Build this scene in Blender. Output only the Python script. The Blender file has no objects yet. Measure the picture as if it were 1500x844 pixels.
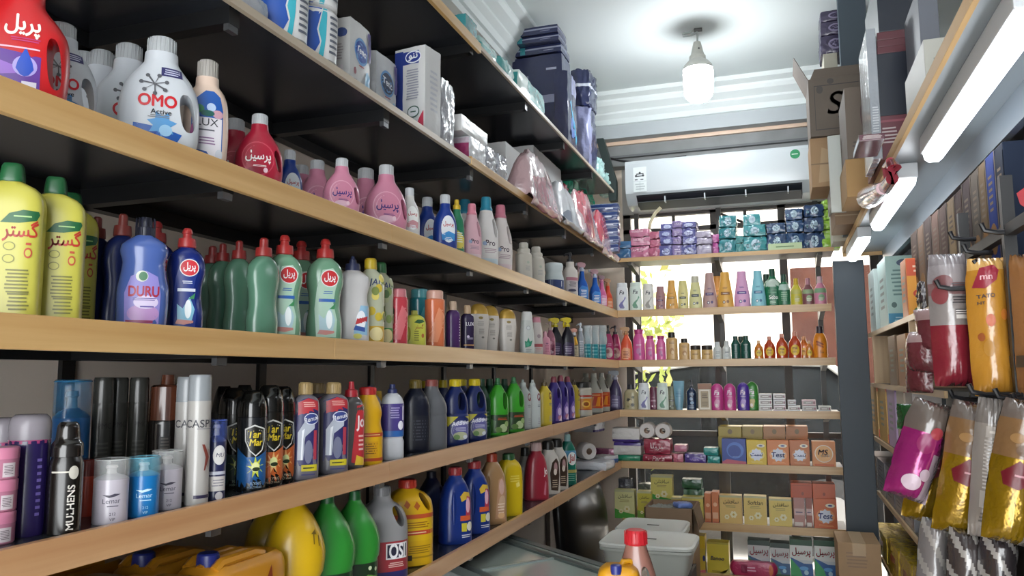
import bpy, bmesh, math, random
import numpy as np
from mathutils import Vector, Matrix, noise
random.seed(7)
SC = bpy.context.scene
COL = SC.collection
PI = math.pi
# ------------------------------------------------------------------ camera
FPX = 1142.86
YAW, PITCH, ROLL = -0.32975279, 0.11050976, -0.00654144
CZ = 1.65
def cam_axes():
    cy, sy, cp, sp = math.cos(YAW), math.sin(YAW), math.cos(PITCH), math.sin(PITCH)
    f = Vector((sy*cp, cy*cp, sp)); r = Vector((cy, -sy, 0)); u = r.cross(f)
    return math.cos(ROLL)*r+math.sin(ROLL)*u, -math.sin(ROLL)*r+math.cos(ROLL)*u, f
CR, CU, CF = cam_axes()
cd = bpy.data.cameras.new('camera'); cam = bpy.data.objects.new('camera', cd); COL.objects.link(cam)
cd.sensor_width = 36; cd.lens = FPX/1500*36; cd.clip_start = .05
m = Matrix((CR, CU, -CF)).transposed().to_4x4(); m.translation = (0, 0, CZ); cam.matrix_world = m
SC.camera = cam
# ------------------------------------------------------------------ light and exposure
SC.view_settings.view_transform = 'Standard'; SC.view_settings.look = 'None'
SC.view_settings.gamma = 1; SC.view_settings.use_curve_mapping = False
SC.view_settings.exposure = 1.2
w = bpy.data.worlds.new('world'); SC.world = w; w.use_nodes = True
bg = w.node_tree.nodes['Background']; bg.inputs[0].default_value = (.95, .98, 1, 1); bg.inputs[1].default_value = 3.8
sl = bpy.data.lights.new('sun', 'SUN'); sl.energy = 3.2; sl.angle = .02; sl.color = (1, .93, .82)
so = bpy.data.objects.new('sun', sl); COL.objects.link(so); so.rotation_euler = (math.radians(48), 0, math.radians(28))
LED_STRENGTH, BULB_STRENGTH = 5.2, 32.0

def ray(px, py): return CF+(px-750)/FPX*CR-(py-422)/FPX*CU
def on(px, py, ax, val):
    """the point of the place seen at a photo pixel, on the plane coordinate[ax] == val"""
    d = ray(px, py); o = Vector((0, 0, CZ)); t = (val-o[ax])/d[ax]
    return o+d*t
# ------------------------------------------------------------------ materials
MC = {}
def lin(h):
    h = h.lstrip('#'); h = ''.join(x*2 for x in h) if len(h) == 3 else h
    c = [int(h[i:i+2], 16)/255 for i in (0, 2, 4)]
    return tuple(x/12.92 if x <= .04045 else ((x+.055)/1.055)**2.4 for x in c)
def mat(hexc, rough=.38, metal=0, tr=0, alpha=1, bump=0, bscale=60, vary=0, vscale=8, coat=0, spec=.5):
    key = (hexc, rough, metal, tr, alpha, bump, bscale, vary, vscale, coat, spec)
    if key in MC: return MC[key]
    m = bpy.data.materials.new('mat_'+hexc.strip('#')+'_%d' % len(MC)); m.use_nodes = True
    nt = m.node_tree; b = nt.nodes['Principled BSDF']; c = lin(hexc)
    b.inputs['Base Color'].default_value = (*c, 1); b.inputs['Roughness'].default_value = rough
    b.inputs['Metallic'].default_value = metal; b.inputs['Specular IOR Level'].default_value = spec
    if tr: b.inputs['Transmission Weight'].default_value = tr; b.inputs['IOR'].default_value = 1.3
    if alpha < 1: b.inputs['Alpha'].default_value = alpha
    if coat: b.inputs['Coat Weight'].default_value = coat; b.inputs['Coat Roughness'].default_value = .12
    tc = nt.nodes.new('ShaderNodeTexCoord')
    if vary:
        n = nt.nodes.new('ShaderNodeTexNoise'); n.inputs['Scale'].default_value = vscale; n.inputs['Detail'].default_value = 4
        nt.links.new(tc.outputs['Object'], n.inputs['Vector'])
        mx = nt.nodes.new('ShaderNodeMix'); mx.data_type = 'RGBA'
        mx.inputs[6].default_value = (*[x*(1-vary) for x in c], 1); mx.inputs[7].default_value = (*[min(1, x*(1+vary)) for x in c], 1)
        nt.links.new(n.outputs['Fac'], mx.inputs[0]); nt.links.new(mx.outputs[2], b.inputs['Base Color'])
    if bump:
        n2 = nt.nodes.new('ShaderNodeTexNoise'); n2.inputs['Scale'].default_value = bscale; n2.inputs['Detail'].default_value = 3
        nt.links.new(tc.outputs['Object'], n2.inputs['Vector'])
        bp = nt.nodes.new('ShaderNodeBump'); bp.inputs['Strength'].default_value = bump; bp.inputs['Distance'].default_value = .01
        nt.links.new(n2.outputs['Fac'], bp.inputs['Height']); nt.links.new(bp.outputs['Normal'], b.inputs['Normal'])
    MC[key] = m; return m
def emit(hexc, s):
    m = bpy.data.materials.new('lamp'); m.use_nodes = True; nt = m.node_tree
    b = nt.nodes['Principled BSDF']; b.inputs['Base Color'].default_value = (*lin(hexc), 1)
    b.inputs['Emission Color'].default_value = (*lin(hexc), 1); b.inputs['Emission Strength'].default_value = s
    return m
def wood_mat(hexa, hexb, rough=.32, axis=1):
    key = ('wood', hexa, hexb, rough, axis)
    if key in MC: return MC[key]
    m = mat(hexa, rough).copy(); nt = m.node_tree; b = nt.nodes['Principled BSDF']
    tc = nt.nodes.new('ShaderNodeTexCoord'); mp = nt.nodes.new('ShaderNodeMapping')
    s = [40, 40, 40]; s[axis] = 1.6; mp.inputs['Scale'].default_value = s
    n = nt.nodes.new('ShaderNodeTexNoise'); n.inputs['Scale'].default_value = 1.0; n.inputs['Detail'].default_value = 5
    nt.links.new(tc.outputs['Object'], mp.inputs[0]); nt.links.new(mp.outputs[0], n.inputs['Vector'])
    r = nt.nodes.new('ShaderNodeValToRGB'); r.color_ramp.elements[0].position = .3; r.color_ramp.elements[1].position = .72
    r.color_ramp.elements[0].color = (*lin(hexb), 1); r.color_ramp.elements[1].color = (*lin(hexa), 1)
    nt.links.new(n.outputs['Fac'], r.inputs[0]); nt.links.new(r.outputs[0], b.inputs['Base Color'])
    b.inputs['Coat Weight'].default_value = .2; b.inputs['Coat Roughness'].default_value = .3
    MC[key] = m; return m
def P(c):
    """a printed or plastic material from a short spec: '#rrggbb' or a material"""
    return mat(c) if isinstance(c, str) else c
def FILM(c): return mat(c, .22, bump=.35, bscale=38, coat=.5)
def CLEAR(c='e8eef0', a=.32): return mat(c, .08, alpha=a, coat=.6)
def WRAP(c='eef1f4', a=.38): return mat(c, .12, alpha=a, bump=.6, bscale=45, coat=.8)
# ------------------------------------------------------------------ meshes
class MB:
    def __init__(s): s.v = []; s.f = []; s.m = []; s.mats = []
    def mi(s, m):
        if m not in s.mats: s.mats.append(m)
        return s.mats.index(m)
    def add(s, vs, fs, m):
        o = len(s.v); s.v.extend([tuple(v) for v in vs]); k = s.mi(m)
        for f in fs: s.f.append(tuple(i+o for i in f)); s.m.append(k)
    def box(s, x0, x1, y0, y1, z0, z1, m, bev=0):
        if bev:
            b = bmesh.new(); bmesh.ops.create_cube(b, size=1)
            for v in b.verts: v.co = ((x0+x1)/2+v.co.x*(x1-x0), (y0+y1)/2+v.co.y*(y1-y0), (z0+z1)/2+v.co.z*(z1-z0))
            bmesh.ops.bevel(b, geom=b.edges[:], offset=bev, segments=2, profile=.6, affect='EDGES')
            b.verts.index_update(); s.add([v.co[:] for v in b.verts], [[v.index for v in f.verts] for f in b.faces], m); b.free(); return
        vs = [(x, y, z) for x in (x0, x1) for y in (y0, y1) for z in (z0, z1)]
        s.add(vs, [(0, 1, 3, 2), (4, 6, 7, 5), (0, 4, 5, 1), (2, 3, 7, 6), (0, 2, 6, 4), (1, 5, 7, 3)], m)
    def tube(s, pts, r, m, seg=8):
        pts = [Vector(p) for p in pts]; rs = r if isinstance(r, (list, tuple)) else [r]*len(pts)
        vs = []; fs = []; up = None
        for i, p in enumerate(pts):
            t = (pts[min(i+1, len(pts)-1)]-pts[max(i-1, 0)]).normalized()
            if up is None or abs(up.dot(t)) > .95: up = Vector((0, 0, 1)) if abs(t.z) < .9 else Vector((1, 0, 0))
            a = t.cross(up).normalized(); b = a.cross(t); up = b
            for k in range(seg):
                q = 2*PI*k/seg; vs.append(p+(a*math.cos(q)+b*math.sin(q))*rs[i])
        for i in range(len(pts)-1):
            for k in range(seg): fs.append((i*seg+k, i*seg+(k+1) % seg, (i+1)*seg+(k+1) % seg, (i+1)*seg+k))
        fs.append(tuple(range(seg))[::-1]); fs.append(tuple(range((len(pts)-1)*seg, len(pts)*seg)))
        s.add(vs, fs, m)
    def prism(s, poly, ax, a, b, m):
        """poly = 2-D outline, extruded along axis ax from a to b"""
        def P3(u, v, t): return {0: (t, u, v), 1: (u, t, v), 2: (u, v, t)}[ax]
        n = len(poly); vs = [P3(u, v, a) for u, v in poly]+[P3(u, v, b) for u, v in poly]
        fs = [tuple(range(n))[::-1], tuple(range(n, 2*n))]+[(i, (i+1) % n, n+(i+1) % n, n+i) for i in range(n)]
        s.add(vs, fs, m)
    def loft(s, rings, n, m, seg=28, sub=20):
        L = Loft(rings, n); zs = L.samples(sub); vs = []; fs = []
        for z in zs:
            W, D, cx, cy = L.at(z)
            for k in range(seg):
                t = 2*PI*(k+.5)/seg; c, q = math.cos(t), math.sin(t)
                vs.append((cx+W*math.copysign(abs(q)**(2/n), q), cy-D*math.copysign(abs(c)**(2/n), c), z))
        for i in range(len(zs)-1):
            for k in range(seg): fs.append((i*seg+k, i*seg+(k+1) % seg, (i+1)*seg+(k+1) % seg, (i+1)*seg+k))
        fs.append(tuple(range(seg))[::-1]); fs.append(tuple(range((len(zs)-1)*seg, len(zs)*seg)))
        s.add(vs, fs, m); return L
    def build(s, name, parent=None, sharp=38, smooth=True, recalc=True):
        me = bpy.data.meshes.new(name); me.from_pydata(s.v, [], s.f)
        for m in s.mats: me.materials.append(m)
        me.polygons.foreach_set('material_index', s.m)
        if recalc:
            b = bmesh.new(); b.from_mesh(me); bmesh.ops.recalc_face_normals(b, faces=b.faces[:]); b.to_mesh(me); b.free()
        if smooth:
            me.polygons.foreach_set('use_smooth', [True]*len(me.polygons)); me.set_sharp_from_angle(angle=math.radians(sharp))
        o = bpy.data.objects.new(name, me); COL.objects.link(o)
        if parent: o.parent = parent
        return o
class Loft:
    def __init__(s, rings, n):
        s.n = n; r = np.array([tuple(q)+(0,)*(5-len(q)) for q in rings], float); s.z = r[:, 0]; s.c = r[:, 1:]
        h = np.diff(s.z); h[h == 0] = 1e-6; d = np.diff(s.c, axis=0)/h[:, None]; mm = np.zeros_like(s.c)
        mm[0] = d[0]; mm[-1] = d[-1]
        for i in range(1, len(s.z)-1):
            for j in range(4): mm[i, j] = 0 if d[i-1, j]*d[i, j] <= 0 else 2*d[i-1, j]*d[i, j]/(d[i-1, j]+d[i, j])
        s.m = mm
    def ev(s, z):
        z = np.clip(np.atleast_1d(np.asarray(z, float)), s.z[0], s.z[-1]); i = np.clip(np.searchsorted(s.z, z)-1, 0, len(s.z)-2)
        h = np.maximum(s.z[i+1]-s.z[i], 1e-6); t = ((z-s.z[i])/h)[:, None]; h = h[:, None]
        return (2*t**3-3*t**2+1)*s.c[i]+(t**3-2*t**2+t)*h*s.m[i]+(-2*t**3+3*t**2)*s.c[i+1]+(t**3-t**2)*h*s.m[i+1]
    def at(s, z): return s.ev(z)[0]
    def samples(s, sub):
        st = (s.z[-1]-s.z[0])/sub; out = list(s.z)
        for a, b in zip(s.z[:-1], s.z[1:]):
            k = int((b-a)/st)
            for j in range(1, k+1): out.append(a+(b-a)*j/(k+1))
        return sorted(set(out))
    def wrap(s, xs, zs, off):
        """arc position xs (0 = middle of the front) and height zs to points just outside the surface"""
        q = s.ev(zs); W, D, cx, cy = (q[:, i:i+1] for i in range(4)); n = s.n
        T = np.linspace(-PI, PI, 73)[None, :]; sn, cs = np.sin(T), np.cos(T)
        X = W*np.sign(sn)*np.abs(sn)**(2/n); Y = -D*np.sign(cs)*np.abs(cs)**(2/n)
        L = np.concatenate([np.zeros((len(zs), 1)), np.cumsum(np.hypot(np.diff(X, axis=1), np.diff(Y, axis=1)), axis=1)], axis=1)
        L -= L[:, 36:37]; out = np.zeros((len(zs), 3))
        for i, x in enumerate(xs):
            px = np.interp(x, L[i], X[i]); py = np.interp(x, L[i], Y[i])
            nx = math.copysign(abs(px/W[i, 0])**(n-1), px)/W[i, 0]; ny = math.copysign(abs(py/D[i, 0])**(n-1), py)/D[i, 0]
            k = math.hypot(nx, ny) or 1
            out[i] = (px+cx[i, 0]+nx/k*off, py+cy[i, 0]+ny/k*off, zs[i])
        return out
TXC = {}
def text_mesh(t, bold=0.0):
    if (t, bold) in TXC: return TXC[(t, bold)]
    c = bpy.data.curves.new('lettering', 'FONT'); c.body = t; c.resolution_u = 4; c.offset = 0
    o = bpy.data.objects.new('lettering', c); COL.objects.link(o); bpy.context.view_layer.update()
    e = o.evaluated_get(bpy.context.evaluated_depsgraph_get()); me = e.to_mesh()
    v = np.array([p.co[:2] for p in me.vertices]); f = [tuple(p.vertices) for p in me.polygons]; e.to_mesh_clear()
    bpy.data.objects.remove(o); bpy.data.curves.remove(c)
    lo, hi = v.min(0), v.max(0); v = (v-(lo+hi)/2); TXC[(t, bold)] = (v, f, hi-lo); return TXC[(t, bold)]
PERSIL = '\uFEDE\uFEF4\uFEB3\uFEAE\uFB58'; PRIL = '\uFEDE\uFEF3\uFEAE\uFB58'; GASTAR = '\uFEAE\uFE98\uFEB4\uFB94'
SOFTLAN = '\uFEE6\uFEE0\uFE98\uFED3\uFE8E\uFEB3'; TEST = '\uFE96\uFEB4\uFE97'; TENO = '\uFEEE\uFEE8\uFE97'
RR = random.Random(3)
def shape2d(el):
    """a print element to (verts Nx2, faces): polar grids for shapes, filled outlines for letters"""
    k = el[0]
    if k == 'text':
        _, t, cx, cz, wd = el[:5]; o = el[6] if len(el) > 6 else {}
        v, f, sz = text_mesh(t); bo = o.get('bold', .012)*.55; s = wd/(sz[0]+2*bo)
        if bo > .004:
            sh = [(-bo, 0), (bo, 0), (0, bo), (0, -bo)]; n0 = len(v); f = [tuple(i+k*n0 for i in q) for k in range(4) for q in f]; v = np.concatenate([v+np.array(d) for d in sh])
        sy = o.get('tall', 1)*s; v = v*np.array([s, sy])
        if 'hmax' in o and sz[1]*sy > o['hmax']: v = v*(o['hmax']/(sz[1]*sy))
        if 'shear' in o: v = v+np.stack([v[:, 1]*o['shear'], 0*v[:, 1]], 1)
        if 'rot' in o:
            a = math.radians(o['rot']); v = v@np.array([[math.cos(a), math.sin(a)], [-math.sin(a), math.cos(a)]])
        return v+np.array([cx, cz]), f
    if k == 'lines':
        _, cx, cz, wd, ht, nr = el[:6]; V = []; F = []
        for i in range(nr):
            z = cz+ht/2-ht*(i+.5)/nr; t = ht/nr*.22; x0 = cx-wd/2*(.75+.25*RR.random()); x1 = cx+wd/2*(.7+.3*RR.random()); n = 5
            for j in range(n+1): x = x0+(x1-x0)*j/n; V += [(x, z-t), (x, z+t)]
            b = len(V)-2*(n+1); F += [(b+2*j, b+2*j+2, b+2*j+3, b+2*j+1) for j in range(n)]
        return np.array(V), F
    if k == 'rect':
        _, x0, x1, z0, z1 = el[:5]; nx = 18; nz = 8
        V = [(x0+(x1-x0)*i/nx, z0+(z1-z0)*j/nz) for j in range(nz+1) for i in range(nx+1)]
        F = [(j*(nx+1)+i, j*(nx+1)+i+1, (j+1)*(nx+1)+i+1, (j+1)*(nx+1)+i) for j in range(nz) for i in range(nx)]
        return np.array(V), F
    if k == 'oval': _, cx, cz, rx, rz = el[:5]; ol = [(cx+rx*math.cos(a), cz+rz*math.sin(a)) for a in np.linspace(0, 2*PI, 25)[:-1]]
    elif k == 'star':
        _, cx, cz, r1, r2, n = el[:6]; ol = [(cx+(r1 if i % 2 else r2)*math.cos(PI*i/n+.2), cz+(r1 if i % 2 else r2)*math.sin(PI*i/n+.2)) for i in range(2*n)]
    else:
        pts = el[1]; ol = []
        for (a, b), (c, d) in zip(pts, pts[1:]+pts[:1]):
            for j in range(4): ol.append((a+(c-a)*j/4, b+(d-b)*j/4))
    ol = np.array(ol); c = ol.mean(0); n = len(ol); V = [c]; F = []; R = 4
    for i in range(1, R+1): V += list(c+(ol-c)*i/R)
    for j in range(n): F.append((0, 1+j, 1+(j+1) % n))
    for i in range(R-1):
        for j in range(n): a = 1+i*n; F.append((a+j, a+n+j, a+n+(j+1) % n, a+(j+1) % n))
    return np.array(V), F
def put_prints(mb, prints, fn, off0=.0014, step=.0004):
    for i, el in enumerate(prints):
        v, f = shape2d(el); col = {'text': 5, 'lines': 6, 'rect': 5, 'oval': 5, 'star': 6, 'poly': 2}[el[0]]
        mb.add(fn(v[:, 0], v[:, 1], off0+i*step), f, P(el[col]))
def empty(name, loc=(0, 0, 0), rz=0):
    o = bpy.data.objects.new(name, None); COL.objects.link(o); o.location = loc; o.rotation_euler = (0, 0, rz); o.empty_display_size = .05; return o
def tag(o, label, cat, group=None, kind=None):
    if label: o['label'] = label
    if cat: o['category'] = cat
    if group: o['group'] = group
    if kind: o['kind'] = kind
    return o
def copy_tree(o, parent=None):
    c = o.copy(); COL.objects.link(c)
    if parent: c.parent = parent
    for ch in list(o.children): copy_tree(ch, c)
    return c
def cut(o, cutters):
    """take the volumes of the cutter meshes out of o"""
    for mb in cutters:
        c = mb.build('cutter', smooth=False); md = o.modifiers.new('b', 'BOOLEAN'); md.operation = 'DIFFERENCE'; md.object = c; md.solver = 'EXACT'
        bpy.context.view_layer.update()
        me = bpy.data.meshes.new_from_object(o.evaluated_get(bpy.context.evaluated_depsgraph_get()))
        o.modifiers.clear(); old = o.data; nm = old.name; o.data = me; bpy.data.meshes.remove(old); me.name = nm
        me.polygons.foreach_set('use_smooth', [True]*len(me.polygons)); me.set_sharp_from_angle(angle=math.radians(38))
        cm = c.data; bpy.data.objects.remove(c); bpy.data.meshes.remove(cm)
# ------------------------------------------------------------------ kinds of goods (each built at height 1, front towards -Y)
def cap_mb(rings, m, n=2, ribs=0):
    mb = MB(); mb.loft(rings, n, m, 22, 8)
    if ribs:
        z0, z1 = rings[0][0], rings[-1][0]; r = max(q[1] for q in rings)
        for k in range(ribs):
            a = 2*PI*k/ribs; x, y = r*math.cos(a), r*math.sin(a); t = .004
            mb.tube([(x, y, z0+.006), (x*.985, y*.985, z1-.012)], t, m, 4)
    return mb
def trigger_mb(z0, m, m2, s=1.0, cx=0):
    mb = MB(); mb.loft([(z0, .06*s, .06*s, cx), (z0+.05*s, .058*s, .058*s, cx), (z0+.055*s, .04*s, .04*s, cx), (z0+.09*s, .038*s, .038*s, cx)], 2, m2, 16, 4)
    h = z0+.09*s
    mb.prism([(cx-.13*s, h+.045*s), (cx-.12*s, h+.10*s), (cx-.02*s, h+.115*s), (cx+.06*s, h+.10*s), (cx+.085*s, h+.06*s), (cx+.06*s, h), (cx-.04*s, h)], 1, -.032*s, .032*s, m)
    nz = MB(); nz.prism([(cx-.131*s, h+.035*s), (cx-.155*s, h+.04*s), (cx-.155*s, h+.09*s), (cx-.131*s, h+.1*s)], 1, -.027*s, .027*s, m2)
    tl = MB(); mb.sub = [('nozzle', nz), ('trigger', tl)]
    tl.tube([(cx-.07*s, 0, h+.03*s), (cx-.085*s, 0, h-.03*s), (cx-.075*s, 0, h-.085*s), (cx-.095*s, 0, h-.11*s)], [.02*s, .02*s, .017*s, .01*s], m, 8)
    return mb
def pump_mb(z0, z1, m, r=.06):
    mb = MB(); h = z1-z0
    mb.loft([(z0, r, r), (z0+.3*h, r*.95, r*.95), (z0+.32*h, r*.4, r*.4), (z0+.62*h, r*.36, r*.36), (z0+.64*h, r*.62, r*.62), (z0+.9*h, r*.6, r*.6), (z1, r*.45, r*.45)], 2, m, 16, 10)
    sp = MB(); mb.sub = [('spout', sp)]; sp.tube([(-r*.5, 0, z0+.82*h), (-r*1.4, 0, z0+.80*h), (-r*2.0, 0, z0+.62*h)], [r*.34, r*.3, r*.22], m, 8)
    return mb
def oval_cut(cx, cz, rx, rz, tilt=0, y0=-1, y1=1):
    mb = MB(); a = math.radians(tilt); pts = []
    for t in np.linspace(0, 2*PI, 33)[:-1]:
        x, z = rx*math.copysign(abs(math.cos(t))**.8, math.cos(t)), rz*math.copysign(abs(math.sin(t))**.8, math.sin(t))
        pts.append((cx+x*math.cos(a)-z*math.sin(a), cz+x*math.sin(a)+z*math.cos(a)))
    mb.prism(pts, 1, y0, y1, mat('#ffffff')); return mb
def bottle(nm, rings, col, cap=None, prints=(), n=2.0, hole=None, scoop=None, seg=32, extra=(), rough=.3, backprints=()):
    """extra = list of (part name, MB); cap = (rings, colour[, n[, ribs]])"""
    r = empty(nm); bm_ = MB(); m = P(col) if not isinstance(col, str) else mat(col, rough)
    L = bm_.loft(rings, n, m, seg, 22); b = bm_.build('body', r)
    cs = []
    if hole: cs.append(oval_cut(*hole))
    if scoop:
        x, z, rx, rz, dp = scoop; c = MB(); W, D, _, _ = L.at(z)
        T = [(z-rz+2*rz*i/14, max(.001, rx*math.sin(PI*(i+.02)/14.04)**.6), max(.001, dp*math.sin(PI*(i+.02)/14.04)**.6), x, -D) for i in range(15)]
        c.loft(T, 2, mat('#ffffff'), 20, 14); cs.append(c)
    if cs: cut(b, cs)
    if cap:
        c = cap_mb(cap[0], P(cap[1]), cap[2] if len(cap) > 2 else 2, cap[3] if len(cap) > 3 else 0); c.build('cap', r)
    for pn, mb in extra:
        po = mb.build(pn, r)
        for sn, sm in getattr(mb, 'sub', ()): sm.build(sn, po)
    if prints:
        lm = MB(); put_prints(lm, prints, L.wrap, .002, .0004); lm.build('printed_label', r, recalc=False)
    return r
def flowers(cx, cz, s, pet='#fdfdf5', mid='#e8c63c'):
    out = []
    for i in range(6):
        a = i*PI/3; out.append(('oval', cx+s*math.cos(a), cz+s*math.sin(a), s*.62, s*.62, pet))
    return out+[('oval', cx, cz, s*.5, s*.5, mid)]
W_, RED, NAVY = '#f1f1f1', '#c4161f', '#1d2a66'
K = {}
def kind(key, name, desc, cat, many=None):
    def deco(fn): K[key] = dict(fn=fn, name=name, desc=desc, cat=cat, many=many or cat+'s'); return fn
    return deco
def simple(key, name, desc, cat, fn): K[key] = dict(fn=fn, name=name, desc=desc, cat=cat, many=cat+'s')

JUG = [(0, .27, .15), (.015, .29, .165), (.12, .315, .18), (.35, .32, .18), (.5, .30, .17), (.62, .25, .15), (.72, .175, .13), (.77, .14, .125), (.78, .135, .122), (.86, .13, .12), (.865, .09, .09)]
JCAP = [(.85, .11, .11), (.86, .115, .115), (.98, .108, .108), (1, .098, .098)]
def omo(bg='#c9ced4', act=True):
    pr = [('poly', [(-.2, .02), (.12, .02), (.18, .13), (.02, .17), (-.2, .2)], '#2458a8'), ('rect', -.2, -.02, .02, .13, '#1c3f8c'),
          ('star', .02, .2, .07, .12, 7, '#5b9ad0'), ('oval', .05, .15, .05, .05, '#9cc8e8'),
          ('rect', 0.0, .17, .63, .71, '#2b2a63'), ('lines', .085, .67, .13, .06, 3, '#cfd2e6'),
          ('text', 'OMO', -.02, .40, .30, '#c81a26', {'bold': .06, 'tall': 1.15}), ('text', 'Active', .01, .305, .16, '#333338', {'bold': .02}), ('lines', 0.0, .265, .18, .03, 2, '#777')]
    for k in range(7):
        a = 2*PI*k/7+.3; x, z = -.05+.10*math.cos(a), .545+.085*math.sin(a)
        pr += [('poly', [(-.05, .54), (-.043, .55), (x+.006, z+.01), (x-.006, z-.002)], '#55565c'), ('oval', x, z, .017, .017, '#55565c')]
    return bottle('detergent_jug', JUG, bg, (JCAP, mat('#c6cacd', .2, alpha=.75), 2, 22), pr, 2.3, (.215, .33, .058, .165, 8))
simple('omo', 'detergent_jug', 'white detergent jug with red lettering', 'detergent bottle', omo)
def pril_jug():
    pr = [('poly', [(-.3, .04), (.17, .04), (.17, .30), (-.3, .36)], '#5d3290'), ('poly', [(-.3, .04), (-.1, .04), (-.16, .2), (-.3, .3)], '#2d2470'),
          ('poly', [(-.25, .2), (-.12, .26), (.0, .22), (.1, .25), (.02, .16), (-.1, .14)], '#8f5cc0'),
          ('oval', .03, .22, .075, .075, '#a89ad6'), ('poly', [(.03, .36), (.075, .25), (.085, .2), (.055, .155), (.03, .145), (.005, .155), (-.025, .2), (-.015, .25)], '#1c49b4'),
          ('rect', .06, .15, .06, .11, '#d8d2e0'), ('rect', -.3, .16, .345, .357, '#e3b6c6'),
          ('text', PRIL, .0, .52, .22, '#efe9e0', {'bold': .045, 'tall': 1.3}), ('lines', .03, .415, .2, .035, 2, '#b43a78'), ('lines', -.23, .45, .045, .14, 8, '#a5546f')]
    sh = .045; pr = [tuple([e[0], e[1], e[2]+sh]+list(e[3:])) if e[0] == 'text' else e if e[0] in ('poly', 'rect') else tuple([e[0], e[1]+sh]+list(e[2:])) for e in pr]
    pr = [('poly', [(x+(sh if len(e[1]) > 7 else 0), z) for x, z in e[1]], e[2]) if e[0] == 'poly' else e for e in pr]
    return bottle('detergent_jug', [(0, .29, .16), (.02, .315, .175), (.3, .33, .18), (.48, .315, .17), (.60, .25, .15), (.70, .17, .13), (.74, .15, .12), (.86, .145, .115)], '#c01f24',
                  ([(.855, .12, .12), (.87, .125, .125), (.98, .115, .115), (1, .1, .1)], '#b01a20', 2, 18), pr, 2.3, (.245, .28, .042, .19, 5))
simple('pril_jug', 'detergent_jug', 'big red detergent jug with purple label', 'detergent bottle', pril_jug)
def lux_bottle():
    pr = [('poly', [(-.14, .03), (.14, .03), (.14, .5), (.11, .63), (.05, .68), (-.02, .68), (-.10, .6), (-.14, .48)], '#2456a4'),
          ('rect', -.13, .13, .04, .42, '#dcd8de'), ('oval', -.08, .5, .05, .04, '#2f7a50'), ('oval', .03, .52, .04, .04, '#b4c8e4'), ('oval', .09, .46, .05, .04, '#c79aa8'), ('oval', 0, .46, .06, .03, '#245c54'),
          ('oval', -.12, .2, .03, .16, '#a85a8c'), ('oval', .11, .08, .035, .05, '#c9cdd6'), ('poly', [(-.13, .03), (.05, .03), (.0, .1), (-.13, .12)], '#3658a0'),
          ('text', 'LUX', .0, .375, .19, '#33343c', {'bold': .0}), ('lines', 0, .30, .16, .03, 1, '#5a5a66'), ('lines', 0, .2, .15, .08, 3, '#8a6a90')]
    return bottle('detergent_bottle', [(0, .17, .12), (.02, .185, .13), (.3, .20, .14), (.55, .19, .135), (.68, .155, .12), (.74, .11, .1), (.75, .105, .1), (.83, .10, .095)], '#d8bfae',
                  ([(.82, .085, .085), (.83, .09, .09), (.98, .085, .085), (1, .075, .075)], mat('#b5b0aa', .2, alpha=.8), 2, 20), pr, 2.4)
simple('lux', 'detergent_bottle', 'cream detergent bottle with arched flowery label', 'detergent bottle', lux_bottle)
PJUG = [(0, .27, .15), (.02, .30, .165), (.2, .325, .18), (.38, .32, .175), (.54, .27, .155), (.67, .19, .13), (.75, .13, .11), (.79, .118, .108), (.85, .112, .105), (.86, .08, .08)]
def persil(col, rim, txt, dot):
    pr = [('oval', -.04, .34, .22, .24, rim), ('oval', -.04, .34, .205, .225, col), ('oval', -.05, .17, .12, .05, dot), ('text', PERSIL, -.04, .36, .34, txt, {'bold': .04, 'tall': 1.25}), ('lines', -.02, .235, .18, .03, 2, txt), ('oval', .06, .18, .03, .035, '#e9c9d4')]
    return bottle('detergent_jug', PJUG, col, ([(.84, .1, .1), (.85, .105, .105), (.985, .098, .098), (1, .09, .09)], mat('#b9bcbf', .3), 2, 20), pr, 2.3, (.235, .34, .042, .155, 12))
simple('persil_red', 'detergent_jug', 'crimson detergent jug with white lettering', 'detergent bottle', lambda: persil('#a81f38', '#c44a5c', '#eeeeea', '#8f1830'))
simple('persil_pink', 'detergent_jug', 'pink detergent jug with purple lettering', 'detergent bottle', lambda: persil('#c9819a', '#dba3b8', '#3a2a78', '#e0b8c8'))
def persil_small(col, lab, txt, lower, name='detergent_bottle', cap='#c8ccd0'):
    pr = [('oval', .0, .38, .135, .24, lab), ('poly', [(-.12, .18), (.12, .18), (.13, .30), (.0, .34), (-.13, .28)], lower), ('text', PERSIL, 0, .46, .2, txt, {'bold': .04, 'tall': 1.25}), ('lines', 0, .2, .14, .08, 3, '#dfe8f0')]
    return bottle(name, [(0, .2, .13), (.02, .21, .14), (.3, .215, .145), (.5, .2, .14), (.66, .14, .12), (.76, .09, .09), (.84, .085, .085)], col, ([(.83, .078, .078), (.84, .085, .085), (1, .078, .078)], mat(cap, .25, alpha=.9), 2, 16), pr, 2.5)
simple('persil_blue', 'detergent_bottle', 'royal blue detergent bottle with white oval label', 'detergent bottle', lambda: persil_small('#1c3a8c', '#e9edf2', '#b82030', '#3d8fd0'))
simple('persil_white', 'detergent_bottle', 'whitish detergent bottle with red lettering', 'detergent bottle', lambda: persil_small('#c9c9c6', '#e4e6e4', '#b03038', '#c89098'))
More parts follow.
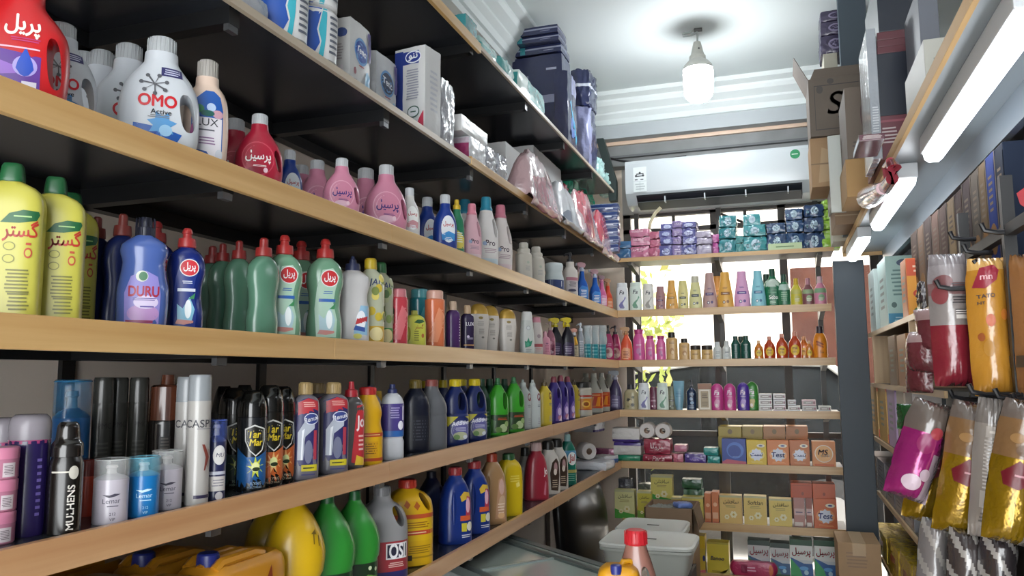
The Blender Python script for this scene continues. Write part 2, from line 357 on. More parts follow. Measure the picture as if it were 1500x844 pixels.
def softener(col, cap, win):
    pr = [('text', 'Pro', .0, .33, .15, '#3a2a3a', {'bold': .03}), ('lines', -.0, .22, .2, .07, 3, '#a78c98'), ('oval', -.09, .32, .03, .03, '#9fb2d0'), ('rect', -.14, .14, .03, .11, win)]
    return bottle('softener_bottle', [(0, .155, .115), (.02, .17, .125), (.3, .18, .13), (.48, .175, .125), (.62, .14, .11), (.74, .1, .09), (.8, .085, .08), (.82, .08, .08)], col,
                  ([(.8, .088, .085), (.83, .09, .088), (.86, .075, .075), (.97, .07, .07), (1, .06, .06)], cap), pr, 2.3, (.085, .55, .034, .135, 8))
simple('soft_pink', 'softener_bottle', 'pale pink softener bottle with pink cap', 'softener bottle', lambda: softener('#dbb0bb', '#d27f92', '#e0c8cc'))
simple('soft_teal', 'softener_bottle', 'white softener bottle with teal cap', 'softener bottle', lambda: softener('#d9d6d4', '#2d87a2', '#c4d4dc'))
simple('soft_white', 'softener_bottle', 'white softener bottle with pink cap', 'softener bottle', lambda: softener('#ddd5d2', '#c8788c', '#dcc8cc'))
simple('green_thin', 'cleaner_bottle', 'slim green bottle with yellow cap', 'cleaner bottle', lambda: bottle('cleaner_bottle', [(0, .13, .1), (.02, .14, .11), (.4, .14, .11), (.62, .12, .1), (.76, .07, .07), (.84, .06, .06)], '#2f7c5a', ([(.82, .07, .07), (.9, .068, .068), (.91, .045, .045), (1, .04, .04)], '#c9a82c'), [('poly', [(-.12, .1), (.1, .1), (.12, .3), (-.08, .45)], '#d8c85a'), ('lines', 0, .3, .15, .2, 5, '#e5efe6')], 2.4))
def white_jug():
    pr = [('lines', .03, .3, .16, .14, 4, '#a3a39f'), ('oval', .04, .46, .04, .035, '#a9b3a4')]
    return bottle('bleach_bottle', [(0, .21, .15), (.02, .225, .16), (.55, .225, .16), (.68, .215, .155), (.72, .165, .13), (.74, .16, .13), (.78, .17, .135), (.83, .16, .13), (.85, .12, .11)], '#c2bdb2',
                  ([(.84, .115, .115), (.85, .12, .12), (.98, .112, .112), (1, .1, .1)], '#bdb9b0', 2, 16), pr, 3)
simple('white_jug', 'bleach_bottle', 'plain off-white square-shouldered jug', 'bottle', white_jug)
simple('rollon', 'softener_tub', 'white waisted tub with navy lower half', 'tub', lambda: bottle('softener_tub', [(0, .33, .28), (.03, .35, .3), (.38, .35, .3), (.52, .33, .28), (.66, .28, .25), (.78, .31, .27), (.92, .32, .28), (1, .28, .24)], '#c9d4d6', None, [('rect', -.6, .6, .06, .40, '#2c3f74'), ('text', 'I', .12, .26, .03, '#d5dae4')], 2.5))
simple('lotion', 'lotion_pump', 'white lotion bottle with dark pump', 'lotion bottle', lambda: bottle('lotion_pump', [(0, .165, .12), (.02, .175, .13), (.5, .175, .13), (.6, .15, .12), (.68, .09, .09), (.78, .088, .088)], '#d2cbc4', None, [('rect', -.16, .16, .12, .40, '#c2b9bc'), ('rect', -.16, .16, .36, .43, '#b07080'), ('lines', 0, .28, .2, .12, 4, '#585060'), ('oval', -.02, .14, .1, .03, '#41405a')], 2.3, extra=[('pump', pump_mb(.77, 1, mat('#33353a', .3), .075))]))
def spray(nm, col, head, headb, lab, lines='#ffffff', shape=0, clearhead=False):
    r1 = [(0, .15, .1), (.02, .16, .11), (.3, .16, .11), (.45, .13, .1), (.55, .075, .07), (.7, .055, .055), (.76, .05, .05)] if shape == 0 else [(0, .16, .11), (.02, .17, .12), (.35, .165, .12), (.5, .15, .11), (.62, .1, .09), (.72, .055, .055), (.76, .05, .05)]
    hm = mat(head, .2, alpha=.75) if clearhead else mat(head, .3)
    return bottle(nm, r1, col, None, [('poly', [(-.13, .05), (.13, .05), (.13, .34), (-.05, .38), (-.13, .3)], lab), ('lines', .0, .18, .18, .2, 5, lines)], 2.3, extra=[('trigger_head', trigger_mb(.745, hm, mat(headb, .3), 1.12))])
simple('spray_blue', 'spray_bottle', 'bright blue trigger spray bottle', 'spray bottle', lambda: spray('spray_bottle', '#1a57b0', '#bf98a0', '#b9c0d0', '#3f86d4'))
simple('spray_pink', 'spray_bottle', 'pink trigger spray bottle', 'spray bottle', lambda: spray('spray_bottle', '#d2669a', '#9a8088', '#c47898', '#e39cc0'))
simple('spray_red', 'spray_bottle', 'orange-red trigger spray bottle', 'spray bottle', lambda: spray('spray_bottle', '#d8452c', '#b48c70', '#c88a60', '#e88050', '#f4e0c8'))
simple('spray_orange', 'spray_bottle', 'orange-red spray bottle with tan head', 'spray bottle', lambda: spray('spray_bottle', '#dc5a3a', '#c8a078', '#b98a5c', '#e4a078', '#8a3020', 1))
simple('spray_violet', 'spray_bottle', 'violet patterned spray bottle with clear head', 'spray bottle', lambda: spray('spray_bottle', '#3d3554', '#c0c4cc', '#9a9aa8', '#5b5276', '#a8a2bc', 1, True))
simple('spray_black', 'spray_bottle', 'black spray bottle with yellow trigger', 'spray bottle', lambda: spray('spray_bottle', '#1d1a26', '#dcc618', '#d3bd18', '#3a2c4e', '#a89ab8', 1))
simple('spray_yellow', 'spray_bottle', 'small black and yellow spray bottle', 'spray bottle', lambda: bottle('spray_bottle', [(0, .13, .1), (.02, .14, .11), (.3, .14, .11), (.5, .12, .1), (.7, .06, .06), (.76, .05, .05)], '#38342f', None, [('poly', [(-.12, .42), (.12, .42), (.05, .7), (-.06, .68)], '#e0a51e'), ('rect', -.12, .12, .05, .4, '#bfb59a'), ('lines', 0, .22, .2, .25, 5, '#4a4030')], 2.2, extra=[('trigger_head', trigger_mb(.745, mat('#d8a090'), mat('#cfcfd8'), 1.12))]))
def kaster(sc=1.0, col='#b8b24c', dark='#1f5a34'):
    pr = [('poly', [(-.03, .60), (.02, .66), (.1, .685), (.19, .68), (.2, .66), (.18, .62), (.08, .60)], dark), ('lines', .1, .643, .13, .02, 1, '#9cc07c'), ('text', GASTAR, .09, .55, .21, '#b03428', {'bold': .035, 'tall': 1.3}),
          ('oval', .03, .45, .036, .028, '#7c7a30'), ('oval', .03, .45, .029, .022, col), ('oval', .03, .37, .036, .028, '#7c7a30'), ('oval', .03, .37, .029, .022, col),
          ('oval', .14, .41, .024, .034, '#b04a34'), ('oval', .14, .41, .016, .022, col), ('rect', .125, .155, .46, .475, '#b04a34'), ('lines', .09, .23, .15, .16, 7, '#6c6a28'), ('lines', .1, .1, .13, .12, 5, '#6c6a28'), ('rect', -.15, -.08, .70, .715, '#a7a234')]
    return bottle('dish_soap_bottle', [(0, .2, .11), (.012, .21, .12), (.72, .21, .12), (.79, .195, .113), (.84, .15, .1), (.87, .085, .085), (.88, .06, .06)], col,
                  ([(.87, .062, .062), (.885, .075, .07), (.98, .066, .06), (1, .055, .05)], mat(dark, .35), 3), pr, 4, scoop=(-.11, .35, .05, .23, .045))
simple('kaster', 'dish_soap_bottle', 'tall yellow dish soap bottle with green cap', 'dish soap bottle', kaster)
def kaster_short():
    pr = [('poly', [(-.05, .66), (.05, .74), (.2, .74), (.26, .68), (.1, .63)], '#234f2c'), ('text', GASTAR, .1, .54, .24, '#8a3a28', {'bold': .03, 'tall': 1.3}), ('lines', .02, .3, .15, .3, 5, '#70702c'), ('oval', .2, .3, .04, .06, '#a05a34')]
    return bottle('dish_soap_bottle', [(0, .30, .17), (.02, .32, .18), (.6, .32, .18), (.76, .28, .17), (.85, .18, .14), (.88, .1, .1)], '#b7b84a', ([(.87, .09, .09), (.98, .085, .08), (1, .07, .07)], '#93963c', 3), pr, 3.2, scoop=(-.2, .35, .06, .2, .06))
simple('kaster_short', 'dish_soap_bottle', 'short yellow-green jug before the tall bottles', 'dish soap bottle', kaster_short)
WAVE = [(0, .15, .1), (.015, .17, .115), (.13, .172, .115), (.33, .148, .105), (.43, .152, .105), (.58, .178, .115), (.68, .168, .11), (.76, .125, .1), (.80, .075, .075), (.82, .06, .06)]
def pril(col, cap, lab, circ='#c02c30', mid='#2f5fa8', low='#a7c4cc', ptxt=W_):
    pr = [('poly', [(-.09, .03), (.1, .03), (.11, .2), (.07, .36), (.09, .5), (.13, .62), (.06, .7), (-.04, .68), (-.09, .5), (-.11, .3)], lab),
          ('oval', .03, .60, .088, .085, '#e8e8e8'), ('oval', .03, .60, .08, .077, circ), ('text', PRIL, .03, .605, .11, ptxt, {'bold': .04, 'tall': 1.4}),
          ('rect', -.07, .09, .37, .40, mid), ('lines', .02, .46, .1, .035, 2, mid), ('poly', [(-.06, .08), (.06, .06), (.09, .2), (.04, .32), (-.02, .2), (-.07, .25)], low), ('oval', .03, .2, .03, .09, '#e8eef0'), ('poly', [(-.08, .06), (0, .05), (.08, .07), (.08, .09), (-.06, .1)], '#c2837c'), ('poly', [(.03, .3), (.09, .36), (.08, .30)], '#3f8a58')]
    return bottle('dish_soap_bottle', WAVE, col, ([(.80, .07, .07), (.81, .085, .085), (.895, .078, .078), (.9, .045, .045), (.94, .04, .04), (.945, .05, .05), (.985, .042, .042), (1, .028, .028)], mat(cap, .35)), pr, 2.25, rough=.22)
simple('pril_green', 'dish_soap_bottle', 'pale green wavy dish soap bottle', 'dish soap bottle', lambda: pril(mat('#6f9a7e', .2, coat=.4), '#a32a28', '#a9c8b4'))
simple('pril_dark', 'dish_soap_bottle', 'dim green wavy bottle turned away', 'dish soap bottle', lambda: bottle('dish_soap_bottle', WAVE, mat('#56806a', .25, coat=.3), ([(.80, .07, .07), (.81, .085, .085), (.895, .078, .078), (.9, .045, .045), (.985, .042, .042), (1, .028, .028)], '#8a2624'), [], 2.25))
simple('pril_navy', 'dish_soap_bottle', 'navy wavy dish soap bottle with red circle', 'dish soap bottle', lambda: pril('#18286e', '#a03030', '#20347e', '#c8303a', '#d8dce8', '#7fb4cc'))
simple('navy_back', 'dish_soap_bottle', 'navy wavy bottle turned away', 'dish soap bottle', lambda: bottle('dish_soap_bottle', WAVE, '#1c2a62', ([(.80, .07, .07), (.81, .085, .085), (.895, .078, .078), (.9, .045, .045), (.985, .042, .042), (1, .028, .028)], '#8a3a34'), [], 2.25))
def duru():
    pr = [('poly', [(-.13, .03), (.15, .03), (.16, .3), (.13, .45), (.03, .5), (-.09, .45), (-.14, .3)], '#8d84c8'), ('oval', .02, .12, .13, .08, '#b48cc0'), ('oval', .04, .22, .1, .06, '#d6c8e4'), ('rect', -.12, .1, .035, .06, '#8a3058'),
          ('oval', 0.0, .45, .05, .05, '#d8dcd0'), ('oval', 0.01, .45, .035, .04, '#4c7c5c'), ('text', 'DURU', .02, .315, .25, '#a82a40', {'bold': .05, 'tall': 1.4}), ('lines', .03, .245, .2, .03, 2, '#4a3a8c'), ('lines', .05, .18, .14, .03, 1, '#5a4a9c')]
    return bottle('dish_soap_bottle', [(0, .19, .13), (.015, .205, .14), (.3, .215, .145), (.5, .185, .13), (.58, .175, .125), (.68, .2, .135), (.74, .19, .13), (.80, .12, .1), (.83, .075, .075)], mat('#4a62a4', .2, coat=.3), ([(.82, .08, .08), (.9, .08, .08), (.91, .055, .055), (.97, .055, .055), (1, .04, .04)], '#1e2030', 2, 14), pr, 2.25)
simple('duru', 'dish_soap_bottle', 'translucent blue-violet wavy bottle with dark cap', 'dish soap bottle', duru)
simple('round_white', 'cleaner_bottle', 'white round-shouldered bottle with navy cap', 'cleaner bottle', lambda: bottle('cleaner_bottle', [(0, .185, .14), (.02, .195, .15), (.38, .195, .15), (.5, .17, .135), (.55, .172, .135), (.68, .2, .15), (.76, .18, .14), (.82, .1, .09), (.84, .075, .075)], '#c4c2c2', ([(.83, .09, .09), (.91, .08, .08), (.915, .045, .045), (.96, .04, .04), (.965, .03, .03), (1, .02, .02)], '#2a3050'), [('poly', [(-.02, .1), (.16, .08), (.18, .42), (.06, .42)], '#8fb8d4'), ('oval', .07, .25, .06, .11, '#e9ecf2'), ('poly', [(.0, .2), (.15, .24), (.16, .3), (.02, .27)], '#b8383e'), ('poly', [(-.02, .14), (.12, .12), (.12, .17), (0, .19)], '#38559a'), ('oval', .03, .07, .05, .03, '#c8c46a')], 2.4))
def lemon(capc, fr, low):
    pr = [('rect', -.3, .3, .02, .2, low), ('oval', .05, .11, .09, .08, '#e4d6a0'), ('text', 'JAL', .03, .70, .16, '#2a3a6a', {'bold': .03, 'shear': .2})]
    rr = random.Random(5)
    for i in range(26): x, z = rr.uniform(-.28, .28), rr.uniform(.24, .78); pr.append(('oval', x, z, .045, .05, fr[i % 3]))
    return bottle('cleaner_bottle', [(0, .15, .12), (.02, .165, .13), (.7, .165, .13), (.8, .13, .11), (.86, .07, .07), (.88, .06, .06)], mat('#b9bda4', .15, coat=.5), ([(.87, .075, .075), (.98, .07, .07), (1, .055, .055)], capc), pr, 2.3)
simple('lemon', 'cleaner_bottle', 'clear bottle patterned with lemons, yellow cap', 'cleaner bottle', lambda: lemon('#b8a028', ['#c9b13a', '#d8c86a', '#7d8a4a'], '#c8a02a'))
simple('lime', 'cleaner_bottle', 'clear bottle patterned with leaves, green cap', 'cleaner bottle', lambda: lemon('#2f6a3c', ['#8aa060', '#b4b890', '#5d7a4c'], '#3a8a3a'))
def cylinder(col, cap, stripe):
    pr = [('poly', [(-.2, .1), (.0, .1), (.16, .55), (.02, .7)], stripe), ('lines', .05, .5, .12, .35, 7, stripe)]
    return bottle('shower_bottle', [(0, .155, .14), (.015, .17, .15), (.8, .17, .15), (.84, .165, .147), (.85, .15, .14)], mat(col, .25, coat=.3), ([(.845, .15, .14), (.985, .145, .135), (1, .13, .12)], mat(cap, .2, alpha=.85)), pr, 2.4)
simple('cyl_red', 'shower_bottle', 'coral red cylindrical bottle', 'shower bottle', lambda: cylinder('#b83c48', '#c87880', '#cc6a70'))
simple('cyl_teal', 'shower_bottle', 'teal cylindrical bottle behind the short jug', 'shower bottle', lambda: cylinder('#1f7f8c', '#58a8b0', '#3f9aa4'))
simple('cyl_orange', 'shower_bottle', 'orange cylindrical bottle', 'shower bottle', lambda: cylinder('#d2714a', '#d8a898', '#dc8c66'))
def narrowcap(col, cap, pr, w=.155):
    return bottle('shampoo_bottle', [(0, w-.01, .11), (.015, w, .12), (.68, w, .12), (.75, w*.93, .112), (.81, w*.55, .075), (.82, w*.42, .062)], mat(col, .25), ([(.81, .075, .075), (.82, .082, .082), (.98, .078, .078), (1, .068, .068)], cap), pr, 2.3)
simple('purple_sh', 'shampoo_bottle', 'plain purple shampoo bottle with beige cap', 'shampoo bottle', lambda: narrowcap('#46285c', '#bda48c', [('lines', .12, .4, .05, .5, 9, '#a08cac')]))
simple('lux_sh', 'shampoo_bottle', 'dark violet shampoo bottle with white lettering', 'shampoo bottle', lambda: narrowcap('#2e2444', '#b49878', [('text', 'LUX', .03, .58, .2, '#e4e0e8', {'bold': .0}), ('oval', -.02, .3, .03, .03, '#d4c8e0'), ('lines', .03, .26, .16, .05, 2, '#b8b0c4'), ('rect', -.12, .13, .1, .13, '#b98c5c')]))
def dove():
    pr = [('oval', .0, .70, .05, .028, '#8a7840'), ('lines', .0, .58, .16, .1, 4, '#98948e'), ('lines', .02, .42, .13, .12, 5, '#8a8680'), ('oval', .05, .3, .03, .02, '#7a7870')]
    return bottle('conditioner_bottle', [(0, .15, .1), (.01, .16, .11), (.2, .175, .115), (.45, .205, .13), (.65, .215, .135), (.78, .205, .13)], '#c9c3bc', ([(.775, .204, .129), (.86, .19, .12), (.94, .15, .1), (.985, .1, .07), (1, .05, .04)], mat('#b99440', .3, .3)), pr, 2.4)
simple('dove', 'conditioner_bottle', 'white oval bottle with golden domed top', 'conditioner bottle', dove)
simple('hs', 'shampoo_bottle', 'white tapered shampoo bottle with green leaf', 'shampoo bottle', lambda: bottle('shampoo_bottle', [(0, .165, .115), (.02, .175, .125), (.4, .17, .12), (.7, .145, .11), (.8, .135, .105)], '#c4c8c4', ([(.795, .136, .106), (.97, .12, .095), (1, .1, .08)], '#d2d2d0'), [('poly', [(-.08, .16), (.06, .2), (.1, .33), (.03, .3), (.0, .4), (-.04, .3), (-.09, .32)], '#2c8a6a'), ('oval', -.02, .24, .04, .05, '#4ba888'), ('oval', 0, .62, .05, .05, '#a4acb0'), ('oval', 0, .62, .035, .035, '#d0d4d4'), ('lines', .0, .1, .16, .06, 2, '#8a9494')], 2.4))
simple('white_pink', 'shampoo_bottle', 'white shampoo bottle with pink top', 'shampoo bottle', lambda: bottle('shampoo_bottle', [(0, .16, .11), (.02, .17, .12), (.6, .16, .115), (.8, .13, .1), (.86, .12, .1)], '#c4bcb8', ([(.855, .12, .1), (.98, .11, .09), (1, .09, .08)], '#c48090'), [('rect', -.14, .16, .22, .3, '#a04a50'), ('lines', .02, .15, .2, .1, 3, '#c08a88'), ('oval', .03, .5, .05, .05, '#9a8a90')], 2.4))
simple('pink_small', 'shampoo_bottle', 'small pink bottle with narrow neck', 'shampoo bottle', lambda: bottle('shampoo_bottle', [(0, .2, .14), (.02, .215, .15), (.6, .21, .15), (.72, .17, .13), (.78, .1, .1)], '#cf8ea0', ([(.77, .085, .085), (.98, .075, .075), (1, .06, .06)], '#d49ca8'), [('lines', .03, .3, .18, .3, 5, '#b06a80'), ('oval', .03, .5, .06, .03, '#8a5a7a')], 2.4))
simple('pump_pink', 'pump_bottle', 'clear pink flowery pump bottle', 'pump bottle', lambda: bottle('pump_bottle', [(0, .13, .11), (.02, .14, .12), (.5, .135, .115), (.64, .1, .09), (.72, .06, .06), (.76, .055, .055)], mat('#b9788c', .2, coat=.3), None, [('oval', -.03, .15, .07, .05, '#d8b8c4'), ('oval', .06, .3, .06, .06, '#8a3a5c'), ('oval', -.05, .4, .06, .05, '#d6a0b4'), ('oval', .05, .5, .05, .05, '#c87c98'), ('oval', .02, .22, .04, .05, '#70304c')], 2.2, extra=[('pump', pump_mb(.75, 1, mat('#c8b0a8', .25), .07))]))
simple('pump_clear', 'pump_bottle', 'slim clear pump bottle', 'pump bottle', lambda: bottle('pump_bottle', [(0, .09, .08), (.02, .1, .09), (.55, .1, .09), (.7, .06, .06), (.78, .05, .05)], mat('#8d949c', .15, coat=.5), None, [('lines', 0, .3, .12, .4, 8, '#c4c8d0')], 2.2, extra=[('pump', pump_mb(.77, 1, mat('#c4cad4', .25), .06))]))
simple('pump_magenta', 'pump_bottle', 'magenta pump bottle with black pump', 'pump bottle', lambda: bottle('pump_bottle', [(0, .15, .11), (.02, .16, .12), (.35, .155, .115), (.55, .12, .1), (.68, .1, .09), (.76, .06, .06)], mat('#a42a60', .25), None, [('oval', 0, .22, .11, .15, '#c8a4a4'), ('oval', -.04, .26, .05, .06, '#8a4a4c'), ('oval', .05, .16, .05, .05, '#e0d4c8'), ('lines', .02, .45, .12, .08, 2, '#e0a0c0')], 2.3, extra=[('pump', pump_mb(.75, 1, mat('#241c24', .3), .065))]))
simple('aqua_bag', 'bagged_bottle', 'aqua bottle wrapped in a clear bag', 'bottle', lambda: bottle('bagged_bottle', [(0, .14, .12), (.02, .15, .13), (.5, .15, .13), (.58, .13, .11), (.7, .06, .06), (.85, .05, .05)], mat('#2a8a96', .2, coat=.4), None, [('lines', 0, .3, .2, .4, 4, '#5db0b8')], 2.2, extra=[('plastic_bag', (lambda b: (b.loft([(.45, .17, .15), (.6, .175, .155), (.75, .16, .14), (.88, .165, .15), (.95, .175, .16), (1, .16, .14)], 2.3, WRAP('dde4e6', .55), 20, 12), b)[1])(MB()))]))
# -------- aerosols
def aerosol(nm, col, prints, dome, capkind, capcol, w=.15, zc=.76, n=2.0, metal=0):
    b = [(0, w*.97, w*.97), (.01, w, w), (zc-.06, w, w)]
    ex = []
    if capkind == 'clear':
        b += [(zc-.05, w*.96, w*.96), (zc-.015, w*.72, w*.72), (zc+.0, w*.5, w*.5), (zc+.015, w*.4, w*.4)]
        noz = MB(); noz.loft([(zc+.01, w*.3, w*.3), (zc+.1, w*.26, w*.26), (zc+.11, w*.36, w*.36), (zc+.15, w*.3, w*.3)], 2, mat(dome, .3), 14, 6); ex.append(('nozzle', noz))
        c = MB(); c.loft([(zc-.06, w*1.005, w*1.005), (.985, w*1.0, w*1.0), (1, w*.93, w*.93)], 2, CLEAR(capcol, .34), 28, 8); c.tube([(w*math.cos(q), w*math.sin(q), .985) for q in np.linspace(0, 2*PI, 29)], .006, CLEAR(capcol, .8), 5); ex.append(('cap', c))
    else:
        b += [(zc-.05, w*.97, w*.97)]
        c = MB(); c.loft(capkind(w, zc), 2, mat(capcol, .25, coat=.2), 28, 12); ex.append(('cap', c))
    return bottle(nm, b, mat(col, .28, metal, coat=.3), None, prints, n, extra=ex)
def cyl_cap(w, z): return [(z-.055, w*.99, w*.99), (z+.0, w*.99, w*.99), (.985, w*.97, w*.97), (1, w*.9, w*.9)]
def dome_cap(w, z): return [(z-.055, w*.98, w*.98), (z+.02, w*.95, w*.95), (z+.12, w*.75, w*.75), (.98, w*.55, w*.55), (1, w*.4, w*.4)]
def step_cap(w, z): return [(z-.055, w*1.0, w*1.0), (z+.04, w*.95, w*.95), (z+.06, w*.78, w*.78), (.93, w*.72, w*.72), (.98, w*.6, w*.6), (1, w*.45, w*.45)]
def lemar(c, tc, cc): return aerosol('spray_can', c, [('text', 'Lemar', .04, .36, .26, tc, {'bold': .0}), ('poly', [(-.1, .46), (-.02, .44), (.08, .47), (.17, .46), (.1, .43), (0, .41)], tc), ('lines', .06, .28, .2, .03, 1, tc), ('text', '212', .06, .16, .09, tc), ('text', 'VIP', .06, .08, .08, tc)], '#c6c2c0', 'clear', cc, .255, .74)
simple('lemar_white', 'spray_can', 'short white spray can under a clear lid', 'spray can', lambda: lemar('#b8b2bc', '#3c3848', 'dadcdc'))
simple('lemar_blue', 'spray_can', 'short blue spray can under a clear lid', 'spray can', lambda: lemar('#1a72b4', '#bfe0f0', '7fc4dc'))
simple('blue_can', 'spray_can', 'tall blue spray can under a blue lid', 'spray can', lambda: aerosol('spray_can', '#1560a0', [('lines', .05, .3, .15, .3, 5, '#4a8cc0')], '#5a8aa8', 'clear', '4a90c0', .155, .76))
simple('purple_can', 'spray_can', 'deep purple can with frosted domed lid', 'spray can', lambda: bottle('spray_can', [(0, .18, .18), (.01, .185, .185), (.78, .185, .185), (.8, .175, .175), (.82, .13, .13)], mat('#271c50', .25, coat=.3), ([(.79, .186, .186), (.9, .186, .186), (.97, .17, .17), (1, .135, .135)], mat('#9a949c', .25, alpha=.8)), [('rect', -.7, .7, .76, .79, '#a03a6c'), ('lines', .1, .4, .05, .5, 9, '#6a5aa0')], 2))
simple('mulhens', 'deodorant_bottle', 'black body spray bottle with white sideways lettering', 'deodorant bottle', lambda: bottle('deodorant_bottle', [(0, .14, .13), (.01, .15, .14), (.62, .15, .14), (.68, .13, .125), (.70, .125, .12)], mat('#15120f', .25, coat=.3), ([(.69, .145, .135), (.8, .14, .13), (.84, .11, .1), (.97, .095, .09), (1, .07, .07)], mat('#1a1715', .18, coat=.5)), [('text', 'MULHENS', .085, .24, .40, '#d8d4cc', {'bold': .04, 'rot': 90}), ('oval', .1, .55, .045, .06, '#bdb9ae'), ('rect', -.1, .1, .55, .565, '#bdb9ae')], 2.2))
simple('orange_can', 'spray_can', 'orange can half hidden behind the black one', 'spray can', lambda: aerosol('spray_can', '#b8402a', [], '#8a2a20', cyl_cap, '#7a2820', .2, .76))
def caspian(c, t): return aerosol('hairspray_can', c, [('text', 'CASPIAN', .06, .62, .33, t, {'bold': .02}), ('poly', [(.03, .46), (.05, .46), (.10, .36), (.06, .26), (.05, .26), (.085, .36)], '#7a3a30'), ('poly', [(.08, .42), (.1, .42), (.13, .36), (.09, .28), (.08, .29), (.11, .36)], '#9a8a88'), ('rect', -.02, .15, .05, .075, '#2e2a48'), ('lines', .05, .58, .16, .015, 1, '#7a7a80')], '#b8bcc0', cyl_cap, '#8d9296', .088, .85)
simple('caspian', 'hairspray_can', 'slim silver-white hairspray can', 'hairspray can', lambda: caspian('#a9a6a2', '#3a3a40'))
simple('slim_dark', 'hairspray_can', 'slim dark grey hairspray can', 'hairspray can', lambda: aerosol('hairspray_can', '#33332e', [('text', 'PMC', .02, .62, .12, '#14140f'), ('lines', .0, .4, .12, .2, 6, '#4a4a44')], '#2a2a28', cyl_cap, '#3c3c38', .088, .85))
simple('brown_pump', 'pump_bottle', 'black bottle with bronze translucent cap', 'hair oil bottle', lambda: bottle('pump_bottle', [(0, .16, .14), (.01, .165, .145), (.62, .165, .145), (.63, .16, .14)], mat('#1c1816', .2, coat=.5), ([(.625, .162, .142), (.9, .155, .135), (.915, .13, .12), (.92, .07, .07), (1, .06, .06)], mat('#5c3424', .15, coat=.5)), [('rect', -.08, .02, .3, .5, '#24201e'), ('lines', -.03, .42, .08, .15, 6, '#58524c'), ('rect', -.03, .06, .12, .17, '#c2bcb0'), ('lines', .015, .145, .07, .04, 5, '#3a3630'), ('rect', .11, .13, .03, .6, '#6e5c4e')], 2.2))
def nivea(): return aerosol('deodorant_can', '#23284e', [('oval', .04, .56, .08, .12, '#d6d4d2'), ('text', 'MU', .05, .56, .1, '#3a3e58', {'shear': .2}), ('rect', -.1, .14, .12, .3, '#c9c5c2'), ('rect', -.1, .14, .32, .36, '#b9bcc8'), ('lines', .04, .22, .16, .1, 3, '#8a8890'), ('oval', .05, .06, .05, .05, '#c4c0c4')], '#c4c4c8', 'clear', '4a60b0', .125, .78)
simple('nivea', 'deodorant_can', 'small navy and white deodorant can', 'deodorant can', nivea)
def tarmar(col, burst, low, bcol):
    pr = [('poly', [(-.2, .0), (.2, .0), (.2, .40), (.06, .34), (-.06, .34), (-.2, .44)], low), ('star', .04, .24, .05, .11, 9, burst), ('oval', .04, .24, .045, .05, '#e0e4a0'), ('oval', .05, .22, .045, .02, '#2e3a22'),
          ('poly', [(-.09, .62), (.02, .66), (.15, .62), (.155, .5), (.12, .40), (.04, .345), (-.03, .4), (-.085, .5)], '#c9c9c6'), ('poly', [(-.075, .61), (.02, .645), (.135, .61), (.14, .5), (.11, .41), (.04, .36), (-.025, .41), (-.07, .5)], '#14150f'),
          ('text', 'Tar', .02, .565, .15, '#d8c030', {'bold': .05, 'shear': .15}), ('text', 'Mar', .045, .485, .15, '#d8c030', {'bold': .05, 'shear': .15}), ('text', 'FLYING', .05, .08, .13, bcol, {'bold': .02}), ('text', 'INSECT KILLER', .04, .045, .17, bcol, {'bold': .02})]
    ex = MB(); ex.loft([(.735, .17, .17), (.8, .168, .168), (.88, .155, .155), (.94, .125, .125), (.985, .1, .1), (1, .07, .07)], 2, mat('#141412', .15, coat=.6), 28, 12)
    ex.tube([(.06, -.14, .84), (.09, -.13, .9), (.1, -.1, .95), (.08, -.05, .985)], .012, mat('#22221f', .2), 6)
    return bottle('insecticide_can', [(0, .167, .167), (.01, .172, .172), (.7, .172, .172), (.73, .168, .168), (.74, .15, .15)], mat(col, .25, coat=.3), None, pr, 2, extra=[('cap', ex)])
simple('tar_blue', 'insecticide_can', 'black and blue shield-marked insecticide can', 'insecticide can', lambda: tarmar('#15181c', '#c4cc3a', '#1a5590', '#b0c8e0'))
simple('tar_dark', 'insecticide_can', 'black and dark green insecticide can', 'insecticide can', lambda: tarmar('#17190f', '#8a9a34', '#2a3c34', '#8aa08a'))
simple('tar_orange', 'insecticide_can', 'black and orange insecticide can', 'insecticide can', lambda: tarmar('#17140f', '#e6b070', '#c4602a', '#ecd8b8'))
simple('tar_back', 'insecticide_can', 'plain black insecticide can at the back', 'insecticide can', lambda: bottle('insecticide_can', [(0, .145, .145), (.01, .15, .15), (.73, .15, .15)], mat('#191a18', .25, coat=.3), ([(.725, .148, .148), (.8, .13, .13), (.93, .1, .1), (1, .07, .07)], mat('#141412', .2, coat=.5)), [], 2))
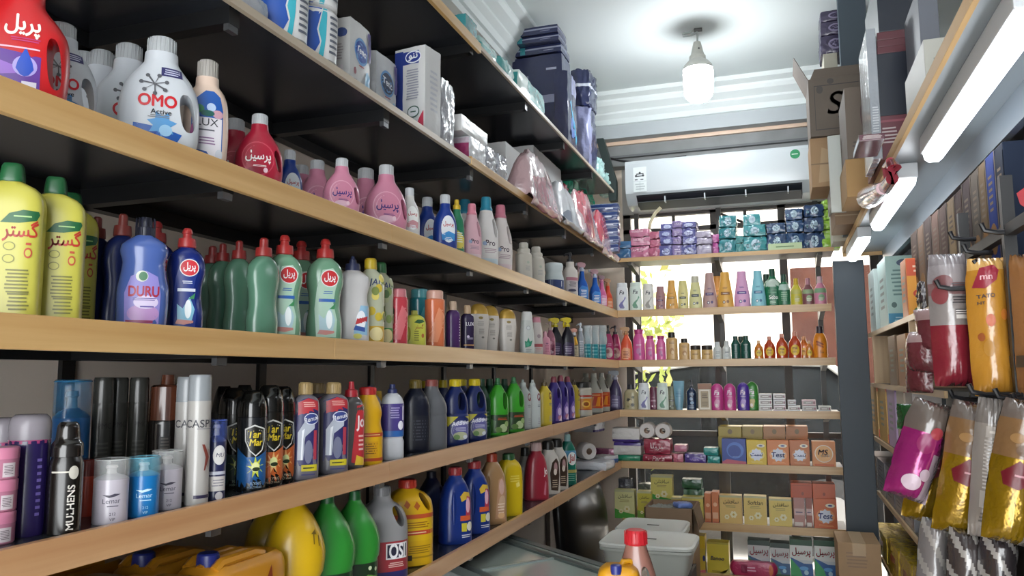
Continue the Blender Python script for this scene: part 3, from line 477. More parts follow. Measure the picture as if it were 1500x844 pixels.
def renux():
    pr = [('poly', [(-.13, .14), (.15, .14), (.16, .6), (.14, .8), (.02, .84), (-.13, .8)], '#2a2a5e'), ('poly', [(-.1, .66), (.15, .7), (.145, .8), (.02, .835), (-.1, .79)], '#b02f38'), ('lines', .03, .77, .16, .06, 3, '#d8a8a0'),
          ('poly', [(-.1, .2), (-.03, .2), (-.02, .42), (.0, .5), (.1, .52), (.1, .6), (-.03, .58), (-.1, .48)], '#a8aebc'), ('poly', [(-.06, .2), (-.04, .2), (-.035, .42), (-.02, .52), (-.05, .5)], '#e4e8ee'), ('oval', .03, .28, .05, .12, '#6a6e86'), ('oval', .06, .62, .09, .06, '#d0d4e2'), ('oval', .06, .62, .08, .052, '#33407e'),
          ('text', 'Renux', .06, .62, .17, '#eceef4', {'bold': .04, 'shear': .25, 'rot': 12}), ('rect', .09, .13, .2, .5, '#a43a4a'), ('rect', -.05, .14, .085, .15, '#c9bc2c'), ('lines', .045, .117, .15, .03, 1, '#3a3a20'), ('lines', .04, .05, .18, .03, 1, '#4a4a78')]
    return bottle('drain_cleaner_bottle', [(0, .16, .12), (.015, .172, .13), (.7, .172, .13), (.8, .16, .12), (.85, .11, .1), (.87, .075, .075)], '#6c6a74', ([(.865, .07, .07), (.88, .082, .082), (.98, .078, .078), (1, .065, .065)], '#a48c60', 2, 14), pr, 2.6)
simple('renux', 'drain_cleaner_bottle', 'grey bottle with pipe on its label', 'cleaner bottle', renux)
simple('jif_red', 'cleaner_bottle', 'clear bottle with red label and cap', 'cleaner bottle', lambda: bottle('cleaner_bottle', [(0, .14, .11), (.02, .155, .12), (.66, .155, .12), (.78, .12, .1), (.84, .06, .06)], mat('#4d4a4a', .15, coat=.5), ([(.82, .08, .08), (.9, .07, .07), (.91, .04, .04), (1, .03, .03)], '#a82430'), [('poly', [(-.02, .08), (.17, .03), (.17, .74), (.04, .72)], '#b8323a'), ('text', 'Jo', .09, .52, .11, '#eee8e8', {'bold': .05, 'tall': 1.5}), ('lines', .1, .3, .08, .2, 4, '#e0b8b0'), ('poly', [(.02, .05), (.15, .04), (.15, .12), (.04, .16)], '#d4b43a')], 2.3))
simple('yellow_bleach', 'bleach_bottle', 'yellow waisted bottle with red cap', 'bleach bottle', lambda: bottle('bleach_bottle', [(0, .185, .15), (.015, .2, .16), (.4, .2, .16), (.5, .175, .15), (.56, .17, .145), (.66, .185, .15), (.74, .17, .14), (.86, .12, .11), (.9, .1, .1)], '#d2a21c', ([(.895, .1, .1), (.9, .11, .11), (.985, .105, .105), (1, .09, .09)], '#b02c2c', 2, 16), [('rect', -.3, .3, .36, .41, '#b04428'), ('rect', -.3, .3, .05, .09, '#b04428'), ('rect', -.13, .1, .1, .3, '#c9941a'), ('lines', 0, .21, .2, .15, 5, '#7c5414'), ('lines', .0, .385, .3, .02, 1, '#e4c080')], 2.4))
simple('yellow_back', 'bleach_bottle', 'small yellow bottle squeezed behind', 'bleach bottle', lambda: bottle('bleach_bottle', [(0, .16, .13), (.015, .17, .14), (.7, .17, .14), (.84, .11, .1), (.88, .1, .1)], '#c4a02c', ([(.875, .1, .1), (1, .09, .09)], '#cfa62a'), [], 2.3))
simple('white_blue', 'fabric_bleach_bottle', 'white bottle with violet-blue label band', 'bleach bottle', lambda: bottle('fabric_bleach_bottle', [(0, .17, .14), (.015, .185, .15), (.24, .185, .15), (.28, .165, .135), (.31, .185, .15), (.7, .185, .15), (.82, .15, .13), (.88, .075, .075)], '#c3c6cc', ([(.87, .08, .08), (.93, .075, .075), (.94, .05, .05), (1, .045, .045)], '#28305c'), [('rect', -.35, .35, .30, .74, '#473a80'), ('rect', -.35, .35, .30, .38, '#2f62a8'), ('lines', .0, .62, .16, .16, 5, '#a49cc8'), ('oval', .1, .45, .05, .06, '#e4e4ee'), ('rect', .13, .16, .52, .7, '#e4e2ee')], 2.3))
simple('navy_big', 'car_cleaner_bottle', 'dark navy bottle with olive cap', 'bottle', lambda: bottle('car_cleaner_bottle', [(0, .22, .16), (.015, .235, .17), (.6, .235, .17), (.75, .19, .15), (.86, .1, .1), (.88, .09, .09)], '#171c2c', ([(.875, .1, .1), (.98, .095, .095), (1, .08, .08)], '#6c5c28', 2, 16), [('rect', -.2, .2, .08, .5, '#20232e'), ('lines', .05, .3, .3, .3, 7, '#4a4c56')], 2.5))
simple('grey_big', 'acid_bottle', 'plain grey bottle with dull red cap', 'bottle', lambda: bottle('acid_bottle', [(0, .25, .18), (.015, .265, .19), (.46, .265, .19), (.475, .258, .183), (.5, .258, .183), (.515, .265, .19), (.6, .262, .187), (.72, .21, .16), (.8, .15, .13), (.86, .115, .11), (.9, .11, .105)], '#5c5e62', ([(.895, .1, .1), (.9, .105, .105), (.985, .1, .1), (1, .085, .085)], '#8a4a44', 2, 16), [], 2.5))
def additive():
    pr = [('poly', [(-.22, .08), (.22, .08), (.22, .43), (-.22, .43)], '#22285c'), ('poly', [(-.22, .43), (.0, .43), (-.16, .28)], '#c2b82c'), ('poly', [(.12, .43), (.22, .43), (.22, .38)], '#c2b82c'), ('oval', .05, .22, .16, .15, '#8f94b4'), ('oval', .05, .215, .145, .13, '#5c5a94'), ('oval', .04, .14, .12, .06, '#a8ac8c'), ('oval', -.02, .12, .05, .04, '#6a8a54'), ('oval', .12, .12, .04, .03, '#c8ccd4'),
          ('text', 'Additive', .05, .335, .3, '#e9e9f2', {'bold': .04, 'shear': .2, 'rot': 6}), ('lines', .05, .24, .2, .06, 3, '#b8b8d4')]
    return bottle('bleach_bottle', [(0, .19, .14), (.015, .205, .15), (.45, .205, .15), (.47, .19, .14), (.5, .2, .145), (.68, .185, .135), (.8, .13, .11), (.87, .085, .085), (.89, .08, .08)], mat('#18265c', .3), ([(.885, .085, .085), (.9, .092, .092), (.985, .088, .088), (1, .075, .075)], '#c9b41c', 2, 16), pr, 2.5, (.065, .66, .065, .135, 0))
simple('additive', 'bleach_bottle', 'navy handled bottle with yellow cap', 'bleach bottle', additive)
simple('navy_yellow', 'bleach_bottle', 'navy bottle with yellow cap at the back', 'bleach bottle', lambda: bottle('bleach_bottle', [(0, .17, .14), (.015, .18, .15), (.6, .18, .15), (.8, .12, .11), (.88, .08, .08)], '#1a2650', ([(.875, .085, .085), (1, .078, .078)], '#b8a41c'), [], 2.4))
def green_cleaner(col='#3c9a2c', cap='#2a6c3c'):
    pr = [('rect', -.32, .32, .05, .36, '#24401e'), ('oval', .06, .13, .08, .07, '#a8b88c'), ('oval', -.04, .1, .07, .05, '#5f8040'), ('oval', .13, .2, .05, .05, '#8aa468'), ('lines', .04, .29, .22, .05, 2, '#b84a34'), ('poly', [(-.2, .06), (-.12, .05), (-.08, .25), (-.2, .3)], '#3e6a34')]
    return bottle('cleaner_bottle', [(0, .185, .14), (.015, .195, .15), (.37, .195, .15), (.385, .2, .155), (.62, .19, .145), (.78, .12, .11), (.86, .075, .075), (.88, .06, .06)], mat(col, .3), ([(.86, .06, .06), (.9, .065, .065), (.91, .05, .05), (1, .04, .04)], cap), pr, 2.5, (.1, .6, .05, .15, 0))
simple('green', 'cleaner_bottle', 'bright green handled bottle with dark flowery label', 'cleaner bottle', green_cleaner)
simple('green_dark', 'cleaner_bottle', 'dark green bottle set back', 'cleaner bottle', lambda: bottle('cleaner_bottle', [(0, .16, .13), (.015, .17, .14), (.6, .17, .14), (.8, .1, .1), (.88, .06, .06)], '#1d4a34', ([(.87, .07, .07), (1, .06, .06)], '#234f38'), [('lines', 0, .3, .2, .3, 5, '#6a8a70')], 2.4))
def toilet_white(col, capc, sym): return bottle('cleaner_bottle', [(0, .155, .115), (.015, .165, .125), (.6, .165, .125), (.72, .15, .115), (.8, .09, .09), (.86, .06, .06)], mat(col, .3), ([(.85, .065, .065), (.93, .06, .06), (.94, .035, .035), (1, .025, .025)], capc), [('oval', .1, .64, .045, .08, sym), ('oval', .1, .64, .03, .05, col), ('oval', .115, .6, .02, .035, sym), ('lines', .1, .46, .08, .06, 2, '#6a6a70'), ('lines', .1, .15, .08, .14, 4, '#9a9aa0')], 2.6)
simple('toilet_white', 'cleaner_bottle', 'tall white bottle with red emblem', 'cleaner bottle', lambda: toilet_white('#b4bab8', '#b8c0bc', '#7c3a40'))
simple('toilet_yellow', 'cleaner_bottle', 'tall yellow bottle with brown cap', 'cleaner bottle', lambda: toilet_white('#c8b03c', '#5c4c34', '#6a4434'))
simple('purple_big', 'cleaner_bottle', 'purple handled bottle with dull red cap', 'cleaner bottle', lambda: bottle('cleaner_bottle', [(0, .16, .12), (.015, .17, .13), (.5, .17, .13), (.65, .16, .125), (.8, .1, .1), (.87, .07, .07)], mat('#392c78', .3), ([(.865, .07, .07), (.95, .065, .065), (1, .04, .04)], '#8a4450'), [('poly', [(-.02, .05), (.15, .05), (.16, .34), (.08, .44), (.0, .3)], '#7a64a8'), ('oval', .08, .25, .05, .08, '#c8b4d8'), ('oval', .09, .12, .06, .05, '#b4788c'), ('poly', [(.05, .05), (.14, .05), (.14, .16)], '#d8c4d0')], 2.4, (.06, .64, .035, .11, 0)))
simple('white_tub', 'powder_tub', 'white tub with black lid and orange band', 'tub', lambda: bottle('powder_tub', [(0, .29, .29), (.015, .3, .3), (.8, .3, .3), (.82, .28, .28), (.85, .26, .26)], '#b8b4a8', ([(.84, .27, .27), (.85, .285, .285), (.98, .28, .28), (1, .26, .26)], '#22221f', 2, 30), [('rect', -.6, .6, .2, .52, '#c87c24'), ('rect', -.6, .6, .56, .62, '#a83a28'), ('rect', -.6, .6, .18, .21, '#a8442a'), ('oval', .05, .36, .14, .1, '#e0b04a'), ('oval', .05, .36, .09, .06, '#8a4a1c'), ('lines', -.25, .36, .2, .15, 4, '#7a3a1c')], 2))
simple('label_jug', 'vinegar_jug', 'clear whitish handled jug with red-orange label', 'jug', lambda: bottle('vinegar_jug', [(0, .2, .16), (.015, .22, .18), (.52, .22, .18), (.58, .2, .16), (.78, .13, .12), (.88, .07, .07), (.9, .06, .06)], mat('#a8a69a', .3), ([(.895, .075, .075), (1, .07, .07)], '#a9a79d'), [('rect', -.4, .4, .12, .5, '#c4481f'), ('rect', -.4, .4, .17, .40, '#dd8a24'), ('poly', [(-.1, .18), (0, .18), (.06, .4), (-.04, .4)], '#b83a1c'), ('poly', [(.12, .18), (.2, .18), (.2, .4), (.14, .38)], '#b83a1c'), ('lines', .0, .45, .3, .03, 1, '#e8c47c')], 2.4, (.11, .7, .035, .12, 20)))
# -------- large containers on the lowest shelf
def gallon_yellow():
    pr = [('rect', -.4, .4, .3, .55, '#d4ac1c'), ('rect', -.42, .42, .56, .61, '#b8502c'), ('rect', -.42, .42, .37, .42, '#b8402c'), ('rect', -.4, .4, .1, .12, '#a07c14'), ('lines', .05, .485, .4, .08, 3, '#8c5c18'), ('lines', .05, .395, .36, .025, 1, '#e8c89c'), ('lines', .1, .2, .3, .1, 4, '#8c6c18'), ('rect', -.1, -.0, .08, .14, '#2c2418')]
    for a in ((-.1, .72), (.02, .7)): pr.append(('poly', [a, (a[0]+.035, a[1]+.06), (a[0]+.08, a[1]+.005), (a[0]+.045, a[1]-.045)], '#a85820'))
    return bottle('bleach_jug', [(0, .29, .2), (.015, .31, .22), (.6, .31, .22), (.74, .29, .21), (.84, .2, .16), (.89, .1, .1), (.9, .095, .095)], '#d0a41c', ([(.895, .1, .1), (.905, .108, .108), (.985, .1, .1), (1, .09, .09)], '#b03426', 2, 16), pr, 2.6, (.17, .745, .036, .12, 32))
simple('gallon_yellow', 'bleach_jug', 'large yellow handled jug with red stripes', 'jug', gallon_yellow)
def gallon_osi():
    pr = [('rect', -.34, .34, .04, .42, '#983038'), ('rect', -.34, .34, .0, .1, '#2c2c62'), ('rect', .0, .27, .23, .4, '#d6d6d6'), ('rect', .015, .255, .245, .385, '#23263a'), ('text', 'OSI', .135, .315, .2, '#e9e9ea', {'bold': .06, 'tall': 1.6}), ('lines', .12, .17, .2, .06, 3, '#dcb8b0')]
    return bottle('bleach_jug', [(0, .27, .19), (.015, .29, .2), (.5, .29, .2), (.62, .28, .2), (.76, .22, .17), (.86, .1, .1), (.9, .09, .09)], mat('#8a8a8c', .3), ([(.895, .095, .095), (.985, .09, .09), (1, .08, .08)], '#77777a', 2, 14), pr, 2.5, (.15, .68, .05, .12, 25))
simple('gallon_osi', 'bleach_jug', 'silver jug with dark red label', 'jug', gallon_osi)
def big_blue():
    pr = [('poly', [(.0, .62), (.06, .68), (.16, .66), (.17, .6), (.1, .58), (.02, .55)], '#c8a83c'), ('poly', [(.08, .30), (.17, .3), (.17, .6), (.1, .62)], '#a8344a'), ('oval', .12, .5, .035, .1, '#d8a8b8'), ('poly', [(.0, .3), (.17, .3), (.17, .36), (.0, .37)], '#c85a34'), ('rect', .02, .1, .16, .27, '#c4b83a'), ('oval', .15, .22, .05, .06, '#d8d4c4'), ('lines', .1, .1, .16, .05, 2, '#d4d4d8')]
    b = [(0, .21, .15), (.015, .225, .16), (.5, .22, .16), (.66, .19, .15), (.8, .13, .12), (.87, .085, .085), (.9, .08, .08)]
    return bottle('detergent_gallon', b, mat('#18327c', .3), ([(.89, .085, .085), (.9, .092, .092), (.985, .085, .085), (1, .075, .075)], '#943034', 2, 14), pr, 2.6, scoop=(-.09, .5, .035, .25, .05))
simple('big_blue', 'detergent_gallon', 'large blue detergent bottle with red cap', 'detergent bottle', big_blue)
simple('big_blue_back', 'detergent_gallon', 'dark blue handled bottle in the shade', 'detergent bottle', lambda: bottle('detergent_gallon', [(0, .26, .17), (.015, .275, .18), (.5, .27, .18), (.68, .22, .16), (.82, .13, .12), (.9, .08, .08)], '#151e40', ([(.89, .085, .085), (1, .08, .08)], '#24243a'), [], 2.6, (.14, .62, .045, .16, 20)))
simple('beige_big', 'handwash_gallon', 'beige bottle with pale pink-brown label', 'bottle', lambda: bottle('handwash_gallon', [(0, .2, .14), (.015, .215, .15), (.4, .215, .15), (.64, .19, .14), (.8, .12, .11), (.87, .08, .08)], mat('#a07c56', .3, coat=.2), ([(.865, .08, .08), (.96, .078, .078), (.985, .075, .075), (1, .06, .06)], '#a0402c'), [('poly', [(-.02, .08), (.15, .06), (.17, .5), (.12, .66), (.04, .62)], '#b48a6c'), ('oval', .09, .52, .045, .11, '#c8a498'), ('oval', .1, .3, .06, .1, '#c4a488'), ('lines', .08, .2, .12, .2, 5, '#e0cab4'), ('oval', .08, .12, .06, .04, '#d4a87c')], 2.5, scoop=(-.12, .6, .035, .14, .04)))
simple('yellow_tall', 'detergent_gallon', 'bright yellow square-edged bottle with green cap', 'detergent bottle', lambda: bottle('detergent_gallon', [(0, .19, .15), (.015, .205, .16), (.6, .21, .165), (.76, .19, .15), (.85, .15, .12), (.9, .09, .09)], mat('#c8ac1c', .3), ([(.89, .1, .1), (.985, .095, .095), (1, .08, .08)], '#2c5a34', 2, 14), [('lines', .02, .6, .2, .12, 3, '#d9c65c'), ('poly', [(.05, .45), (.12, .48), (.1, .55), (.04, .52)], '#dccb6c')], 4.5))
simple('red_bottle', 'detergent_gallon', 'dark red bottle with pale cap', 'detergent bottle', lambda: bottle('detergent_gallon', [(0, .225, .16), (.015, .24, .17), (.3, .235, .165), (.6, .2, .15), (.76, .15, .12), (.82, .1, .1), (.85, .095, .095)], mat('#9c2c3c', .3), ([(.845, .09, .09), (.85, .1, .1), (.98, .09, .09), (1, .075, .075)], '#c4a8a4', 2, 12), [('text', 'Jo', .14, .48, .09, '#ece4e4', {'bold': .05, 'tall': 1.6}), ('poly', [(.08, .1), (.13, .08), (.15, .3), (.12, .34)], '#c07080')], 2.5))
simple('black_cap_jug', 'detergent_jug', 'white handled jug with black cap', 'detergent bottle', lambda: bottle('detergent_jug', [(0, .21, .14), (.015, .225, .15), (.5, .22, .15), (.68, .19, .14), (.8, .12, .11), (.84, .11, .1)], '#c9c4bc', ([(.835, .115, .11), (.98, .1, .1), (1, .085, .085)], '#24231f', 2, 14), [('poly', [(-.0, .08), (.15, .06), (.2, .35), (.18, .6), (.12, .68), (.03, .6), (-.02, .4)], '#3c2a20'), ('oval', .1, .5, .04, .1, '#b08c8c'), ('oval', .09, .42, .035, .06, '#d8ccc0'), ('lines', .08, .2, .12, .16, 4, '#c4b49c')], 2.5, (-.12, .5, .03, .14, -5)))
simple('grey_back', 'detergent_jug', 'grey-white jug behind the red bottle', 'detergent bottle', lambda: bottle('detergent_jug', [(0, .19, .14), (.015, .2, .15), (.55, .2, .15), (.75, .12, .11), (.84, .09, .09)], '#8c8a84', ([(.835, .1, .1), (1, .09, .09)], '#2a2a28'), [], 2.4))
simple('green_freshener', 'cleaner_bottle', 'teal-green bottle with white oval and red lettering', 'cleaner bottle', lambda: bottle('cleaner_bottle', [(0, .165, .13), (.015, .175, .14), (.6, .175, .14), (.72, .15, .12), (.82, .1, .1), (.86, .08, .08)], mat('#1f6c5c', .25, coat=.3), ([(.85, .07, .07), (.98, .06, .06), (1, .05, .05)], '#8ab0b0'), [('rect', -.3, .3, .5, .68, '#3f86a8'), ('oval', .05, .52, .1, .13, '#dfe4e2'), ('text', 'Jal', .05, .52, .13, '#a83a3c', {'bold': .04, 'tall': 1.3}), ('rect', -.15, .17, .24, .3, '#a8a05c'), ('lines', .02, .15, .2, .16, 4, '#6ca894')], 2.5))
simple('onion_yellow', 'oil_jug', 'huge rounded yellow jug with drawn-in waist', 'jug', lambda: bottle('oil_jug', [(0, .20, .18), (.02, .22, .2), (.2, .225, .205), (.28, .2, .185), (.33, .2, .185), (.4, .235, .21), (.55, .25, .22), (.7, .215, .19), (.85, .14, .125), (.93, .08, .08), (.95, .07, .07)], mat('#cfa818', .32, coat=.2), ([(.945, .085, .085), (1, .08, .08)], '#b8941c'), [('poly', [(.1, .72), (.14, .75), (.15, .71)], '#6c5410'), ('rect', .12, .13, .64, .72, '#6c5410'), ('rect', .17, .18, .62, .7, '#6c5410')], 2.2))
simple('green_round', 'dish_soap_gallon', 'large green rounded jug with dark label', 'jug', lambda: bottle('dish_soap_gallon', [(0, .22, .18), (.015, .235, .19), (.33, .235, .19), (.36, .25, .2), (.5, .26, .21), (.65, .22, .18), (.82, .12, .11), (.9, .065, .065), (.92, .06, .06)], mat('#2f8a34', .3, coat=.2), ([(.91, .065, .065), (1, .055, .055)], '#1f5c30'), [('rect', -.5, .5, .02, .31, '#1c3420'), ('poly', [(-.2, .02), (.1, .02), (.25, .16), (.1, .2)], '#6c9c4c'), ('oval', .14, .1, .1, .06, '#9aa49c'), ('oval', -.1, .23, .02, .02, '#c8d4b0'), ('oval', .12, .26, .02, .02, '#c8d4b0'), ('oval', .2, .24, .02, .02, '#c8d4b0')], 2.3))
# -------- shampoos and soaps on the back shelves
def fa(w1, tail): return lambda: bottle('shampoo_bottle', [(0, .2, .12), (.015, .21, .13), (.5, .21, .13), (.78, .2, .125), (.83, .19, .12), (.84, .18, .115)], w1, ([(.835, .185, .117), (.98, .18, .112), (1, .16, .1)], w1), [('text', 'Fa', .02, .66, .17, '#3a3c48', {'bold': .03, 'shear': .2}), ('poly', [(.12, .52), (.1, .42), (-.04, .3), (-.1, .2), (-.06, .1), (.06, .08), (.1, .12), (-.02, .14), (-.04, .22), (.08, .34), (.15, .46)], tail), ('lines', .05, .12, .12, .05, 2, '#8a9094')], 3)
simple('fa_violet', 'shampoo_bottle', 'white shampoo bottle with violet curl', 'shampoo bottle', fa('#d9dde0', '#7a78b0'))
simple('fa_green', 'shampoo_bottle', 'white shampoo bottle with green curl', 'shampoo bottle', fa('#d3e0d6', '#6a9c80'))
simple('fa_grey', 'shampoo_bottle', 'white shampoo bottle with grey-brown curl', 'shampoo bottle', fa('#dcdad2', '#a09c94'))
def golrang(col, band, capc=None, cone=True):
    r = [(0, .225, .13), (.015, .235, .14), (.2, .23, .138), (.5, .19, .12), (.8, .14, .105)] if cone else [(0, .2, .13), (.015, .21, .14), (.6, .205, .135), (.75, .18, .12), (.8, .17, .115)]
    rr = r[-1][1]
    return bottle('shampoo_bottle', r, mat(col, .3), ([(.795, rr*.98, .1), (.98, rr*.9, .095), (1, rr*.8, .085)], capc or col), [('rect', -.13, .13, .36, .44, band), ('lines', 0, .4, .2, .03, 1, '#e0e0e0'), ('lines', 0, .55, .14, .05, 2, band), ('oval', -.04, .16, .045, .045, band), ('oval', .07, .17, .04, .04, band), ('oval', -.04, .16, .025, .025, '#e8e8e0')], 2.5)
for key, c, b, cap_, cn, nm in [('g_mauve', '#a07878', '#5c3c58', None, False, 'mauve'), ('g_orange', '#d6a050', '#a07830', None, True, 'amber-orange'), ('g_cream', '#d3c888', '#5a5c44', None, False, 'pale yellow'), ('g_lemon', '#ccc890', '#54585c', '#b8b4a0', True, 'lemon-cream'),
                              ('g_taupe', '#b0908c', '#54446c', None, True, 'taupe'), ('g_gold', '#d8a44c', '#8a5c34', None, True, 'golden orange'), ('g_pink', '#d09cc0', '#5c4488', None, True, 'lilac pink'), ('g_aqua', '#84c0cc', '#3c6c8c', None, True, 'aqua blue')]:
    simple(key, 'shampoo_bottle', nm+' shampoo bottle, conical' if cn else nm+' shampoo bottle', 'shampoo bottle', (lambda c=c, b=b, cap_=cap_, cn=cn: golrang(c, b, cap_, cn)))
simple('seba', 'shampoo_bottle', 'wide dark green shampoo bottle, white shoulders', 'shampoo bottle', lambda: bottle('shampoo_bottle', [(0, .24, .15), (.015, .255, .16), (.5, .26, .16), (.64, .22, .15), (.74, .12, .1), (.8, .09, .09)], mat('#1f6a48', .25), ([(.795, .095, .095), (1, .09, .09)], '#1a4a38'), [('poly', [(-.2, .52), (.2, .52), (.2, .66), (.12, .73), (-.12, .73), (-.2, .66)], '#b9c8bc'), ('text', 'Seba', .02, .25, .26, '#e4ece6', {'bold': .03}), ('lines', 0, .4, .28, .1, 3, '#54906c'), ('lines', 0, .12, .2, .08, 2, '#a8c8b0')], 2.4))
simple('green_sh', 'shampoo_bottle', 'narrow dark green shampoo bottle', 'shampoo bottle', lambda: bottle('shampoo_bottle', [(0, .2, .13), (.015, .21, .14), (.5, .21, .14), (.62, .17, .13), (.76, .1, .09)], mat('#2f6c4c', .25), ([(.755, .095, .095), (1, .09, .09)], '#2a4a3c'), [('rect', -.2, .2, .5, .68, '#a8c0b4'), ('lines', 0, .3, .25, .3, 5, '#7cac88')], 2.4))
def fruity(top, low, cap): return lambda: bottle('shampoo_bottle', [(0, .22, .14), (.015, .235, .15), (.5, .23, .145), (.65, .17, .13), (.76, .1, .1)], mat(low, .28), ([(.755, .1, .1), (.78, .105, .105), (1, .09, .09)], cap), [('rect', -.4, .4, .42, .58, top), ('oval', .03, .25, .12, .12, top), ('lines', .02, .2, .2, .12, 3, '#e4dccc')], 2.4)
simple('f_yellow', 'shampoo_bottle', 'greenish yellow shampoo bottle', 'shampoo bottle', fruity('#b9b45c', '#c4b83c', '#c4a428'))
simple('f_brown', 'shampoo_bottle', 'two-tone olive and maroon shampoo bottle', 'shampoo bottle', fruity('#8aa078', '#7a4c50', '#a87884'))
simple('f_pink', 'shampoo_bottle', 'two-tone green and pink shampoo bottle', 'shampoo bottle', fruity('#7aa07c', '#c88098', '#c0a0a8'))
def flask(col, capc, nm='bath_foam_bottle'): return lambda: bottle(nm, [(0, .2, .13), (.015, .21, .14), (.65, .2, .135), (.8, .15, .12), (.86, .13, .11)], mat(col, .28), ([(.855, .14, .12), (.9, .15, .125), (.92, .15, .125), (1, .16, .13)], capc), [('oval', 0, .3, .08, .1, '#c07ca8'), ('lines', 0, .5, .2, .06, 2, '#e8c4dc'), ('oval', .05, .2, .04, .05, '#a04c84')], 2.4)
simple('pink_flask', 'bath_foam_bottle', 'tall bright pink bottle with flared cap', 'bath bottle', flask('#cf5a98', '#b83c7c'))
simple('pink_flask_s', 'bath_foam_bottle', 'smaller bright pink bottle with flared cap', 'bath bottle', flask('#d4649c', '#b83c7c'))
def beige(wd): return lambda: bottle('oat_shampoo', [(0, wd-.01, .15), (.015, wd, .16), (.7, wd, .16), (.78, wd*.9, .14), (.81, wd*.6, .1)], mat('#c49c62', .3), ([(.8, wd*.62, .11), (.98, wd*.6, .105), (1, wd*.5, .09)], '#231d18'), [('lines', .02, .62, wd*1.1, .1, 2, '#8a683c'), ('oval', .02, .32, wd*.4, .12, '#a4743c'), ('oval', .04, .28, wd*.22, .07, '#d4b88a')], 3)
simple('oat_tall', 'shampoo_bottle', 'tall tan bottle with black cap', 'shampoo bottle', beige(.22))
simple('oat_mid', 'shampoo_bottle', 'medium tan bottle with black cap', 'shampoo bottle', beige(.27))
simple('oat_jar', 'cream_jar', 'short tan jar with black lid', 'jar', lambda: bottle('cream_jar', [(0, .36, .3), (.02, .39, .33), (.62, .39, .33), (.7, .36, .3)], mat('#c8a468', .3), ([(.69, .38, .33), (.97, .37, .32), (1, .34, .29)], '#2a211a', 2, 24), [('lines', 0, .4, .5, .15, 2, '#8a683c')], 2.6))
simple('white_roll', 'shampoo_bottle', 'small pale grey-white bottle', 'shampoo bottle', lambda: bottle('shampoo_bottle', [(0, .24, .16), (.015, .25, .17), (.6, .24, .165), (.74, .16, .14), (.8, .14, .13)], '#c9ccc8', ([(.795, .14, .13), (1, .12, .11)], '#c4c8c8'), [('lines', .02, .4, .25, .12, 2, '#5a6468'), ('oval', .02, .2, .1, .08, '#b0b8b8')], 2.3))
simple('dk_green', 'shampoo_bottle', 'dark bottle-green shampoo bottle', 'shampoo bottle', lambda: bottle('shampoo_bottle', [(0, .21, .14), (.015, .22, .15), (.65, .22, .15), (.78, .14, .12), (.84, .11, .11)], mat('#1a4a40', .25), ([(.835, .12, .12), (1, .115, .115)], '#163c34'), [('lines', 0, .62, .2, .06, 2, '#8aa49c'), ('lines', 0, .3, .2, .12, 2, '#3c6c60')], 2.3))
def baby(c='#b8442a'): return bottle('baby_shampoo', [(0, .23, .15), (.015, .25, .16), (.35, .27, .17), (.6, .24, .155), (.76, .13, .11), (.84, .09, .09)], mat('#b0401c', .12, coat=.6), ([(.835, .09, .09), (.86, .1, .1), (1, .085, .085)], mat('#c88a78', .25)), [('oval', 0, .32, .18, .2, '#dcb42c'), ('text', 'mal', 0, .40, .2, '#6a2418', {'bold': .04}), ('lines', 0, .26, .2, .08, 2, '#8a5a1c')], 2.3)
simple('baby', 'baby_shampoo', 'amber baby shampoo with yellow oval label', 'baby shampoo', baby)
simple('baby_s', 'baby_shampoo', 'orange translucent bottle with yellow label', 'baby shampoo', lambda: bottle('baby_shampoo', [(0, .23, .15), (.015, .25, .16), (.4, .25, .16), (.62, .22, .15), (.76, .12, .11), (.84, .09, .09)], mat('#c07028', .12, coat=.6), ([(.835, .09, .09), (1, .085, .085)], mat('#d4ac84', .25)), [('oval', 0, .32, .16, .18, '#d8b83c'), ('text', 'mal', 0, .36, .18, '#7a4418', {'bold': .03})], 2.3))
simple('orange_fl', 'sun_lotion_bottle', 'leaning orange bottle with dark cap', 'lotion bottle', lambda: bottle('sun_lotion_bottle', [(0, .22, .13), (.015, .235, .14), (.45, .24, .145), (.65, .2, .13), (.78, .13, .1)], mat('#d98420', .28), ([(.775, .12, .11), (.98, .115, .105), (1, .1, .09)], '#3a2c34'), [('poly', [(-.15, .5), (.1, .4), (.12, .44), (-.12, .56)], '#8a3c18'), ('poly', [(-.15, .42), (.1, .32), (.12, .36), (-.12, .48)], '#a04c1c'), ('lines', .05, .2, .15, .1, 2, '#8a5018')], 2.3))
simple('cream_black', 'shampoo_bottle', 'patterned cream bottle with black cap', 'shampoo bottle', lambda: bottle('shampoo_bottle', [(0, .26, .16), (.015, .275, .17), (.66, .27, .165), (.76, .2, .14), (.8, .16, .13)], mat('#a89e7c', .3), ([(.795, .16, .13), (1, .14, .12)], '#24242a'), [('star', -.08, .4, .05, .1, 8, '#3a3c34'), ('star', .1, .5, .04, .08, 8, '#54543c'), ('star', .08, .2, .05, .1, 8, '#3a3c34'), ('star', -.1, .14, .03, .06, 8, '#8a8458'), ('oval', 0, .32, .07, .07, '#c8bc94')], 2.4))
simple('maroon_b', 'shampoo_bottle', 'maroon bottle between white ones', 'shampoo bottle', lambda: golrang('#6a2c48', '#a06c84', None, False))
simple('olive_b', 'shampoo_bottle', 'olive-grey bottle behind', 'shampoo bottle', lambda: golrang('#74745c', '#3c3c34', None, False))
simple('sky_tube', 'conditioner_bottle', 'pale blue conditioner standing on its cap', 'conditioner bottle', lambda: bottle('conditioner_bottle', [(.1, .12, .1), (.3, .15, .11), (.7, .17, .09), (.93, .185, .03), (1, .185, .012)], mat('#78a4b8', .3), ([(0, .11, .1), (.1, .115, .1), (.105, .1, .09)], '#8ab0c0'), [('lines', 0, .55, .2, .2, 4, '#4c7c98')], 2.2))
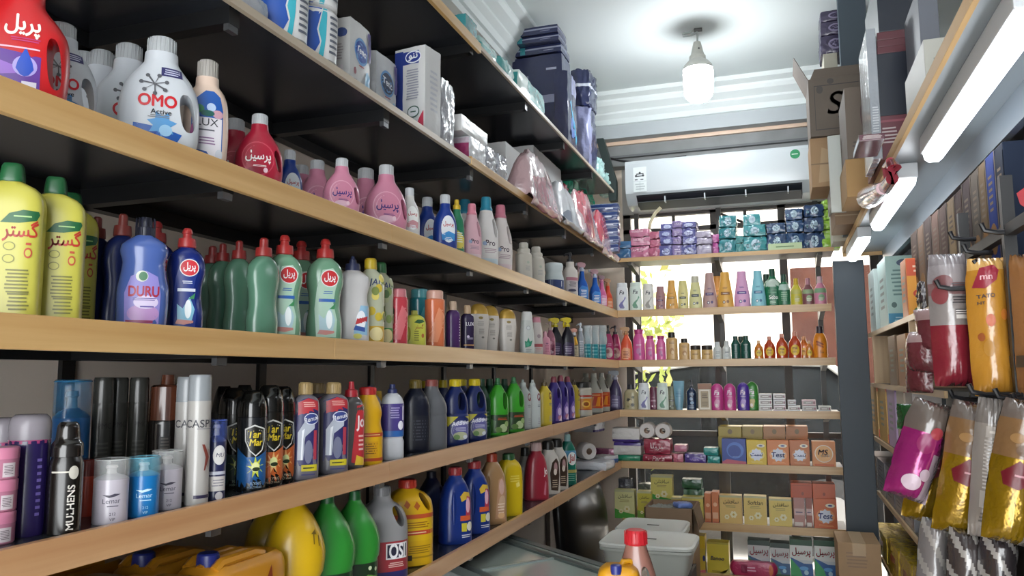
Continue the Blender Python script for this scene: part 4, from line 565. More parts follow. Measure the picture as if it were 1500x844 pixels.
simple('navy_pump', 'pump_bottle', 'navy pump bottle with white print', 'pump bottle', lambda: bottle('pump_bottle', [(0, .15, .11), (.015, .155, .12), (.6, .155, .12), (.68, .1, .09), (.74, .05, .05)], mat('#1c3050', .25), None, [('lines', .02, .52, .18, .08, 2, '#9cb0c4'), ('oval', 0, .38, .05, .05, '#8aa0b8'), ('oval', .03, .25, .06, .05, '#7c98b4'), ('lines', 0, .12, .2, .1, 3, '#8aa0b8')], 2.6, extra=[('pump', pump_mb(.73, 1, mat('#1c2434', .3), .055))]))
def sunsilk(col, low): return lambda: bottle('shampoo_bottle', [(0, .225, .14), (.015, .24, .15), (.7, .245, .15), (.86, .22, .14), (.95, .14, .1), (1, .06, .05)], mat(col, .28), None, [('text', 'Fa', .0, .66, .2, '#ead8e4', {'bold': .04, 'shear': .2}), ('oval', -.02, .26, .1, .16, low), ('oval', .06, .34, .05, .07, low), ('oval', -.03, .2, .05, .06, '#e8dcd8'), ('lines', .0, .52, .24, .04, 1, '#dfc8d8')], 2.4)
simple('ss_pink', 'shower_gel_bottle', 'pink rounded shower gel bottle', 'shower gel', sunsilk('#be3f86', '#d89ab8'))
simple('ss_purple', 'shower_gel_bottle', 'deep purple rounded shower gel bottle', 'shower gel', sunsilk('#4c2f90', '#a890c8'))
simple('ss_green', 'shower_gel_bottle', 'green rounded shower gel bottle behind purple', 'shower gel', sunsilk('#3f8c3c', '#c8b87c'))
# ------------------------------------------------------------------ the setting
def Z(u): return CZ+u
XL, XW, YB, YW, XR = -1.0, -1.42, 5.07, 5.42, 1.05
CEIL = Z(1.97)
WOOD = wood_mat('#dcb67c', '#c79a5e', .3, 1); WOODX = wood_mat('#cba878', '#b5905f', .34, 0); WOODP = wood_mat('#d2a67a', '#be8c60', .32, 1)
BLACK = mat('#2b2e34', .26, vary=.3, vscale=3); STEEL = mat('#121315', .4); GREYB = mat('#6f6c69', .4, vary=.15)
PLAST = mat('#e2d3c4', .75, vary=.12, vscale=4, bump=.15, bscale=25); CEILM = mat('#d9e0df', .7, vary=.03, vscale=2); WHITE = mat('#dfe5e4', .6)
CARD = mat('#a98a68', .75, vary=.08, vscale=14); CARDD = mat('#8d745c', .75, vary=.1, vscale=14); GREY = mat('#8f979b', .55, vary=.1, vscale=5)
def struct(name, mb, smooth=False):
    o = mb.build(name, smooth=smooth); o['kind'] = 'structure'; return o
def slab(name, b, m): mb = MB(); mb.box(*b, m); return struct(name, mb)
def tilemat(name, ca, cb, sx, sy, mort=.01):
    m = mat(ca, .35).copy(); nt = m.node_tree; b = nt.nodes['Principled BSDF']; br = nt.nodes.new('ShaderNodeTexBrick')
    br.offset = 0; br.inputs['Color1'].default_value = (*lin(ca), 1); br.inputs['Color2'].default_value = (*lin(cb), 1); br.inputs['Mortar'].default_value = (*lin('#8d8780'), 1)
    br.inputs['Scale'].default_value = 1; br.inputs['Brick Width'].default_value = sx; br.inputs['Row Height'].default_value = sy; br.inputs['Mortar Size'].default_value = mort*.3
    tc = nt.nodes.new('ShaderNodeTexCoord'); mp = nt.nodes.new('ShaderNodeMapping'); nt.links.new(tc.outputs['Object'], mp.inputs[0]); nt.links.new(mp.outputs[0], br.inputs[0]); nt.links.new(br.outputs[0], b.inputs['Base Color'])
    return m, mp
ft, _ = tilemat('floor', '#8f8a84', '#97928b', .4, .4)
slab('floor', (XW-.1, XR+.1, -1.6, YW+.1, -.1, 0), ft)
slab('ceiling', (XW-.1, XR+.1, -1.6, YW+.1, CEIL, CEIL+.1), CEILM)
mb = MB(); mb.box(XW-.1, XW, -1.6, YW+.1, Z(-.64), CEIL, PLAST)
wt, mp = tilemat('wt', '#b8aeaa', '#c2b8b3', .3, .22); mp.inputs['Rotation'].default_value = (PI/2, 0, PI/2)
mb.box(XW-.1, XW, -1.6, YW+.1, 0, Z(-.64), wt); struct('wall_left', mb)
slab('wall_right', (XR, XR+.1, -1.6, YW+.1, 0, CEIL), mat('#4a4c50', .5))
mb = MB(); mb.box(XW-.1, -1.25, -1.7, -1.6, 0, CEIL, WHITE); mb.box(.9, XR+.1, -1.7, -1.6, 0, CEIL, WHITE); mb.box(-1.25, .9, -1.7, -1.6, 3.0, CEIL, WHITE); struct('wall_front', mb)
WX0, WX1, WZ0, WZ1 = -1.02, .62, .25, Z(1.12)
mb = MB(); mb.box(XW-.1, WX0, YW, YW+.12, 0, CEIL, PLAST); mb.box(WX1, XR+.1, YW, YW+.12, 0, CEIL, mat('#55585c', .5)); mb.box(WX0, WX1, YW, YW+.12, 0, WZ0, PLAST)
mb.box(WX0, WX1, YW, YW+.12, WZ1, CEIL, mat('#a9a5a0', .6)); struct('wall_back', mb)
# beam and strips over the air conditioner, cornices
mb = MB(); mb.box(XW, XR, YW-.10, YW, Z(1.45), Z(1.60), mat('#7d7f7f', .6, vary=.3, vscale=6)); mb.box(XW, XR, YW-.13, YW, Z(1.505), Z(1.52), mat('#5f6163', .6)); struct('trim_1', mb)
slab('gap_light_strip', (XW, XR, YW-.12, YW, Z(1.60), Z(1.625)), mat('#d8bda6', .5))  # pale colour put in for the light coming through a narrow gap here
slab('trim_3', (XW, XR, YW-.2, YW, Z(1.625), Z(1.72)), mat('#a3a9ac', .55))
def cornice(name, ax, a, b, base, sgn):
    pr = [(0, 1.72), (.05, 1.72), (.05, 1.76), (.065, 1.765), (.075, 1.80), (.10, 1.83), (.10, 1.845), (.14, 1.88), (.15, 1.905), (.15, 1.92), (.19, 1.94), (.19, 1.97), (0, 1.97)]
    mb = MB(); mb.prism([(base+sgn*u, Z(v)) for u, v in pr], ax, a, b, WHITE); return struct(name, mb)
cornice('trim_4', 0, XW, XR, YW-.02, -1)
cornice('trim_5', 1, -1.6, YW, XW, 1)
# window: frame, grille, pane, and the place behind it
mb = MB(); FR = mat('#4a4541', .6)
for x in (WX0, -.42, .02, WX1-.05): mb.box(x, x+.05, YW+.02, YW+.07, WZ0, WZ1, FR)
for z, t in ((WZ0, .045), (Z(-.42), .035), (Z(.985), .03), (WZ1-.02, .02)): mb.box(WX0, WX1, YW+.02, YW+.07, z, z+t, FR)
for x in (-.68, -.2, .27): mb.box(x, x+.022, YW+.03, YW+.05, Z(1.0), WZ1, FR)
mb.tube([(-.37, YW+.04, WZ1-.02), (-.2, YW+.04, Z(1.02))], .01, FR, 6)
wf = struct('window_1', mb)
mb = MB(); mb.box(WX0, WX1, YW+.04, YW+.046, WZ0, WZ1, mat('#eef4f2', .03, alpha=.025)); g = mb.build('window_pane', wf, smooth=False)
slab('ground_outside', (-8, 9, YW+.12, 16, -.12, -.02), mat('#b5aea4', .8, vary=.15))
mb = MB(); mb.box(-6, 7, 10.0, 10.2, -.02, 5.2, mat('#d8cdbf', .8, vary=.06)); mb.box(-6, 7, 9.96, 10.0, -.02, 2.0, tilemat('ow', '#e9e4dc', '#e2dcd2', .5, .3)[0])
mb.box(.15, 1.4, 9.9, 9.97, 1.4, 2.9, mat('#38211a', .9, vary=.6, vscale=5, bump=1, bscale=6, spec=.1)); struct('wall_outside', mb)
# ------------------------------------------------------------------ shelving
LZ = dict(A=1.214, B=.757, C=.411, D=.085, E=-.2345, F=-.5605)
LN = dict(A='highest left shelf', B='second left shelf', C='third left shelf', D='fourth left shelf', E='fifth left shelf', F='lowest left shelf')
BZ = dict(B=.757, C=.411, D=.085, E=-.2345, F=-.5605, G=-.921, H=-1.225)
BN = dict(B='highest back shelf', C='second back shelf', D='third back shelf', E='fourth back shelf', F='fifth back shelf', G='sixth back shelf', H='lowest back shelf')
POSTY = [.61, 1.25, 1.9, 2.54, 3.19, 3.83, 4.47]
def left_shelf(k):
    z = Z(LZ[k]); r = empty('wall_shelf', (XL, 2.4, z)); O = Vector((XL, 2.4, z)); y1 = 5.04 if k == 'A' else YW-.04; y0 = -.9
    y1f = y1 if k == 'A' else YB
    def loc(x0, x1, a, b, c, d): return (x0-O.x, x1-O.x, a-O.y, b-O.y, c-O.z, d-O.z)
    mb = MB(); mb.box(*loc(XW+.003, XL-.012, y0, y1, z-.016, z), BLACK); mb.build('board', r, smooth=False)
    top = z+.004; bot = {'A': z-.032, 'B': z-.020}.get(k, z-.046)
    wd = {'C': WOOD, 'D': WOOD, 'E': WOODP, 'F': WOODP}.get(k, WOOD)
    mb = MB()
    if k in 'AB':
        ys = on(705, 75, 0, XL).y if k == 'A' else on(691, 225, 0, XL).y
        thin = mat('#b9ab97', .4)
        if k == 'A': mb.box(*loc(XL-.014, XL, y0, ys, bot, top), wd, .0015); mb.box(*loc(XL-.014, XL-.002, ys, y1f, z-.016, z), thin)
        else: mb.box(*loc(XL-.014, XL-.002, y0, ys, z-.018, z), thin); mb.box(*loc(XL-.014, XL, ys, y1f, bot, top+.006), wd, .0015)
    else:
        js = [y0, 1.62 if k == 'D' else 1.9, 3.5, y1f]
        for a, b in zip(js[:-1], js[1:]): mb.box(*loc(XL-.014, XL, a+.0004, b-.0004, bot, top), wd, .0012)
    mb.build('front_strip', r, smooth=False)
    for y in POSTY:
        if y > y1-.1: continue
        mb = MB(); mb.box(*loc(XW+.003, XL-.02, y-.016, y+.016, z-.05, z-.016), STEEL); mb.box(*loc(XL-.034, XL-.021, y-.014, y+.014, z-.064 if k != 'A' else z-.05, z-.016), mat('#6d6f72', .35, .8)); mb.build('bracket', r, smooth=False)
    mb = MB(); mb.box(*loc(XW+.003, XW+.035, y0, y1, z-.05, z-.0165), STEEL); mb.build('rear_rail', r, smooth=False)
    return tag(r, 'long black %s with %s' % ({'A': 'topmost shelf of the left wall', 'B': 'second shelf down on the left wall', 'C': 'third shelf down on the left wall', 'D': 'fourth shelf down on the left wall', 'E': 'fifth shelf down on the left wall', 'F': 'bottom shelf of the left wall'}[k], {'A': 'diaper packs on it', 'B': 'tissue packs on it', 'C': 'detergent jugs on it', 'D': 'dish soap bottles on it', 'E': 'spray cans on it', 'F': 'big jugs on it'}[k]), 'shelf', 'left wall shelves')
for k in LZ: left_shelf(k)
for i, y in enumerate(POSTY):
    mb = MB(); mb.box(-.012, .0, -.016, .016, Z(-.62), Z(1.16), STEEL)
    o = mb.build('shelf_post', smooth=False); o.location = (XW+.0125, y, 0)
    tag(o, 'black upright on the left wall, %s from the near end' % ['first', 'second', 'third', 'fourth', 'fifth', 'sixth', 'seventh'][i], 'post', 'left wall uprights')
BX1 = dict(B=.335, C=.305, D=.312, E=.322, F=.325, G=.33, H=.33)
def back_shelf(k):
    z = Z(BZ[k]); x0 = XL if k not in 'GH' else {'G': -1.0, 'H': -.62}[k]; x1 = BX1[k]; r = empty('wall_shelf', (x0, YB, z))
    def loc(a, b, c, d, e, f): return (a-x0, b-x0, c-YB, d-YB, e-z, f-z)
    mb = MB(); mb.box(*loc(x0+.001 if k in 'GH' else XL-.011, x1, YB+.012, YW-.03, z-.016, z), GREYB); mb.build('board', r, smooth=False)
    mb = MB(); mb.box(*loc(x0, x1, YB, YB+.012, z-(.022 if k == 'B' else .042), z+.004), WOODX, .0012); mb.build('front_strip', r, smooth=False)
    for x in (-.92, -.36, .255):
        if x < x0: continue
        mb = MB(); mb.prism([(YB+.02-YB, -.016), (YW-.04-YB, -.016), (YW-.04-YB, -.075), (YW-.07-YB, -.075), (YB+.02-YB, -.04)], 0, x-.014-x0, x+.014-x0, mat('#3b3936', .45)); mb.build('bracket', r, smooth=False)
    return tag(r, '%s of the back wall, pale wood edge, %s on it' % ({'B': 'topmost shelf', 'C': 'second shelf', 'D': 'third shelf', 'E': 'fourth shelf', 'F': 'fifth shelf', 'G': 'sixth shelf', 'H': 'bottom shelf'}[k], {'B': 'packs of pads', 'C': 'conical shampoo bottles', 'D': 'amber bottles', 'E': 'soaps', 'F': 'toilet rolls', 'G': 'powder boxes', 'H': 'green-topped boxes'}[k]), 'shelf', 'back wall shelves')
for k in BZ: back_shelf(k)
for i, x in enumerate((-.92, -.36, .255)):
    mb = MB(); mb.box(-.016, .016, -.011, .011, 0, Z(1.12), mat('#3b3936', .45)); o = mb.build('shelf_post', smooth=False); o.location = (x, YW-.013, 0)
    tag(o, ['dark upright before the window, left of the three', 'dark upright in the middle of the window', 'dark upright before the window, right of the three'][i], 'post', 'back wall uprights')
# ------------------------------------------------------------------ placing goods
REC = []; HE = {}; USED = {}
def proto(key):
    if key not in HE:
        o = K[key]['fn'](); USED[key] = False
        c = [v.co for ch in o.children if ch.name.split('.')[0] in ('body', 'cap') for v in ch.data.vertices]
        HE[key] = (o, max(abs(v.x) for v in c), max(abs(v.y) for v in c))
    return HE[key]
def put(key, p, h, rz, where, px, desc=None):
    o = proto(key)[0]; k = K[key]
    if USED[key]: o = copy_tree(o)
    USED[key] = True; o.location = p; o.rotation_euler = (0, 0, math.radians(rz)); o.scale = (h, h, h); o['kd'] = key
    REC.append((o, desc or k['desc'], where, k['cat'], k['many'], px)); return o
def L(sh, key, px, py, rz=70, off=0, desc=None):
    _, hw, hd = proto(key); a = math.radians(rz); e = math.hypot(hw*math.cos(a), hd*math.sin(a)); x = -1.09-off
    for _i in range(4):
        p = on(px, py, 0, x); h = p.z-Z(LZ[sh]); x = XL-.016-h*e-off
    return put(key, (x, p.y, Z(LZ[sh])), h, rz, 'on the '+LN[sh], px, desc)
def Bk(sh, key, px, py, rz=0, off=0, desc=None):
    _, hw, hd = proto(key); y = YB+.06+off
    for _i in range(4):
        p = on(px, py, 1, y); h = p.z-Z(BZ[sh]); y = YB+.016+h*hd+off
    return put(key, (p.x, y, Z(BZ[sh])), h, rz, 'on the '+BN[sh], px, desc)
ORD = ['first', 'second', 'third', 'fourth', 'fifth', 'sixth', 'seventh', 'eighth', 'ninth', 'tenth', 'eleventh', 'twelfth']
NUM = ['zero', 'one', 'two', 'three', 'four', 'five', 'six', 'seven', 'eight', 'nine', 'ten', 'eleven', 'twelve']
def relax():
    """neighbours on one shelf must not run into each other: slim them slightly, then move them apart"""
    g = {}
    for r in REC:
        if 'shelf' in r[2] and 'stack' not in r[2]: g.setdefault(r[2], []).append(r)
    for wh, rs in g.items():
        it = []
        for r in rs:
            o = r[0]; base = next(k for k, v in K.items() if k == o['kd']); _, hw, hd = HE[base]; it.append([o, o.location.x, o.location.y, hw*o.scale.x, hd*o.scale.x, o.rotation_euler.z, 1.0, o.location.x, o.location.y])
        def sup(a, dx, dy):
            c, s = math.cos(a[5]), math.sin(a[5]); u, v = dx*c+dy*s, -dx*s+dy*c; return math.hypot(a[3]*u, a[4]*v)*a[6]+.0005
        left = 'left' in wh
        for rnd in range(60):
            for i in range(len(it)):
                for j in range(i):
                    a, b = it[i], it[j]; dx, dy = b[1]-a[1], b[2]-a[2]; d = math.hypot(dx, dy) or 1e-4; dx, dy = dx/d, dy/d; need = sup(a, dx, dy)+sup(b, dx, dy)-d
                    if need <= 0: continue
                    if rnd < 8: a[6] = max(.86, a[6]*.98); b[6] = max(.86, b[6]*.98); continue
                    back, fr = (a, b) if (a[7] < b[7]-.03 if left else a[8] > b[8]+.03) else (b, a) if (b[7] < a[7]-.03 if left else b[8] > a[8]+.03) else (None, None)
                    if back is not None and rnd < 48:          # the one behind goes further back along the line of sight
                        rl = math.hypot(back[1], back[2]); rx, ry = back[1]/rl, back[2]/rl; k = min(.02, need*1.2); back[1] += rx*k; back[2] += ry*k
                        q = back
                        if left: e = sup(q, 1, 0); q[1] = max(XW+.036+e, q[1])
                        else: e = sup(q, 0, 1); q[2] = min(YW-.03-e, q[2])
                        continue
                    dep = abs(dx) if left else abs(dy); wa = .5
                    if dep > .25: wa = (1.0 if a[1] < b[1] else 0.0) if left else (1.0 if a[2] > b[2] else 0.0)
                    k = need*.5; a[1] -= dx*k*wa; a[2] -= dy*k*wa; b[1] += dx*k*(1-wa); b[2] += dy*k*(1-wa)
                    for q in (a, b):
                        if left: e = sup(q, 1, 0); q[1] = min(XL-.015-e, max(XW+.036+e, q[1]))
                        else: e = sup(q, 0, 1); q[2] = max(YB+.014+e, min(YW-.03-e, q[2]))
        for o, x, y, hw, hd, rz, f, x0, y0 in it:
            top = o.location.z+o.scale.z; t = math.hypot(x, y)/math.hypot(x0, y0); nh = CZ+(top-CZ)*t-o.location.z; q = max(.88, min(1.1, nh/o.scale.z))
            o.location.x = x; o.location.y = y; o.scale = (o.scale.x*f, o.scale.y*f, o.scale.z*q)
def finish_labels():
    g = {}
    for r in REC: g.setdefault((r[1], r[2]), []).append(r)
    for (d, wh), rs in g.items():
        rs.sort(key=lambda r: r[5]); n = len(rs); sh = wh.replace('on the ', '')
        for i, r in enumerate(rs):
            o = r[0]; o['category'] = r[3]; del o['kd']
            if n == 1: lab = '%s %s' % (d, wh)
            elif n == 2: lab = '%s, the %s of two, %s' % (d, ('left', 'right')[i], sh)
            else: lab = '%s, %s of %s from left, %s' % (d, ORD[i], NUM[n], sh)
            o['label'] = lab.strip()
            if n > 1: o['group'] = '%s %s' % (r[4], wh)
# ------------------------------------------------------------------ packs, boxes, bags
def soft_fn(w, d, h, k, wr, seed):
    sv = Vector((seed*3.1, seed*1.7, seed*.9))
    def f(a, b, c, off=0):
        x = a*math.sqrt(max(0, 1-k*(b*b/2+c*c/2-b*b*c*c/3))); y = b*math.sqrt(max(0, 1-k*(a*a/2+c*c/2-a*a*c*c/3))); z = c*math.sqrt(max(0, 1-k*.7*(a*a/2+b*b/2-a*a*b*b/3)))
        p = Vector((x*w/2, y*d/2, (z+1)*h/2)); q = p*(7/max(w, h))+sv
        nrm = Vector((a**3, b**3, c**3)); nrm = nrm.normalized() if nrm.length > 0 else nrm
        nn = noise.noise(q)*.6+noise.noise(q*2.3)*.4
        rid = (1-abs(noise.noise(q*1.6+Vector((9, 3, 1)))*2))*.5
        p += nrm*((nn+rid-.4)*wr*min(w, h)+off); p.z = max(p.z, 0.0005 if c < -.95 else .002); return p
    return f
def softbox(name, w, d, h, m, k=.35, wr=.05, seed=1, prints=(), lprints=(), zone=None, N=12, parent=None, bname=None):
    f = soft_fn(w, d, h, k, wr, seed); mb = MB(); G = [-1+2*i/N for i in range(N+1)]
    for ax in range(3):
        for s in (-1, 1):
            vs = []; fs = []
            for u in G:
                for v in G:
                    q = [0, 0, 0]; q[ax] = s; q[(ax+1) % 3] = u; q[(ax+2) % 3] = v; vs.append(f(*q))
            cells = {}
            for i in range(N):
                for j in range(N):
                    q = [0, 0, 0]; q[ax] = s; q[(ax+1) % 3] = (G[i]+G[i+1])/2; q[(ax+2) % 3] = (G[j]+G[j+1])/2
                    mm = zone(*q) if zone else m; cells.setdefault(id(mm), (mm, []))[1].append((i*(N+1)+j, (i+1)*(N+1)+j, (i+1)*(N+1)+j+1, i*(N+1)+j+1))
            for mm, fl in cells.values(): mb.add(vs, fl, P(mm))
    def clean(mb, nm, par):
        o = mb.build(nm, par, sharp=60); b = bmesh.new(); b.from_mesh(o.data); bmesh.ops.remove_doubles(b, verts=b.verts[:], dist=1e-5)
        loose = [v for v in b.verts if not v.link_faces]; bmesh.ops.delete(b, geom=loose, context='VERTS'); bmesh.ops.recalc_face_normals(b, faces=b.faces[:]); b.to_mesh(o.data); b.free(); o.data.set_sharp_from_angle(angle=math.radians(60)); return o
    if not prints and not lprints and parent is None and not bname: return clean(mb, name, None)
    r = parent or empty(name); clean(mb, bname or 'wrapping', r)
    lm = MB()
    if prints: put_prints(lm, prints, lambda xs, zs, o: [f(max(-1, min(1, x*2/w)), -1, max(-1, min(1, z*2/h-1)), 0)+Vector((0, -o*.8-.0006, 0)) for x, z in zip(xs, zs)], .0012, .0003)
    if lprints: put_prints(lm, lprints, lambda xs, zs, o: [f(-1, max(-1, min(1, -x*2/d)), max(-1, min(1, z*2/h-1)), 0)+Vector((-o*.8-.0006, 0, 0)) for x, z in zip(xs, zs)], .0012, .0003)
    if lm.v: lm.build('printed_label', r, recalc=False)
    return r
def carton(name, w, d, h, m, prints=(), lprints=(), top=None, bev=.002, flap=None):
    """a box; prints on the front, lprints on the -X side; flap = (height, colour): a separate lid band"""
    r = empty(name); mb = MB(); hb = h-(flap[0] if flap else 0)
    mb.box(-w/2, w/2, -d/2, d/2, 0, hb, P(m), bev); mb.build('body', r, smooth=False)
    if flap: mb = MB(); mb.box(-w/2-.0008, w/2+.0008, -d/2-.0008, d/2+.0008, hb, h, P(flap[1]), bev); mb.build('lid', r, smooth=False)
    lm = MB()
    if prints: put_prints(lm, prints, lambda xs, zs, o: [(x, -d/2-o, z) for x, z in zip(xs, zs)], .0012, .0002)
    if lprints: put_prints(lm, lprints, lambda xs, zs, o: [(-w/2-o, -x, z) for x, z in zip(xs, zs)], .0012, .0002)
    if top: put_prints(lm, top, lambda xs, zs, o: [(x, z, h+o) for x, z in zip(xs, zs)], .0008, .0002)
    if lm.v: lm.build('printed_label', r, smooth=False, recalc=False)
    return r
def hang_bag(name, w, h, t, zone, seed, prints=(), N=22, neck=.12):
    """a filled film bag with crimped ends; origin at its top middle, hanging down, front towards -Y"""
    sv = Vector((seed*2.3, seed, 0))
    def f(a, c, s, off=0):
        e = max(0, 1-abs(c)**6)**.5; th = t/2*e*max(0, 1-abs(a)**2.4)
        q = Vector((a*2.2, c*3.4, s*.7))+sv; wv = noise.noise(q)*.35+noise.noise(q*2.1)*.25+(.5-abs(noise.noise(q*1.4)))*.4
        puck = abs(c)**5*math.sin(a*26+seed)*.004
        squeeze = 1-neck*max(0, abs(c)-.6)/.4*(1 if c > 0 else .35)
        return Vector((a*w/2*squeeze*(1+.04*noise.noise(Vector((c*3, seed, 1)))), s*(th*(1+.5*wv)+off)+puck+wv*t*.2*(1-abs(c)**8)+(seed % 3-1)*.012*(1-c*c), (c-1)*h/2))
    r = empty(name); mb = MB()
    for s in (-1, 1):
        vs = [f(-1+2*i/N, -1+2*j/N, s) for j in range(N+1) for i in range(N+1)]; cells = {}
        for j in range(N):
            for i in range(N):
                mm = P(zone(-1+2*(i+.5)/N, -1+2*(j+.5)/N, s)); cells.setdefault(id(mm), (mm, []))[1].append((j*(N+1)+i, j*(N+1)+i+1, (j+1)*(N+1)+i+1, (j+1)*(N+1)+i))
        for mm, fl in cells.values(): mb.add(vs, fl, mm)
    o = mb.build('film', r, sharp=70); b = bmesh.new(); b.from_mesh(o.data); bmesh.ops.remove_doubles(b, verts=b.verts[:], dist=1e-5)
    bmesh.ops.delete(b, geom=[v for v in b.verts if not v.link_faces], context='VERTS'); bmesh.ops.recalc_face_normals(b, faces=b.faces[:]); b.to_mesh(o.data); b.free(); o.data.set_sharp_from_angle(angle=math.radians(70))
    if prints: lm = MB(); put_prints(lm, prints, lambda xs, zs, of: [f(max(-1, min(1, x*2/w)), max(-1, min(1, 1+z*2/h)), -1, of+.001) for x, z in zip(xs, zs)], .0012, .0003); lm.build('printed_label', r, recalc=False)
    return r
def setobj(o, p, rz=0, label=None, cat=None, group=None, rx=0, ry=0):
    o.location = p; o.rotation_euler = (math.radians(rx), math.radians(ry), math.radians(rz)); tag(o, label, cat, group); return o
# ------------------------------------------------------------------ lamps
LEDM = emit('#f4f9ff', LED_STRENGTH); BULBM = emit('#f6fbff', BULB_STRENGTH)
SOFF = Z(.70)
mb = MB(); g_ = mat('#8e979c', .35)
sf = empty('overhead_shelf', (.351, 1.0, Z(.64)))
mb.box(.012, XR-.352, 0, 3.66, .02, .05, g_); mb.build('board', sf, smooth=False)
mb = MB(); mb.box(0, .012, 0, 3.66, .018, .052, mat('#cfa86e', .6, vary=.1), .001); mb.build('front_strip', sf, smooth=False)
mb = MB(); mb.box(.2, .22, 0, 3.64, -.06, .02, mat('#767f86', .4)); mb.box(.22, .30, 0, 3.64, -.012, .02, mat('#5c646b', .4)); mb.build('valance', sf, smooth=False)
mb = MB(); mb.box(.0, .2, 3.66, 3.672, .0, .052, wood_mat('#d8b684', '#c4995f', .3, 0)); mb.build('end_board', sf, smooth=False)
tag(sf, 'grey overhead shelf above the right-hand rack carrying cartons, strip lamps beneath', 'shelf')
for i, ((a, b), (c, d)) in enumerate([((1467, 25), (1394, 229)), ((1322, 266), (1292, 333)), ((1262, 351), (1249, 385))]):
    p, q = on(a, b, 2, Z(.60)), on(c, d, 2, Z(.60)); xm = (p.x+q.x)/2; y0, y1 = p.y, min(q.y, 4.48)
    r = empty('strip_lamp', (xm, y0, Z(.60)))
    mb = MB(); mb.box(-.03, .03, 0, y1-y0, .012, .0595, mat('#c9ced2', .4), .004); mb.build('housing', r, smooth=False)
    mb = MB(); mb.prism([(-.026, .011), (-.022, -.008), (-.012, -.016), (.012, -.016), (.022, -.008), (.026, .011)], 1, .015, y1-y0-.015, LEDM); mb.build('diffuser', r, smooth=False)
    tag(r, ['long glowing strip lamp nearest the camera under the overhead shelf', 'middle glowing strip lamp under the overhead shelf', 'farthest, smallest glowing strip lamp under the overhead shelf'][i], 'lamp', 'strip lamps under the overhead shelf')
bp = on(1021, 62, 1, 4.4); bz = on(1022, 150, 1, 4.4).z; H = bp.z-bz
r = empty('light_bulb', (bp.x, 4.4, bz))
mb = MB(); mb.loft([(0, .02, .02), (.012, .05, .05), (.035, .073, .073), (.06, .08, .08), (.165, .084, .084), (.19, .083, .083)], 2, BULBM, 32, 14); bl = mb.build('diffuser', r)
mb = MB(); mb.loft([(.19, .084, .084), (.205, .082, .082), (.235, .06, .06), (.25, .045, .045), (.262, .042, .042)], 2, mat('#c9c9c2', .4), 28, 8); mb.build('bulb_base', r)
mb = MB(); mb.loft([(.25, .046, .046), (.27, .046, .046), (.275, .04, .04), (H-.03, .028, .028), (H, .02, .02)], 2, mat('#bcbcb4', .45), 20, 8); mb.tube([(.012, -.03, H-.05), (.012, -.036, H-.05)], .005, mat('#444444'), 6); mb.build('socket', r)
top = CEIL-bz
mb = MB(); mb.tube([(0, 0, H-.01), (.004, 0, H+.04), (0, 0, top-.02), (-.01, 0, top-.001)], .006, mat('#9aa09e', .5), 6)
mb.tube([(0, 0, top-.03), (-.03, -.02, top-.05), (-.075, -.01, top-.045), (-.08, .01, top-.02), (-.04, .02, top-.012), (0, .01, top-.004)], .005, mat('#a0a6a4', .5), 6); mb.tube([(-.015, 0, top-.012), (.03, .0, top-.014)], .011, mat('#4a4a48', .5), 6); mb.build('wire', r)
tag(r, 'big glowing bulb hanging from a wire on the ceiling', 'lamp')
# ------------------------------------------------------------------ air conditioner
a0, a1 = on(915, 240, 1, 5.13), on(1190, 210, 1, 5.13); ax0, ax1 = a0.x, a1.x; az0, az1 = Z(1.128), Z(1.43)
r = empty('air_conditioner', (ax0, YW, az0)); AW, AH = ax1-ax0, az1-az0
mb = MB(); AC = mat('#c3cacd', .25, coat=.4)
mb.prism([(0, 0), (-.12, 0), (-.20, .012), (-.245, .045), (-.275, .08), (-.285, .12), (-.285, AH-.02), (-.275, AH), (0, AH)], 0, 0, AW, AC); b = mb.build('body', r, sharp=25)
mb = MB(); mb.prism([(-.10, -.004), (-.19, .004), (-.262, .056), (-.268, .066), (-.2, .03), (-.1, .01)], 0, .07, AW-.07, mat('#23262a', .4)); mb.build('louver_slot', r, smooth=False)
mb = MB(); mb.prism([(-.15, -.012), (-.235, .022), (-.236, .026), (-.15, -.007)], 0, .075, AW-.075, mat('#3c4146', .4))
for k in range(1, 5): mb.box(AW*k/4.6-.004, AW*k/4.6+.004, -.262, -.2, .012, .05, mat('#b9bec2'))
mb.build('vane', r, smooth=False)
mb = MB(); f = lambda xs, zs, o: [(x, -.285-o, z) for x, z in zip(xs, zs)]
put_prints(mb, [('rect', .055, .145, .085, .255, '#cfd6d6'), ('rect', .057, .143, .087, .253, '#dde3e3'), ('lines', .1, .20, .06, .03, 2, '#2f3438'), ('oval', .075, .195, .008, .008, '#3c4044'), ('oval', .1, .215, .007, .007, '#3c4044'), ('oval', .122, .195, .008, .008, '#3c4044'), ('rect', .066, .085, .165, .172, '#30343a'), ('rect', .104, .124, .165, .172, '#30343a'), ('rect', .057, .143, .155, .157, '#aab2b4'), ('lines', .1, .12, .07, .05, 3, '#b4bcbe'), ('rect', .099, .101, .088, .155, '#aab2b4')], f); mb.build('sticker', r, recalc=False)
mb = MB(); put_prints(mb, [('oval', AW-.105, AH-.055, .03, .03, '#2c8a5a'), ('lines', AW-.105, AH-.055, .04, .012, 1, '#d8ece0')], f); mb.build('badge', r, recalc=False)
tag(r, 'white wall air conditioner with a round green badge above the back window', 'air conditioner')
mb = MB(); mb.tube([(-1.08, 5.25, Z(1.50)), (-1.0, 5.24, Z(1.47)), (-.9, 5.27, Z(1.455)), (-.75, 5.29, Z(1.46)), (-.55, 5.305, Z(1.475))], .008, STEEL, 6); o = mb.build('power_cable', smooth=True)
tag(o, 'black cable lying over the left end of the air conditioner', 'cable')
